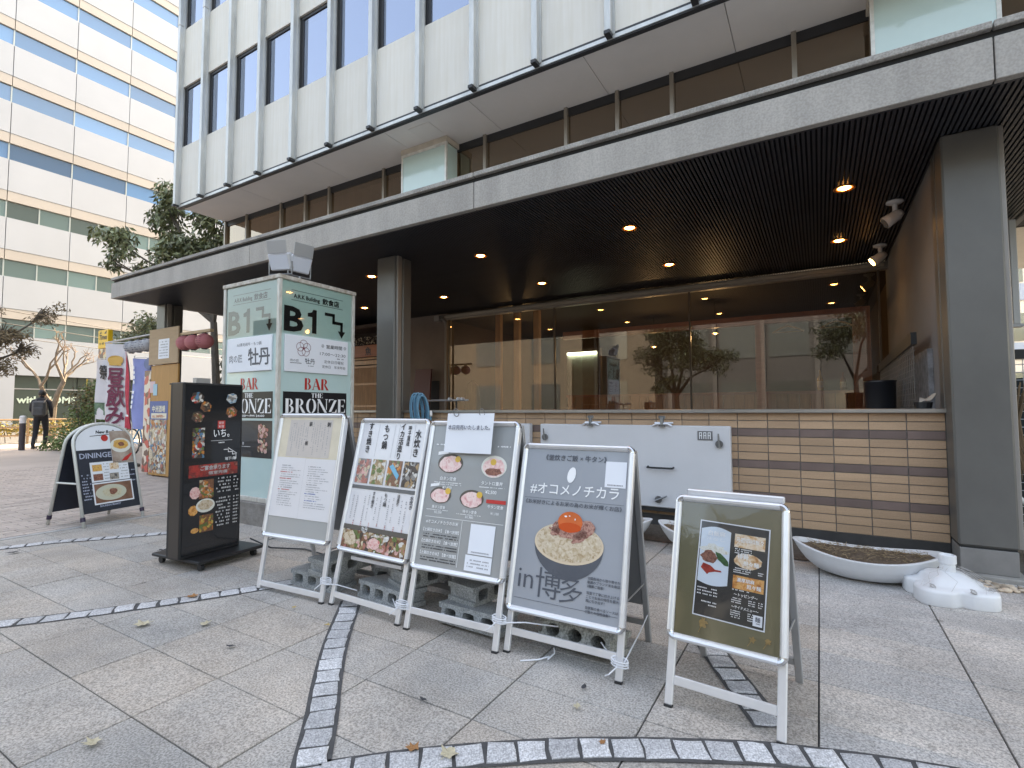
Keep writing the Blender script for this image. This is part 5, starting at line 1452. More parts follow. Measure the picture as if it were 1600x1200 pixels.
block(-1.62, 2.42, 0.11, R(80), "rough grey hollow block stacked crosswise below the grey dishes board")
block(-0.99, 2.30, 0.02, R(-5), "old mossy hollow block with rounded holes below the rice bowl board", blk_o, tilt=R(-14), rnd=True)
bag = MB().lathe([(0.0, 0.0), (0.14, 0.01), (0.17, 0.06), (0.13, 0.13), (0.05, 0.16), (0.0, 0.165)], -1.98, 2.72, 0.0, 18, 0.8)
bag = bag.build("weight_bag", mat("grey_plastic_bag", (0.22, 0.23, 0.25), 0.3, var=0.3, scale=10, bump=0.8, bscale=20), None, smooth=True); tag(bag, "grey plastic weight bag in the shadow between the second and third menu boards", "bag")
pln = MB().box(-2.42, -2.02, 2.17, 2.20, 0.245, 0.265).build("metal_strip", alu); tag(pln, "bent silver strip resting on the block under the brush-lettered board", "strip")
tape = mat("white_tie", (0.72, 0.74, 0.78), 0.35)
def tie(pts, lab, wraps=()):
    mb = MB().tube(pts, 0.0032, 6)
    for (x, y, z) in wraps:
        for k in range(3):
            mb.tube([(x + 0.036 * math.cos(a * .7), y + 0.026 * math.sin(a * .7), z + 0.010 * k + 0.008 * math.sin(a * .35)) for a in range(10)], 0.003, 5)
        mb.tube([(x, y - .03, z + .01), (x - .03, y - .05, z - .02), (x - .05, y - .04, z - .035)], 0.003, 5)
    o = mb.build("cable_tie", tape); return tag(o, lab, "tie", "white plastic ties binding the menu boards")
tie([(-2.50, 2.03, 0.13), (-2.44, 2.09, 0.115), (-2.36, 2.165, 0.075)], "white plastic tie wound round the legs between the two left boards", [(-2.505, 2.06, 0.12)])
tie([(-2.06, 2.15, 0.085), (-1.92, 2.03, 0.10), (-1.78, 2.10, 0.085), (-1.70, 2.15, 0.075)], "white plastic tie stretched from block to block past the second and third boards", [(-1.905, 2.055, 0.10)])
tie([(-1.33, 2.05, 0.14), (-1.2, 2.12, 0.145), (-1.07, 2.20, 0.125)], "white plastic tie between the grey dishes board and the mossy block", [(-1.318, 2.08, 0.135)])
tie([(-0.86, 2.20, 0.10), (-0.78, 2.12, 0.085), (-0.74, 2.075, 0.075)], "white plastic tie from the mossy block to the right leg of the rice bowl board", [(-0.74, 2.10, 0.07)])
tie([(-0.72, 2.10, 0.09), (-0.73, 2.35, 0.12), (-0.745, 2.54, 0.14)], "thin white tie running back to the rear leg of the rice bowl board")
o = MB().tube([(-1.185, 2.045, 0.006), (-1.12, 2.09, 0.008), (-1.085, 2.135, 0.012), (-1.075, 2.10, 0.016), (-1.07, 2.16, 0.02), (-1.085, 2.185, 0.03)], 0.0035, 6).build("cable_tie", tape); tag(o, "loose white plastic tie lying on the paving before the rice bowl board", "tie")

# ------------------------------------------------------------------ fallen leaves
lmats = [mat("leaf_ochre", (.48, .35, .14), .7, var=.3, scale=40), mat("leaf_dark", (.05, .05, .055), .7), mat("leaf_pale", (.50, .44, .31), .7, var=.2, scale=40), mat("leaf_rust", (.34, .16, .06), .7)]
LV = [(-3.09, 1.37, .042, 2, "pale yellow star-shaped leaf beside the left cobble band"), (-2.81, 1.54, .03, 2, "small cream leaf scrap right of the star-shaped leaf"), (-2.44, 1.46, .022, 1, "dark flat leaf alone on a slab left of the curved cobble band"),
      (-2.14, .81, .028, 2, "withered pale leaf nearest the bottom left corner"), (-1.35, 1.58, .016, 1, "tiny dark leaf between the two cobble bands"), (-.85, 1.98, .017, 1, "tiny dark upright leaf in front of the rice bowl board"),
      (-.82, 1.84, .018, 2, "tiny curled pale leaf in front of the rice bowl board"), (-1.19, 1.34, .024, 3, "rusty leaf on the left end of the bottom cobble arc"), (-1.07, 1.38, .034, 2, "folded cream leaf lying on the bottom cobble arc"),
      (-3.28, 1.72, .035, 3, "brown curled leaf on the left cobble band"), (-5.53, 1.52, .04, 1, "dark leaf at the far left edge of the slabs"), (-4.55, 2.16, .045, 1, "dark dry leaf left of the black sign's base"),
      (-2.24, 1.86, .016, 0, "small yellow leaf on the curved cobble band"), (-2.60, 1.92, .014, 0, "tiny yellow leaf by the foot of the leftmost board"), (-.66, 1.69, .014, 3, "tiny orange leaf in the joint of the bottom cobble arc")]
for x, y, s_, k, lab in LV:
    vs, fs = [], []
    n = 15; rot = random.uniform(0, 6.28)
    vs.append((0, 0, 0.008))
    for i in range(n):
        a = 2 * math.pi * i / n
        r_ = s_ * (0.5 + 0.5 * abs(math.cos(2.5 * a)) ** 1.2) * random.uniform(.8, 1.15) if k != 1 else s_ * (1 - .45 * abs(math.sin(a)))
        vs.append((r_ * math.cos(a + rot), r_ * math.sin(a + rot), 0.008 + s_ * .45 * random.random() * (r_ / s_) ** 2))
    for i in range(n): fs.append((0, 1 + i, 1 + (i + 1) % n))
    mb = MB().add(vs, fs)
    mb.tube([(0, 0, .009), (s_ * 1.2 * math.cos(rot + 3), s_ * 1.2 * math.sin(rot + 3), .012)], .0012, 4)
    o = mb.build("fallen_leaf", lmats[k]); o.location = (x, y, 0.003); tag(o, lab, "leaf", "fallen leaves on the paving")

# ------------------------------------------------------------------ glass sign box B1
mint = mat("mint_glass", (0.50, 0.66, 0.645), 0.12, var=0.05, scale=1.2, coat=0.5)
cover = glass("cover_glass", (0.97, 1.0, 0.99), 1.0, 0.0)
postm = mat("weathered_white_post", (0.66, 0.66, 0.62), 0.5, 0.1, c2=(0.45, 0.42, 0.37), scale=11, stretch=(3, 3, .8))
capm = mat("rusty_white_cap", (0.62, 0.60, 0.55), 0.6, c2=(0.30, 0.24, 0.18), scale=16)
KX0, KX1, KY0, KY1 = -5.47, -4.51, 3.10, 4.06
ki = thing("sign_box", "tall mint glass sign box lettered B1 and BAR THE BRONZE standing before the canopy", "sign box", ((KX0 + KX1) / 2, (KY0 + KY1) / 2, 0))
W(ki).bbox(KX0 - .02, KX1 + .02, KY0 - .02, KY1 + .02, -0.02, 0.225, 0.01).build("stone_base", mat("rough_stone_base", (0.30, 0.285, 0.265), 0.9, c2=(0.17, 0.155, 0.14), scale=9, bump=0.8, bscale=45), ki)
W(ki).bbox(KX0 - .004, KX1 + .004, KY0 - .004, KY1 + .004, 0.226, 0.272, 0.004).build("bottom_frame", postm, ki)
W(ki).bbox(KX0 - .008, KX1 + .008, KY0 - .008, KY1 + .008, 2.435, 2.475, 0.004).build("cap", capm, ki)
for xx in (KX0, KX1 - .038):
    for yy in (KY0, KY1 - .038): W(ki).bbox(xx, xx + .038, yy, yy + .038, .273, 2.434, .004).build("corner_post", postm, ki)
gw = W(ki).M
W(ki).box(KX0 + .0385, KX1 - .0385, KY0 + .02, KY0 + .03, .273, 2.434).build("glass_panel", mint, ki)
W(ki).box(KX0 + .0385, KX1 - .0385, KY1 - .03, KY1 - .02, .273, 2.434).build("glass_panel", mint, ki)
W(ki).box(KX0 + .02, KX0 + .03, KY0 + .0385, KY1 - .0385, .273, 2.434).build("glass_panel", mint, ki)
W(ki).box(KX1 - .03, KX1 - .02, KY0 + .0385, KY1 - .0385, .273, 2.434).build("glass_panel", mint, ki)
FR_ = lambda: MB(gw @ face((KX1 - .02, KY0, 0), (0, 1, 0), (0, 0, 1)))
FL_ = lambda: MB(gw @ face((KX0, KY0 + .02, 0), (1, 0, 0), (0, 0, 1)))
inkb = mat("sign_black_film", (.012, .013, .016), .35)
def b1(F, o):
    q = F()
    q.text("A.R.K Building", o + .175, 2.272, .058, .002, bold=.025, width=.315).text("飲食店", o + .525, 2.268, .07, .002, bold=.03, width=.22)
    q.rect(o + .15, 2.345, o + .80, 2.349, .002).rect(o + .15, 2.245, o + .80, 2.249, .002)
    q.text("B", o + .07, 1.935, .345, .002, bold=.03, width=.225)
    q.poly([(o + .40, 1.935), (o + .455, 1.935), (o + .455, 2.185), (o + .41, 2.185), (o + .395, 2.155), (o + .345, 2.142), (o + .345, 2.105), (o + .40, 2.105)], .002)
    a = [(o + .575, 2.165), (o + .675, 2.165), (o + .675, 2.085), (o + .785, 2.085), (o + .785, 1.99)]
    q.line(a, .034, .002).poly([(o + .735, 2.0), (o + .785, 1.925), (o + .835, 2.0)], .0026)
    q.build("lettering", inkb, ki)
b1(FR_, 0.0); b1(FL_, 0.0)
FR_().rect(.04, 1.905, .92, 2.43, .006).build("cover_pane", cover, ki)
FL_().rect(.04, 1.895, .92, 2.43, .006).build("cover_pane", cover, ki)
bo = W(ki).bbox(KX1 - .019, KX1 - .002, KY0 + .075, KY0 + .865, 1.52, 1.89, .003).build("white_board", paper, ki)
FB = MB(gw @ face((KX1 - .002, KY0 + .075, 1.52), (0, 1, 0), (0, 0, 1))).M
q = MB(FB)
for k in range(5):
    a = R(90 + 72 * k); q.ring(.215 + .042 * math.cos(a), .245 + .042 * math.sin(a), .046, .0045, .001 + k * .0002)
q.ell(.215, .245, .010, .010, .0024, 10).build("flower_crest", mat("crest_maroon", (.19, .02, .045), .5), bo)
q = MB(FB)
q.text("牡丹", .235, .095, .062, .001, shear=-.08, bold=.012).text("肉の匠", .06, .105, .028, .001, width=.10)
greek(q, .06, .20, .085, .010, .001); greek(q, .27, .34, .065, .008, .001)
q.text("営業時間", .60, .275, .046, .001, 'c', width=.21, bold=.008).text("17:00～22:30", .585, .195, .045, .001, 'c', width=.34).text("定休日日曜祝", .60, .115, .038, .001, 'c', width=.26).text("定休日　年末年始", .60, .062, .036, .001, 'c', width=.31)
for xx in (.45, .745): q.ring(xx, .295, .017, .003, .001).ring(xx, .295, .009, .0025, .0013)
greek(q, .64, .74, .165, .012, .001)
q.build("lettering", inkgrey, bo)
bo = W(ki).bbox(KX0 + .09, KX0 + .85, KY0 + .001, KY0 + .019, 1.53, 1.885, .003).build("white_board", paper, ki)
FB = MB(gw @ face((KX0 + .09, KY0 + .001, 1.53), (1, 0, 0), (0, 0, 1))).M
q = MB(FB)
q.text("A5黒毛和牛・もつ鍋", .18, .265, .04, .001, width=.42).text("肉の匠", .05, .105, .09, .001, width=.23, shear=-.05)
q.text("牡", .475, .075, .19, .001, 'c', bold=.02, shear=-.06).text("丹", .655, .075, .19, .001, 'c', bold=.02, shear=-.06)
q.build("lettering", inkgrey, bo)
for F, lo_ in ((FR_, 1.08), (FL_, 1.055)):
    stencil((q := F()), "BAR", .315, 1.345, .118, .003, .31); q.build("red_lettering", mat("sign_red_film", (.50, .03, .025), .4), ki)
    pb_ = F().rect(.075, lo_, .865, 1.32, .003).build("black_plate", inkb, ki)
    q = F(); stencil(q, "THE", .40, 1.262, .048, .005, .15); stencil(q, "BRONZE", .095, 1.105, .145, .005, .76)
    if F is FL_: q.text("PM 20:00～PM 24:00", .19, 1.068, .030, .005, bold=.03, width=.55)
    q.build("white_lettering", white_print, pb_)
pb_ = FL_().rect(.075, .66, .865, 1.03, .003).build("black_poster", p_black, ki)
q = FL_(); q.rect(.26, .895, .36, 1.005, .005).build("red_seal", inkred, pb_)
q = FL_(); q.text("いち。", .22, .79, .085, .005, bold=.01).rect(.17, .765, .52, .768, .005); greek(q, .28, .36, .735, .014, .005)
q.text("個室", .265, .955, .04, .006).text("料理", .265, .908, .04, .006); q.build("white_lettering", white_print, pb_)
for cy in (.925, .775):
    for k, mm in enumerate((t_meat, t_cream, t_brown, t_pink)):
        q = FL_()
        for j in range(9): q.ell(.72 + random.uniform(-.07, .07), cy + random.uniform(-.055, .055), random.uniform(.012, .032), random.uniform(.008, .02), .005 + .0002 * k + .00003 * j, 8, rot=random.uniform(0, 180), wob=.3)
        q.build("food_photo", mm, pb_)
# two floodlights on its top
flm = mat("silver_floodlight", (.60, .615, .65), .35, .3, var=.08)
for (x, y, z, rot, lab) in ((-4.64, 3.20, 2.476, 22, "silver floodlight on the front corner of the sign box"), (-4.56, 3.36, 2.476, 84, "second silver floodlight on the sign box, seen edge-on behind the front one")):
    t = thing("floodlight", lab, "floodlight", (x, y, z), R(rot), "floodlights on top of the sign box")
    T = Matrix.Translation((0, 0, .16)) @ Matrix.Rotation(R(24), 4, 'X')
    MB(T).bbox(-.115, .115, -.03, .055, -.085, .085, .012).build("housing", flm, t)
    MB(T).box(-.10, .10, -.036, -.0305, -.07, .07).build("lens", mat("floodlight_lens", (.62, .66, .74), .2, coat=.6), t)
    for k in range(7): pass
    f = MB(T)
    for k in range(9): f.box(-.105 + k * .025, -.097 + k * .025, .055, .085, -.07, .07)
    f.build("cooling_fins", flm, t)
    MB(T @ Matrix.Translation((0, -.03, .086)) @ Matrix.Rotation(R(-14), 4, 'X')).bbox(-.105, .105, -.006, .0, 0.0, .13, .002).build("visor", mat("visor_grey", (.40, .41, .42), .4, .4), t)
    MB().tube([(-.124, 0, .16), (-.124, 0, .03), (.124, 0, .03), (.124, 0, .16)], .009, 6).tube([(0, 0, 0), (0, 0, .03)], .02, 8).build("bracket", hw, t)

# ------------------------------------------------------------------ black illuminated sign on castors
bs_ = thing("standing_sign", "tall black illuminated standing sign of food photos on a castor base", "standing sign", (-4.04, 2.225, 0), R(95))
blk_m = mat("black_sign_metal", (.022, .023, .025), .45, .2, var=.15, scale=3)
MB().bbox(-.26, .27, -.28, .27, .055, .078, .006).build("base_plate", blk_m, bs_)
for sx in (-.21, .21):
    for sy in (-.23, .22):
        cst = MB().tube([(sx - .012, sy, .027), (sx + .012, sy, .027)], .026, 14).build("castor", black, bs_)
        MB().box(sx - .018, sx + .018, sy - .02, sy + .02, .046, .055).build("castor_plate", hw, cst)
body = MB().bbox(-.30, .165, -.125, .03, .079, 1.335, .006).build("body", blk_m, bs_)
for xx in (-.304, .1655): MB().bbox(xx, xx + .004, -.118, -.005, .09, 1.33, .001).build("side_trim", mat("brown_trim", (.06, .05, .045), .4, .3), body)
MB().box(-.17, -.06, -.06, -.02, 1.335, 1.375).build("top_bracket", alu_dark, bs_)
scr = MB().box(-.285, .15, -.128, -.1255, .10, 1.32).build("screen_face", mat("sign_acrylic", (.014, .016, .019), .18, coat=.6), bs_)
SM = face((-.285, -.128, .10), (1, 0, 0), (0, 0, 1))
SW, SH = .435, 1.22
def S(): return MB(SM)
def hexp(cx, cy, r_, m_):
    rg = random.Random(int(cx * 1000 + cy * 77))
    ms = [[t_white, t_red, t_leafg, t_blue], [t_orange, t_brown, t_cream, t_dark], [t_meat, t_cream, t_leafg, t_brown], [t_blue, t_white, t_grey, t_blue], [t_red, t_pink, t_leafg, t_orange]][hexp.k % 5]; hexp.k += 1
    for mm in ms:
        q = S()
        for k in range(7):
            a, rr = rg.uniform(0, 6.28), rg.uniform(0, r_ * .72); w = rg.uniform(.008, .018)
            q.ell(cx + rr * math.cos(a), cy + rr * math.sin(a), w, w * .6, .0016 + .00003 * k + .0002 * ms.index(mm), 8, rot=rg.uniform(0, 180), wob=.3)
        q.build('photo_patches', mm, scr)
    S().poly([(cx + r_ * math.cos(R(60 * k + 15)), cy + r_ * .9 * math.sin(R(60 * k + 15))) for k in range(6)], .001).build("food_photo", m_, scr)
hexp.k = 0
hexp(.085, 1.125, .052, t_dark); hexp(.15, 1.06, .045, t_brown); hexp(.09, .985, .050, t_dark)
hexp(.355, 1.125, .047, food("print_sashimi_blue", [(.03, .16, .32), (.30, .42, .5), (.6, .62, .62), (.1, .12, .16)], 60)); hexp(.355, 1.02, .050, t_brown)
photo(SM, scr, .055, .685, .145, .905, .0006, t_dark, (t_white, t_red, t_leafg, t_grey, t_orange, t_blue), 70, .008, .022, 31)
S().rect(.245, .895, .305, .955, .001).build("red_seal", inkred, scr)
q = S()
q.text("いち。", .215, .835, .072, .002, bold=.012, width=.125).rect(.195, .805, .365, .807, .002)
greek(q, .255, .30, .785, .010, .002)
q.text("個室", .252, .93, .022, .002).text("料理", .252, .903, .022, .002)
q.line([(.30, .735), (.335, .735), (.335, .715), (.37, .715), (.37, .695), (.40, .695), (.40, .66)], .005, .002).line([(.335, .745), (.405, .70)], .005, .002)
q.text("地下1階", .31, .655, .026, .002, bold=.02)
q.build("white_lettering", white_print, scr)
S().rect(.035, .545, .415, .635, .001).build("banner_photo", food("print_red_room", [(.22, .02, .02), (.45, .05, .04), (.16, .03, .03), (.5, .2, .14)], 22), scr)
q = S(); q.text("ご宴会承ります", .235, .595, .036, .003, 'c', bold=.03, width=.23).text("個室完備", .255, .56, .026, .003, 'c', bold=.02, width=.15)
for k, y in enumerate((.515, .49, .465, .44, .415, .365, .34, .315, .29, .265, .24, .215, .19, .165)):
    greek(q, .245 + .012 * (k % 3), .36, y, .013, .002); greek(q, .385, .425, y, .012, .002)
q.build("white_print", mat("dim_white_ink", (.5, .5, .5), .5), scr)
for cx, cy, rx, ry, m_ in ((.17, .455, .055, .068, f_salad), (.085, .435, .04, .045, f_meat), (.075, .31, .036, .038, f_fry), (.175, .205, .052, .062, f_fry), (.09, .165, .03, .02, f_fry)):
    if rx > .05: photo(SM, scr, cx - rx, cy - ry, cx + rx, cy + ry, .0006, t_brown, (t_meat, t_leafg, t_orange, t_cream) if m_ is f_salad else (t_orange, t_yel, t_brown, t_leafg), 40, .01, .022, 51 + int(cy * 100))
    else: S().poly([(cx + rx * math.cos(k * .7), cy + ry * math.sin(k * .7)) for k in range(9)], .001).build("food_photo", m_, scr)
S().ell(.165, .335, .072, .05, .002, 22).build("plate_print", plate_w, scr); S().ell(.165, .34, .055, .036, .003, 16, wob=.2).build("food_photo", f_rice, scr)
cb = MB().tube([(-3.98, 2.52, .10), (-3.85, 2.62, .02), (-3.6, 2.75, .012), (-3.3, 2.72, .012), (-3.0, 2.9, .012), (-2.7, 3.3, .012)], .006, 6).build("power_cable", black); tag(cb, "black power cable trailing from the black standing sign across the paving", "cable")

# ------------------------------------------------------------------ arched pavement sign at the left
ra = thing("arched_sign", "white round-topped A-board with chalk lettering and pasta photographs", "menu board", (-6.185, 2.46, 0), R(103))
grey_t = mat("pale_tube", (.62, .63, .60), .4, .2, var=.05)
th = R(14)
def arch_pts(w, h, r_=None, n=14):
    pts = [(-w / 2, 0)]
    hh = h - w * .36
    for k in range(n + 1):
        a = math.pi - math.pi * k / n
        pts.append((w / 2 * math.cos(a), hh + w * .36 * math.sin(a)))
    pts.append((w / 2, 0)); return pts
for side in (0, 1):
    s_, c_ = math.sin(th), math.cos(th)
    LM = Matrix(((1, 0, 0, 0), (0, s_, -c_, 0), (0, c_, s_, 0), (0, 0, 0, 1))) if side == 0 else Matrix(((-1, 0, 0, 0), (0, -s_, c_, .52), (0, c_, s_, 0), (0, 0, 0, 1)))
    w_, h_ = .575, 1.03
    MB(LM).tube([(p[0], p[1], 0) for p in arch_pts(w_, h_)], .0145, 10).build("frame_tube" if side == 0 else "rear_frame_tube", grey_t, ra, smooth=True)
    pts = [(p[0] * .955, max(p[1] * .99, .13)) for p in arch_pts(w_, h_)]
    n = len(pts)
    MB(LM).add([(p[0], p[1], -.006) for p in pts] + [(p[0], p[1], .004) for p in pts], [tuple(range(n - 1, -1, -1)), tuple(range(n, 2 * n))] + [(k, (k + 1) % n, n + (k + 1) % n, n + k) for k in range(n)]).build("chalk_panel" if side == 0 else "rear_chalk_panel", mat("chalkboard", (.022, .026, .04), .45, var=.25, scale=5, coat=.15), ra)
    for sx in (-1, 1):
        MB(LM).tube([(sx * w_ / 2, .06, 0), (sx * w_ / 2, .10, 0)], .021, 10).build("tube_collar", mat("purple_black", (.03, .02, .05), .4), ra)
    if side == 0:
        hd = [(x * .945, max(y, .76)) for x, y in [(p[0], p[1] * .985) for p in arch_pts(w_, h_)][1:-1]]
        hd = [(-.272, .76)] + [p for p in hd if p[1] > .765] + [(.272, .76)]
        MB(LM).poly(list(reversed(hd)), .0055).build("white_header", paper, ra)
        A = lambda: MB(LM)
        q = A(); q.text("New Be Bar", -.075, .925, .045, .008, shear=.2, bold=.03, width=.22); q.line([(-.13, .90), (.1, .915)], .006, .0075); q.build("header_lettering", ink, ra)
        A().ell(.005, .875, .035, .035, .007, 16).build("red_emblem", inkred, ra)
        q = A(); q.text("DININGE", -.25, .675, .075, .007, bold=.015, width=.30)
        for k in range(9): greek(q, -.255, -.19 + .02 * (k % 2), .50 - k * .03, .014, .007)
        for y in (.51, .46, .40): greek(q, .20, .262, y, .014, .007)
        q.text("BOURBON MARKET", -.02, .175, .026, .007, 'c', bold=.02, width=.2)
        q.build("chalk_lettering", mat("chalk", (.42, .46, .58), .8), ra)
        def sheet_photo(x0, y0, x1, y1, m_, border=.012):
            A().rect(x0 - border, y0 - border, x1 + border, y1 + border, .0085).build("photo_sheet", paper, ra)
            A().rect(x0, y0, x1, y1, .0095).build("photo_print", m_, ra)
        sheet_photo(.055, .60, .265, .945, mat("print_photo_ground", (.20, .10, .06), .4, c2=(.5, .42, .36), scale=5), 0.002)
        A().ell(.155, .79, .105, .078, .0105, 24).build("plate_print", plate_w, ra); A().ell(.155, .80, .078, .052, .0115, 18, wob=.15).build("pasta_print", f_pasta, ra); A().ell(.16, .80, .032, .024, .0125, 12, wob=.3).build("mince_print", f_brown, ra)
        A().poly([(.14, .62), (.20, .625), (.26, .69), (.25, .70), (.18, .66)], .0115).build("red_napkin_print", inkred, ra)
        sheet_photo(-.165, .43, .20, .625, paper, .004)
        for cx, cy, m_ in ((-.105, .57, f_pasta), (.06, .575, f_broth), (-.105, .475, f_brown), (.05, .47, f_dark)): A().rect(cx - .045, cy - .033, cx + .045, cy + .033, .0105).build("small_photo_print", m_, ra)
        q = A()
        for k in range(6): greek(q, -.045, .005, .60 - k * .03, .010, .0105); greek(q, .115, .19, .60 - k * .03, .010, .0105)
        q.build("menu_lines", inklight, ra)
        sheet_photo(-.155, .215, .205, .405, mat("print_table", (.16, .075, .045), .4, c2=(.3, .15, .10), scale=9), .014)
        A().ell(.0, .31, .15, .08, .0105, 26).build("plate_print", mat("print_cream_plate", (.55, .55, .44), .35), ra); A().ell(.01, .31, .095, .05, .0115, 18, wob=.2).build("pasta_print", food("print_cream_pasta", [(.42, .36, .22), (.6, .56, .42), (.5, .42, .25)], 60), ra); A().ell(.02, .315, .04, .03, .0125, 12, wob=.3).build("truffle_print", f_brown, ra)
for sx in (-1, 1): MB().tube([(sx * .288, .105, .42), (sx * .288, .415, .42)], .010, 8).build("stay_bar", grey_t, ra)
# ------------------------------------------------------------------ cardboard notice stand with lanterns (left)
card = mat("corrugated_cardboard", (.44, .315, .20), .85, var=.07, scale=3, stretch=(1, 1, 6))
ply = mat("orange_plywood", (.45, .235, .075), .6, var=.12, scale=3, stretch=(6, 6, .8))
cs = thing("notice_stand", "plywood and cardboard notice stand plastered with menu posters before the far pillar", "notice stand", (-9.7, 4.5, 0))
W(cs).bbox(-10.14, -9.24, 4.50, 4.53, .02, 1.93, .004).build("plywood_board", ply, cs)
W(cs).bbox(-10.18, -9.20, 4.47, 4.499, 1.935, 2.56, .006).build("cardboard_sheet", card, cs)
CM = face((-10.14, 4.469, 0), (1, 0, 0), (0, 0, 1), W(cs).M)
MB(CM).rect(.30, 2.03, .66, 2.37, .001).build("taped_paper", paper, cs)
q = MB(CM)
for k in range(6): greek(q, .34, .62, 2.31 - k * .048, .022, .002)
q.build("paper_print", inklight, cs)
PMx = face((-10.14, 4.499, 0), (1, 0, 0), (0, 0, 1), W(cs).M)
photo(PMx, cs, .02, .06, .60, .98, .001, t_cream, (t_white, t_meat, t_brown, t_cream, t_grey, t_orange, t_white, t_blue), 220, .02, .06, 41, 'food_poster')
MB(PMx).rect(.0, .98, .62, 1.30, .002).build("blue_header", mat("poster_blue", (.035, .095, .30), .4), cs)
q = MB(PMx); q.text("中洲酒場", .09, 1.12, .12, .003, bold=.03, width=.44).rect(.06, 1.0, .58, 1.09, .003); q.build("header_lettering", mat("cream_print", (.72, .68, .55), .5), cs)
q = MB(PMx); q.text("ALL 500円均一", .10, 1.015, .06, .004, bold=.02, width=.42); q.build("header_lettering", mat("orange_ink", (.6, .12, .03), .5), cs)
MB(PMx).rect(-.02, 1.45, .16, 1.65, .002).build("pink_card", mat("poster_mixed", (.5, .5, .55), .4, c2=(.65, .35, .4), scale=9), cs)
MB(PMx).rect(.10, 1.40, .24, 1.60, .004).build("cyan_card", mat("cyan_card", (.25, .48, .60), .4), cs)
W(cs).lathe([(0, 0), (.05, 0), (.05, .02), (0, .03)], -9.32, 4.47, 1.57, 12).build("black_knob", black, cs)
W(cs).box(-10.42, -10.2, 4.52, 4.55, .05, 1.85).build("side_poster_board", food("print_side_strip", [(.55, .08, .06), (.68, .60, .5), (.15, .08, .06), (.62, .5, .3)], 9, kind='vor'), cs)
W(cs).box(-10.1, -10.05, 4.54, 4.9, .0, .9).box(-9.35, -9.3, 4.54, 4.9, .0, .9).build("rear_prop", ply, cs)
beam = MB().box(-9.22, -8.30, 4.50, 4.56, 2.395, 2.44).build("lantern_beam", mat("bare_wood", (.45, .32, .19), .6, var=.15)); tag(beam, "bare wooden batten from which three pink lanterns hang", "beam")
pinkp = mat("pink_lantern_paper", (.46, .15, .16), .6, var=.08, scale=4)
whitep = mat("white_lantern_paper", (.48, .49, .52), .6, var=.06, scale=4)
def lantern(x, y, z, r_, m_, lab, grp, ink_=None):
    t = thing("paper_lantern", lab, "lantern", (x, y, z), 0, grp)
    prof = []
    for k in range(33):
        a = -math.pi / 2 + math.pi * k / 32
        rr = r_ * math.cos(a) * (1.0 + (.018 if k % 2 else -.018)); prof.append((max(rr, .03), r_ * .92 * math.sin(a)))
    MB().lathe(prof, seg=24).build("lantern_body", m_, t, smooth=False)
    for s_ in (-1, 1): MB().lathe([(.0, s_ * r_ * .90), (.045, s_ * r_ * .90), (.045, s_ * r_ * .98), (0, s_ * r_ * .98)], seg=14).build("end_cap", black, t)
    MB().tube([(0, 0, r_ * .98), (0, 0, r_ * 1.25)], .004, 5).build("hanger", black, t)
    if ink_:
        q = MB(face((-.12, -r_ * .86, -.11), (1, 0, 0), (0, 0, 1)))
        for k in range(6): greek(q, .02 + (.03 if k in (0, 5) else 0), .20, .03 + k * .032, .014, .03 if k in (0, 5) else .004 + .0, .3)
        MB().build
        # keep the print on the curved paper
        vs = []
        for v in q.V:
            d = max(1e-4, r_ * r_ * 1.02 - v[0] ** 2 - (v[2] / .92) ** 2); vs.append((v[0], -math.sqrt(d) - .006, v[2]))
        MB().add(vs, q.F).build("lantern_print", ink_, t)
lantern(-8.50, 4.53, 2.255, .135, pinkp, "pink paper lantern nearest the sign box, with rows of dark print", "pink lanterns under the batten", mat("wine_ink", (.22, .05, .06), .6))
lantern(-8.83, 4.53, 2.26, .135, pinkp, "pink paper lantern in the middle of the batten", "pink lanterns under the batten")
lantern(-9.10, 4.53, 2.265, .135, pinkp, "pink paper lantern half hidden by the cardboard sheet", "pink lanterns under the batten")
wb_ = MB().tube([(-12.3, 4.62, 2.50), (-10.15, 4.52, 2.50)], .016, 6).build("lantern_pole", alu_dark); tag(wb_, "thin grey pole from which three white lanterns hang beside the cardboard", "pole")
for x, lab in ((-11.10, "white paper lantern farthest left on the grey pole"), (-10.80, "white paper lantern in the middle of the grey pole"), (-10.50, "white paper lantern touching the cardboard sheet")):
    lantern(x, 4.58, 2.335, .125, whitep, lab, "white lanterns on the grey pole", mat("navy_ink", (.05, .07, .14), .6))

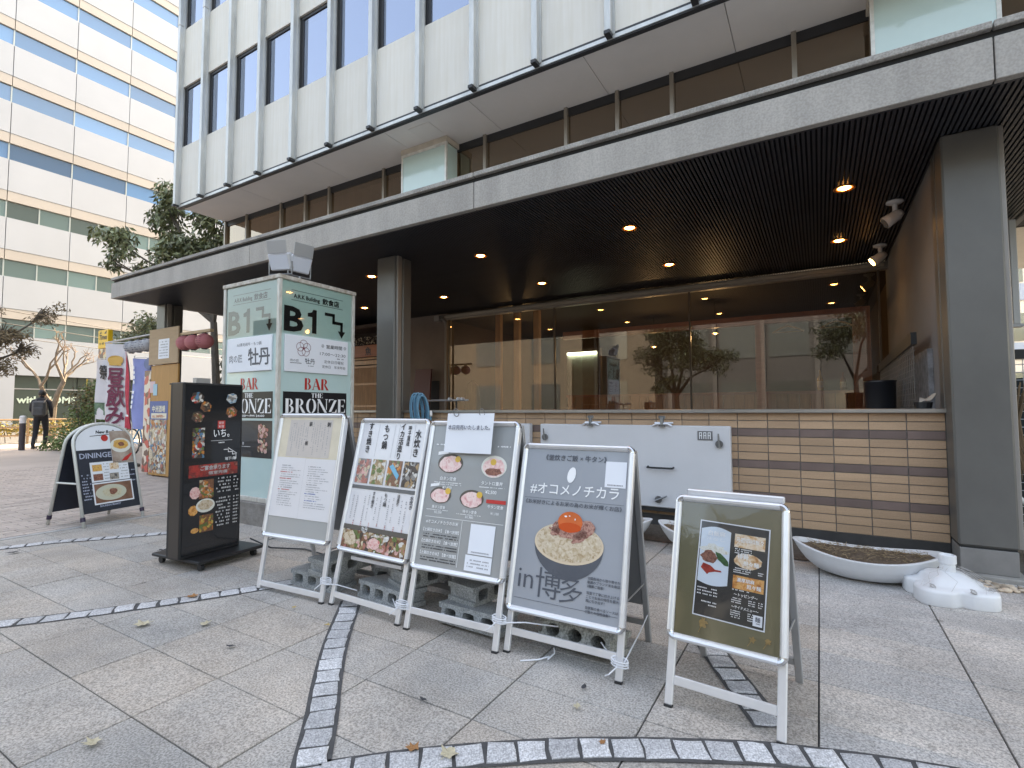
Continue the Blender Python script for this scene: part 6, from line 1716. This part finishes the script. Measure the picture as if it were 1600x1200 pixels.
# ------------------------------------------------------------------ banners
def banner(x, y, z0, z1, w, cloth_m, lab, rot, draw, name="banner"):
    t = thing("banner_flag", lab, "banner", (x, y, 0), rot, "cloth banners by the street")
    MB().tube([(0, 0, 0), (0, 0, z1 + .06)], .012, 8).build("flag_pole", mat("flag_pole", (.6, .6, .6), .4, .3), t)
    MB().tube([(0, 0, z1 + .02), (w + .02, 0, z1 + .0)], .007, 6).build("cross_arm", mat("flag_pole", (0, 0, 0)), t)
    MB().lathe([(0, 0), (.16, 0), (.16, .05), (.05, .09), (0, .09)], seg=16).build("flag_base", black, t)
    H = z1 - z0
    def wave(u, v): return (.02 + u + .10 * (1 - v / H) * (u / w) + .02 * math.sin(v * 3), -.03 * math.sin(v * 4 + u * 9) - .05 * math.sin(u / w * 5 + v * 1.2), z0 + v - .03 * (u / w))
    vs, fs = [], []
    nx, ny = 10, 24
    for i in range(nx + 1):
        for j in range(ny + 1): vs.append(wave(w * i / nx, H * j / ny))
    for i in range(nx):
        for j in range(ny): fs.append((i * (ny + 1) + j, (i + 1) * (ny + 1) + j, (i + 1) * (ny + 1) + j + 1, i * (ny + 1) + j + 1))
    cl = MB().add(vs, fs).build("cloth", cloth_m, t, smooth=True)
    def put(q, m_, nm, lift=.022):
        out = []
        for v in q.V:
            p = wave(v[0], v[1]); out.append((p[0], p[1] - lift - v[2], p[2]))
        MB().add(out, q.F).build(nm, m_, cl)
    draw(put, w, H)
def fine(q):       # split long rectangles so the print follows the cloth
    return q
def d1(put, w, H):
    wine = mat("wine_print", (.17, .025, .06), .7); red = mat("red_print", (.50, .03, .06), .7)
    q = MB()
    for k in range(14): q.rect(w * .80 + .0, H * (k / 14), w, H * ((k + 1) / 14), 0)
    put(q, red, "red_edge")
    q = MB(); q.ell(w * .40, H * .80, w * .26, w * .16, 0, 16, wob=.1).rect(w * .2, H * .74, w * .6, H * .80, .001); put(q, mat("beer_print", (.62, .36, .08), .6), "beer_print")
    q = MB(); q.text("昼", w * .42, H * .50, .46, .004, 'c', bold=.035).text("飲", w * .43, H * .27, .46, .004, 'c', bold=.035).text("み", w * .42, H * .065, .42, .004, 'c', bold=.04); put(q, wine, "lettering")
    q = MB(); q.rect(w * .74, .02, w, .26, .006).rect(.05, .0, w * .6, .07, .004); put(q, red, "red_print")
    q = MB(); q.rect(w * .78, .20, w * .95, .30, .009).text("1", w * .87, .06, .12, .009, 'c', bold=.03); put(q, white_print, "white_print")
banner(-13.16, 5.0, .78, 2.58, .68, mat("white_banner_cloth", (.60, .58, .60), .8, var=.05), "white banner with large wine-red Japanese lettering and a red edge", R(8), d1)
def d2(put, w, H):
    q = MB()
    for k in range(13): greek(q, .04, .10, H - .12 - k * .1, .07, .002, .3); greek(q, w * .78, w * .92, H - .1 - k * .1, .05, .002, .3)
    q.text("もつ鍋", w * .6, H - .1, .3, .003, vert=True) if False else None
    put(q, white_print, "white_print")
    q = MB(); q.ell(w * .75, H * .93, .12, .12, .002, 16); put(q, mat("grey_blue_print", (.18, .22, .36), .7), "round_print")
banner(-12.02, 5.02, .78, 2.20, .60, mat("blue_banner_cloth", (.26, .30, .58), .8, var=.08), "periwinkle blue banner with small white print beside the plywood stand", R(5), d2)
def d3(put, w, H):
    q = MB(); q.text("祭", w * .34, H - .42, .34, .002, 'c', bold=.04).text("処", w * .78, H - .42, .32, .002, 'c', bold=.04)
    q.line([(w * .75, H - .06), (w * .85, H - .2), (w * .65, H - .2), (w * .75, H - .06)], .02, .002); put(q, ink, "brush_lettering")
    q = MB(); q.rect(.05, .1, w - .05, .38, .002); put(q, mat("green_print", (.12, .2, .13), .7, var=.6, scale=9), "picture_print")
    q = MB(); q.line([(w * .5, .52), (w * .62, .42)], .06, .003); put(q, inkred, "red_mark")
banner(-14.35, 5.25, .95, 2.32, .92, mat("white_banner_cloth", (0, 0, 0)), "white banner with black brush lettering at the left of the flags", R(8), d3)
ys = thing("parking_sign", "yellow square parking sign with black lettering on a pole", "sign", (-17.6, 6.6, 0))
sgn = MB().bbox(-.30, .32, -.06, .06, 2.93, 3.46, .01).build("sign_panel", mat("parking_yellow", (.70, .42, .015), .4), ys)
q = MB(face((-.30, -.061, 2.93), (1, 0, 0), (0, 0, 1))); q.text("Times", .31, .25, .20, .002, 'c', bold=.03, width=.48, shear=.15).poly([(.08, .42), (.2, .5), (.2, .42)], .002).poly([(.38, .42), (.54, .5), (.5, .40)], .002); greek(q, .12, .5, .10, .07, .002); q.build("lettering", ink, sgn)
MB().box(-.28, .30, -.05, .05, 2.55, 2.92).build("price_panel", food("print_price", [(.6, .5, .3), (.1, .05, .04), (.55, .2, .05), (.6, .6, .55)], 9, kind='vor'), ys)
MB().tube([(0, .07, 0), (0, .07, 3.4)], .05, 10).build("pole", alu_dark, ys)
dp = thing("street_panel", "dark glass street panel with a yellow edge behind the shrubs", "panel", (-18.6, 6.75, 0))
MB().bbox(-.34, .34, -.05, .05, .9, 2.1, .01).build("panel_face", mat("dark_street_glass", (.015, .02, .03), .1), dp); MB().box(-.40, -.345, -.06, .06, 0, 2.1).build("yellow_post", mat("yellow_paint", (.62, .40, .03), .5), dp)
MB().box(.345, .38, -.06, .06, 0, 2.1).build("dark_post", black, dp)

# ------------------------------------------------------------------ bicycle
bk = thing("bicycle", "bicycle with a sky-blue frame parked behind the menu poster stand", "bicycle", (-14.45, 6.3, 0), R(4))
blu = mat("sky_blue_paint", (.10, .38, .62), .3)
rubber = mat("tyre_rubber", (.02, .02, .02), .8)
for xx in (-.52, .52):
    wh = MB().tube([(xx + .33 * math.cos(2 * math.pi * k / 32), 0, .345 + .33 * math.sin(2 * math.pi * k / 32)) for k in range(33)], .017, 6).build("tyre", rubber, bk)
    MB().tube([(xx + .305 * math.cos(2 * math.pi * k / 32), 0, .345 + .305 * math.sin(2 * math.pi * k / 32)) for k in range(33)], .009, 5).build("rim", chrome, wh)
    q = MB()
    for k in range(14): q.tube([(xx, .02 * (-1) ** k, .345), (xx + .30 * math.cos(k * .449), 0, .345 + .30 * math.sin(k * .449))], .0015, 3)
    q.build("spokes", chrome, wh)
q = MB(); BB, ST, HT, HB = (-.06, 0, .30), (-.20, 0, .72), (.36, 0, .86), (.39, 0, .70)
for a, b in ((BB, ST), (ST, (.36, 0, .80)), (BB, HB), (HT, HB), (HB, (.52, .0, .345)), (BB, (-.52, 0, .345)), (ST, (-.52, 0, .345))): q.tube([a, b], .018, 8)
q.build("frame", blu, bk)
MB().tube([(-.20, 0, .72), (-.23, 0, .88)], .012, 6).lathe([(0, .0), (.06, .01), (.08, .03), (0, .05)], -.25, 0, .87, 12, .7).build("saddle", black, bk)
MB().tube([HT, (.34, 0, .98), (.36, .0, 1.0)], .012, 6).tube([(.22, -.27, 1.02), (.36, -.2, 1.0), (.37, 0, 1.0), (.36, .2, 1.0), (.22, .27, 1.02)], .011, 6).build("handlebar", chrome, bk)
MB().tube([(-.06, -.08, .30), (-.06, .08, .30)], .05, 12).tube([(-.06, -.08, .30), (-.04, -.09, .14)], .008, 5).tube([(-.06, .08, .30), (-.08, .09, .46)], .008, 5).build("crank", hw, bk)
q = MB(); q.box(.40, .70, -.16, .16, .72, .73)
for a in (.40, .70):
    for k in range(8): q.box(a - .004, a + .004, -.16 + k * .045, -.152 + k * .045, .73, .94)
for z in (.79, .86, .93): q.tube([(.40, -.16, z), (.70, -.16, z), (.70, .16, z), (.40, .16, z), (.40, -.16, z)], .004, 4)
q.build("front_basket", hw, bk)

# ------------------------------------------------------------------ pedestrian
pe = thing("person", "pedestrian in dark suit with a grey backpack walking away at the far left", "person", (-19.95, 5.95, 0), R(60))
def skin_mesh(name, verts, edges, radii, m_, parent, sub=1, root=0):
    me = bpy.data.meshes.new(name); me.from_pydata(verts, edges, [])
    o = bpy.data.objects.new(name, me); col.objects.link(o)
    md = o.modifiers.new("s", 'SKIN'); md.use_smooth_shade = True
    for i, r_ in enumerate(radii): me.skin_vertices[0].data[i].radius = r_ if isinstance(r_, tuple) else (r_, r_)
    me.skin_vertices[0].data[root].use_root = True
    if sub: sb_ = o.modifiers.new("u", 'SUBSURF'); sb_.levels = sub; sb_.render_levels = sub
    bpy.context.view_layer.update()
    dg = bpy.context.evaluated_depsgraph_get()
    m2 = bpy.data.meshes.new_from_object(o.evaluated_get(dg))
    o.modifiers.clear(); o.data = m2; m2.materials.clear(); m2.materials.append(m_)
    o.parent = parent
    return o
# local frame: walks towards +y, x to its right
V_ = [(0, 0, .98), (0, 0, 1.12), (0, .01, 1.30), (0, .015, 1.44), (0, .03, 1.52), (0, .05, 1.60), (0, .05, 1.70),
      (.09, 0, .93), (.10, .12, .52), (.10, .02, .10), (.10, .16, .05),
      (-.09, 0, .93), (-.10, -.02, .52), (-.10, -.26, .14), (-.10, -.14, .04),
      (.19, .0, 1.42), (.24, -.06, 1.16), (.22, .10, .95), (-.19, .0, 1.42), (-.25, .05, 1.16), (-.20, .24, 1.08)]
E_ = [(0, 1), (1, 2), (2, 3), (3, 4), (4, 5), (5, 6), (0, 7), (7, 8), (8, 9), (9, 10), (0, 11), (11, 12), (12, 13), (13, 14), (3, 15), (15, 16), (16, 17), (3, 18), (18, 19), (19, 20)]
Rd = [(.15, .11), (.15, .11), (.17, .12), (.12, .09), (.055, .055), (.085, .095), (.07, .08), .10, .07, .05, .045, .10, .07, .05, .045, .075, .055, .04, .075, .055, .04]
skin_mesh("body", V_, E_, Rd, mat("dark_suit", (.018, .018, .024), .8, var=.2, scale=10), pe)
MB().lathe([(0, -.125), (.05, -.11), (.078, -.05), (.085, .02), (.07, .09), (0, .115)], 0, .062, 1.635, 18, 1.12).build("head", mat("skin", (.42, .26, .19), .6), pe, smooth=True)
MB().lathe([(.082, -.045), (.096, .0), (.096, .05), (.07, .115), (0, .135)], 0, .045, 1.645, 18, 1.12).build("hair", mat("black_hair", (.012, .011, .011), .5), pe, smooth=True)
bpk = MB(Matrix.Translation((0, -.20, 0))).bbox(-.16, .16, -.10, .08, .98, 1.44, .05).build("backpack", mat("grey_backpack", (.06, .062, .068), .6, var=.2, scale=8), pe, smooth=False)
MB(Matrix.Translation((0, -.31, 0))).bbox(-.12, .12, -.04, .01, 1.0, 1.24, .02).build("front_pocket", mat("grey_backpack", (0, 0, 0)), bpk)
for sx in (-1, 1): MB().tube([(sx * .10, -.14, 1.42), (sx * .11, -.02, 1.50), (sx * .11, .12, 1.40), (sx * .12, .11, 1.15), (sx * .13, -.12, 1.02)], .016, 6).build("strap", black, bpk)
for sx, yy, zz in ((.10, .06, 0.0), (-.10, -.24, .02)): MB().bbox(sx - .045, sx + .045, yy, yy + .26, zz, zz + .075, .02).build("shoe", black, pe)
bo = thing("bollard", "dark street bollard with a pale reflective band beside the pedestrian", "bollard", (-20.0, 5.56, 0))
MB().lathe([(0, 0), (.075, 0), (.075, .78), (0, .78)], seg=18).build("post", mat("dark_bollard", (.05, .04, .05), .5), bo)
MB().lathe([(0, .781), (.076, .781), (.076, .97), (.05, 1.0), (0, 1.005)], seg=18).build("reflective_cap", mat("bollard_white", (.65, .65, .68), .4), bo)

# ------------------------------------------------------------------ plants
def leafs(mb, c, r_, n, ln, droop=.4, wid=.36, rng=random):
    for k in range(n):
        # more leaves near the surface of the clump, gaps left by rejection
        d = Vector((rng.gauss(0, 1), rng.gauss(0, 1), rng.gauss(0, 1))).normalized()
        f = rng.random() ** .45
        p = Vector(c) + Vector((d.x * r_[0], d.y * r_[1], d.z * r_[2])) * f
        a = Vector((rng.uniform(-1, 1), rng.uniform(-1, 1), rng.uniform(-1, .35) - droop)).normalized()
        b = a.cross(Vector((rng.uniform(-1, 1), rng.uniform(-1, 1), rng.uniform(-1, 1)))).normalized()
        nrm = a.cross(b)
        l = ln * rng.uniform(.6, 1.2); w = l * wid * .5
        mb.add([tuple(p), tuple(p + a * l * .45 + b * w + nrm * l * .04), tuple(p + a * l), tuple(p + a * l * .45 - b * w + nrm * l * .04)], [(0, 1, 2), (0, 2, 3)])
bark = mat("grey_bark", (.10, .085, .07), .9, var=.35, scale=12, stretch=(3, 3, .6), bump=.6, bscale=30)
def tree(name, lab, base, clumps, leaf_m, n, ln, trunk_r=.10, fork=None, droop=.4, cat="tree", wid=.36, twigs=3, trunk_m=bark, group=None):
    t = thing(name, lab, cat, base, 0, group)
    B = Vector(base)
    q = MB()
    fk = Vector(fork) - B if fork else Vector((0, 0, 1.2))
    q.tube([(0, 0, -.05), tuple(fk * .5 + Vector((.05, .03, 0))), tuple(fk)], [trunk_r, trunk_r * .8, trunk_r * .65], 9)
    for c, r_ in clumps:
        c = Vector(c) - B
        m1 = fk.lerp(c, .5) + Vector((random.uniform(-.2, .2), random.uniform(-.2, .2), .15))
        q.tube([tuple(fk), tuple(m1), tuple(c)], [trunk_r * .5, trunk_r * .3, trunk_r * .12], 6)
        for k in range(twigs):
            e = c + Vector((random.uniform(-1, 1) * r_[0], random.uniform(-1, 1) * r_[1], random.uniform(-.5, 1) * r_[2])) * .9
            q.tube([tuple(m1.lerp(c, .6)), tuple(c.lerp(e, .5) + Vector((0, 0, .08))), tuple(e)], [trunk_r * .16, trunk_r * .1, .006], 5)
    q.build("trunk", trunk_m, t)
    if n:
        q = MB()
        tot = sum(r_[0] * r_[1] * r_[2] for c, r_ in clumps)
        for c, r_ in clumps:
            cc = Vector(c) - B
            m_ = max(30, int(n * r_[0] * r_[1] * r_[2] / tot))
            # sub-clumps give light and dark tufts with gaps
            for s_ in range(6):
                o = Vector((random.uniform(-1, 1) * r_[0], random.uniform(-1, 1) * r_[1], random.uniform(-1, 1) * r_[2])) * .62
                leafs(q, cc + o, (r_[0] * .52, r_[1] * .52, r_[2] * .48), m_ // 6, ln, droop, wid)
        q.build("crown", leaf_m, t)
    return t
lf_d = mat("leaf_green", (.15, .17, .08), .45, island=.55, spec=.6)
lf_b = mat("leaf_bronze", (.17, .125, .07), .6, island=.5)
lf_s = mat("shrub_green", (.11, .17, .05), .5, island=.5)
tree("leafy_tree", "leafy green tree reaching above the left end of the canopy", (-13.1, 7.3, 0),
     [((-15.7, 6.1, 5.55), (.85, .5, .5)), ((-14.9, 6.9, 6.55), (.75, .6, .85)), ((-13.1, 7.2, 5.9), (.7, .6, .7)), ((-12.2, 7.3, 5.6), (.5, .5, .6)), ((-13.9, 7.0, 5.2), (1.0, .8, .6)), ((-15.3, 6.8, 4.8), (.8, .6, .5)), ((-16.6, 6.3, 5.2), (.4, .3, .3)), ((-12.6, 7.4, 4.9), (.8, .6, .45))],
     lf_d, 6400, .19, .12, (-13.3, 7.3, 3.4), .5, wid=.38)
tree("shade_tree", "dark evergreen tree under the canopy end behind the pink lanterns", (-13.6, 8.9, 0),
     [((-14.2, 8.9, 1.5), (1.0, .8, .9)), ((-15.4, 9.0, 2.6), (.9, .7, .7)), ((-13.2, 8.6, 1.2), (.8, .7, .7)), ((-12.6, 8.4, 2.2), (.5, .5, .5))],
     mat("leaf_dark_green", (.030, .048, .022), .5, island=.5), 2600, .15, .11, (-13.4, 8.8, 1.6), .3, twigs=6)
tree("side_tree", "small-leaved tree showing under the canopy corner above the yellow sign", (-17.9, 8.2, 0),
     [((-17.4, 7.6, 3.7), (1.1, .6, .45)), ((-18.6, 7.7, 3.4), (.6, .5, .35)), ((-16.6, 7.4, 3.5), (.6, .5, .4))], lf_d, 1500, .15, .08, (-17.8, 8.1, 2.6), .2)
tree("bronze_tree", "bronze-leaved tree cut off by the left edge of the picture", (-17.2, 3.5, 0),
     [((-16.4, 3.9, 2.5), (.7, .5, .55)), ((-16.2, 4.2, 3.0), (.8, .45, .35)), ((-16.6, 3.6, 3.5), (.8, .6, .45)), ((-15.9, 4.75, 3.45), (.5, .35, .3)), ((-16.3, 4.5, 2.6), (.5, .3, .3))],
     lf_b, 4600, .10, .09, (-17.0, 3.6, 1.9), .1, twigs=10, wid=.32)
sh_ = thing("shrub", "bushy green shrub between the pedestrian and the banners", "shrub", (-17.6, 6.35, 0))
q = MB()
for k in range(16):
    a = random.uniform(0, 6.28); q.tube([(0, 0, 0), (.4 * math.cos(a), .3 * math.sin(a), .7), (.9 * math.cos(a), .5 * math.sin(a), random.uniform(1.0, 2.0))], [.02, .012, .004], 5)
q.build("stems", bark, sh_)
q = MB()
for c, r_, n in (((-.7, -.1, .4), (1.0, .6, .42), 1100), ((.1, 0, .95), (1.0, .6, .6), 1400), ((.3, .1, 1.6), (.95, .5, .5), 1000), ((.9, 0, 1.0), (.7, .5, .6), 700), ((-1.5, -.2, .16), (.6, .5, .2), 450)): leafs(q, c, r_, n, .12, .1, .34)
q.build("foliage", lf_s, sh_)
q = MB(); leafs(q, (.2, -.2, 1.45), (.9, .4, .45), 500, .11, .1, .32); q.build("bronze_tips", mat("leaf_tip", (.16, .12, .055), .6, island=.5), sh_)
hd = thing("yellow_hedge", "low hedge with yellow autumn leaves behind the street railing", "hedge", (-24.6, 6.6, 0))
q = MB()
for k in range(9): leafs(q, (random.uniform(-.2, .2), -2.2 + k * .55, .55), (.4, .45, .3), 190, .14, .1, .4)
q.build("foliage", mat("leaf_yellow", (.34, .23, .03), .6, c2=(.12, .12, .03), scale=3, island=.4), hd)
q = MB()
for k in range(12): q.tube([(0, -2.3 + k * .42, 0), (random.uniform(-.2, .2), -2.3 + k * .42, .6)], .012, 4)
q.build("stems", bark, hd)
rl_ = thing("street_railing", "low brown street railing in front of the yellow hedge", "railing", (-23.6, 6.6, 0))
for z in (.30, .58, .84): MB().tube([(0, -2.6, z), (0, 2.8, z)], .03, 8).build("rail", mat("brown_rail", (.30, .20, .11), .5), rl_)
for k in range(5): MB().tube([(0, -2.5 + k * 1.3, 0), (0, -2.5 + k * 1.3, .9)], .035, 8).build("post", mat("brown_rail", (0, 0, 0)), rl_)
# pollarded bare tree, lit by the sun
bt = thing("bare_tree", "pollarded leafless tree with knobbly branches before the white block", "tree", (-26.0, 8.1, 0))
q = MB()
tops = []
def grow(p, d, l, r_, depth):
    e = p + d * l
    m1 = p.lerp(e, .5) + Vector((random.uniform(-.06, .06), random.uniform(-.06, .06), .02))
    q.tube([tuple(p), tuple(m1), tuple(e)], [r_, r_ * .85, r_ * .72], 7 if depth < 2 else 5, caps=depth > 2)
    if depth >= 4: tops.append(e); return
    for k in range(2 if depth else 3):
        nd = (d + Vector((random.uniform(-.75, .75), random.uniform(-.75, .75), random.uniform(-.1, .45)))).normalized()
        grow(e, nd, l * random.uniform(.62, .85), r_ * .62, depth + 1)
grow(Vector((0, 0, -.05)), Vector((0, .02, 1)), 1.35, .15, 0)
q.build("trunk", mat("sunlit_bark", (.19, .15, .115), .85, var=.25, scale=8), bt)
q = MB()
for e in tops:
    for k in range(4):
        d = Vector((random.uniform(-1, 1), random.uniform(-1, 1), random.uniform(.1, 1))).normalized(); q.tube([tuple(e), tuple(e + d * random.uniform(.12, .35))], .008, 3)
q.build("twigs", mat("orange_twigs", (.27, .18, .11), .8, island=.3), bt)
q = MB()
for k in range(3): q.tube([(-21, -4 + 6 * 0, 3.9 + k * .5), (-24, 9, 3.55 + k * .42), (-30, 30, 4.2 + k * .6)], .012, 4)
o = q.build("overhead_cables", black); tag(o, "overhead cables crossing in front of the white block", "cables")

# ------------------------------------------------------------------ white office block on the left
wbm = mat("white_cladding", (.455, .485, .52), .6, var=.035, scale=.35, objvar=.02)
crm = mat("cream_band", (.50, .455, .405), .6, var=.05, scale=.4, objvar=.03)
skytintg = mat("sky_tint_glass", (.075, .19, .35), .03, spec=.9, coat=1.0, objvar=.38)  # blue base colour stands in for sky reflected in the upper panes
tealg = mat("teal_glass", (.10, .17, .17), .03, spec=.9, coat=1.0, objvar=.5)
WX = -44.0
wbk = thing("white_block", "tall white office block with horizontal strips of blue-green windows", "building", (WX - 6, 25, 0))
W(wbk).box(WX - 14, WX - .5, -2, 62, 0, 44).build("core", mat("block_core", (.10, .12, .12), .6), wbk)
jy = [-2.0 + 6.5 * .5 * k for k in range(20)]
P0 = {}
for f in range(11):
    zb = 5.93 + 3.765 * (f - 0)           # window sill level of storey f
    zt = zb + 1.10
    z_c = zt + .62                         # top of cream band
    z_n = zb + 3.765
    for a, b in zip(jy, jy[1:]):
        if f > 8 and a > 30: continue
        for nm, z0, z1, m_, off in (("white_panel", z_c + .02, z_n, wbm, 0.0), ("cream_panel", zt, z_c - .0, crm, -.03)):
            if nm not in P0:
                o = MB().box(-.45, 0, .02, 3.23, 0, z1 - z0).build(nm, m_, wbk); P0[nm] = o
            else: o = inst(P0[nm], wbk, (0, 0, 0))
            o.location = Vector((WX + off, a, z0)) - wbk.location
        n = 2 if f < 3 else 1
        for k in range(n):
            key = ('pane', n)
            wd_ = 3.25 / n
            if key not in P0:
                o = MB().box(-.06, 0, .035, wd_ - .035, .03, 1.07).build("window_pane", tealg if n == 2 else skytintg, wbk); P0[key] = o
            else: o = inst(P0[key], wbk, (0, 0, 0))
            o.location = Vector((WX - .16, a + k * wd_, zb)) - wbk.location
            fr_k = ('frame', n)
            if fr_k not in P0:
                o = MB().box(-.1, 0.02, -.035, .035, 0, 1.1).build("window_mullion", mat("block_mullion", (.45, .50, .48), .5, .3), wbk); P0[fr_k] = o
            else: o = inst(P0[fr_k], wbk, (0, 0, 0))
            o.location = Vector((WX - .14, a + k * wd_, zb)) - wbk.location
# base storey: white walls, shop glazing with lettering
W(wbk).box(WX - .45, WX, -2, 11.75, 0, 5.93).box(WX - .45, WX, 11.75, 15.35, 3.45, 5.93).box(WX - .45, WX, 15.35, 62, 3.45, 5.93).build("base_wall", wbm, wbk)
for a, b in ((11.8, 13.4), (13.45, 15.05), (15.1, 18.3), (18.35, 21.6), (21.65, 24.9), (24.95, 28.2), (28.3, 34), (34.1, 40), (40.1, 50)):
    W(wbk).box(WX - .38, WX - .32, a, b, .3, 3.42).build("shop_pane", mat("dark_shop_glass", (.05, .07, .06), .06, spec=.7, objvar=.2), wbk)
W(wbk).box(WX - .4, WX - .2, 11.75, 50, 0, .3).box(WX - .33, WX - .28, 11.75, 50, 2.55, 2.62).build("shop_frame", alu_dark, wbk)
q = MB(W(wbk).M @ face((WX - .30, 11.9, 1.55), (0, 1, 0), (0, 0, 1))); q.text("with HOME", .05, .12, .62, .02, bold=.03, width=3.1); q.build("shop_lettering", mat("pale_green_letters", (.62, .75, .62), .5, emis=(.6, .8, .6), estr=.0), wbk)

# ------------------------------------------------------------------ pale block beyond the right pillar
rb = thing("pale_block", "bright pale office block seen past the right grey pillar", "building", (14, 44, 0))
W(rb).box(8.2, 22, 40, 56, 0, 22).build("wall", mat("pale_block_wall", (.70, .69, .66), .7, var=.03), rb)
for f in range(6):
    for k in range(7):
        W(rb).box(8.8 + k * 1.9, 10.2 + k * 1.9, 39.96, 40.0, 1.6 + f * 3.4, 3.2 + f * 3.4).build("window", mat("block_window", (.22, .24, .20), .15, coat=.6, objvar=.3), rb)
    W(rb).box(8.1, 22.1, 39.9, 39.955, .55 + f * 3.4, 1.5 + f * 3.4).build("blue_spandrel", mat("blue_spandrel", (.33, .42, .58), .5), rb)
hg = thing("far_hedge", "dark clipped hedge beyond the wire gate", "hedge", (4.5, 12, 0))
q = MB()
for k in range(10): leafs(q, (-3 + k * .7, 0, .7), (.5, .5, .6), 130, .13, .1)
q.build("foliage", lf_d, hg)

# ------------------------------------------------------------------ what faces the restaurant across the plaza (seen mirrored in its glass)
op = thing("opposite_block", "dim beige block across the plaza mirrored left in the restaurant window", "building", (-24, -24, 0))
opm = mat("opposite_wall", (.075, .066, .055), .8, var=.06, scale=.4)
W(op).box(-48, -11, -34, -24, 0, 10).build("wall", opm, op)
for f in range(2):
    for k in range(6):
        W(op).box(-46 + k * 6, -43.2 + k * 6, -24.0, -23.95, 1.0 + f * 4.2, 3.4 + f * 4.2).build("window", mat("opposite_window", (.05, .06, .065), .08, coat=.7, objvar=.3), op)
op = thing("opposite_block", "dark slate block across the plaza mirrored right in the restaurant window", "building", (6, -26, 0))
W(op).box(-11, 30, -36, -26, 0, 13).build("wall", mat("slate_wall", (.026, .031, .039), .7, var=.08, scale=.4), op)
for k in range(12):
    W(op).box(-10.4 + k * 3.4, -10.1 + k * 3.4, -26.0, -25.6, 0, 13).build("pilaster", mat("slate_pilaster", (.05, .055, .062), .7), op)
for f in range(3):
    for k in range(12):
        W(op).box(-9.9 + k * 3.4, -7.3 + k * 3.4, -26.0, -25.95, .8 + f * 4.2, 3.2 + f * 4.2).build("window", MATS["opposite_window"], op)
tree("plaza_tree", "round-crowned evergreen tree behind the photographer, mirrored in the glass", (-5.3, -6.5, 0),
     [((-6.3, -6.5, 3.3), (1.1, 1.0, .9)), ((-4.6, -6.6, 3.9), (1.3, 1.2, 1.1)), ((-5.5, -6.2, 4.9), (1.2, 1.2, .9)), ((-3.6, -6.3, 3.0), (.8, .9, .7)), ((-5.6, -6.4, 2.3), (.8, .8, .5))], lf_d, 8200, .17, .16, (-5.3, -6.5, 1.7), .3)
tree("plaza_tree", "leaning evergreen tree behind the photographer, mirrored right of the first", (1.2, -7.2, 0),
     [((.4, -7.2, 3.9), (1.2, 1.1, .8)), ((1.9, -7.0, 4.6), (1.4, 1.2, 1.1)), ((3.0, -7.4, 3.8), (1.0, 1.0, .8))], lf_d, 5200, .17, .13, (1.2, -7.2, 2.2), .3)

bpy.data.objects.remove(_tobj)
bpy.data.curves.remove(_tcurve)
bpy.context.view_layer.update()
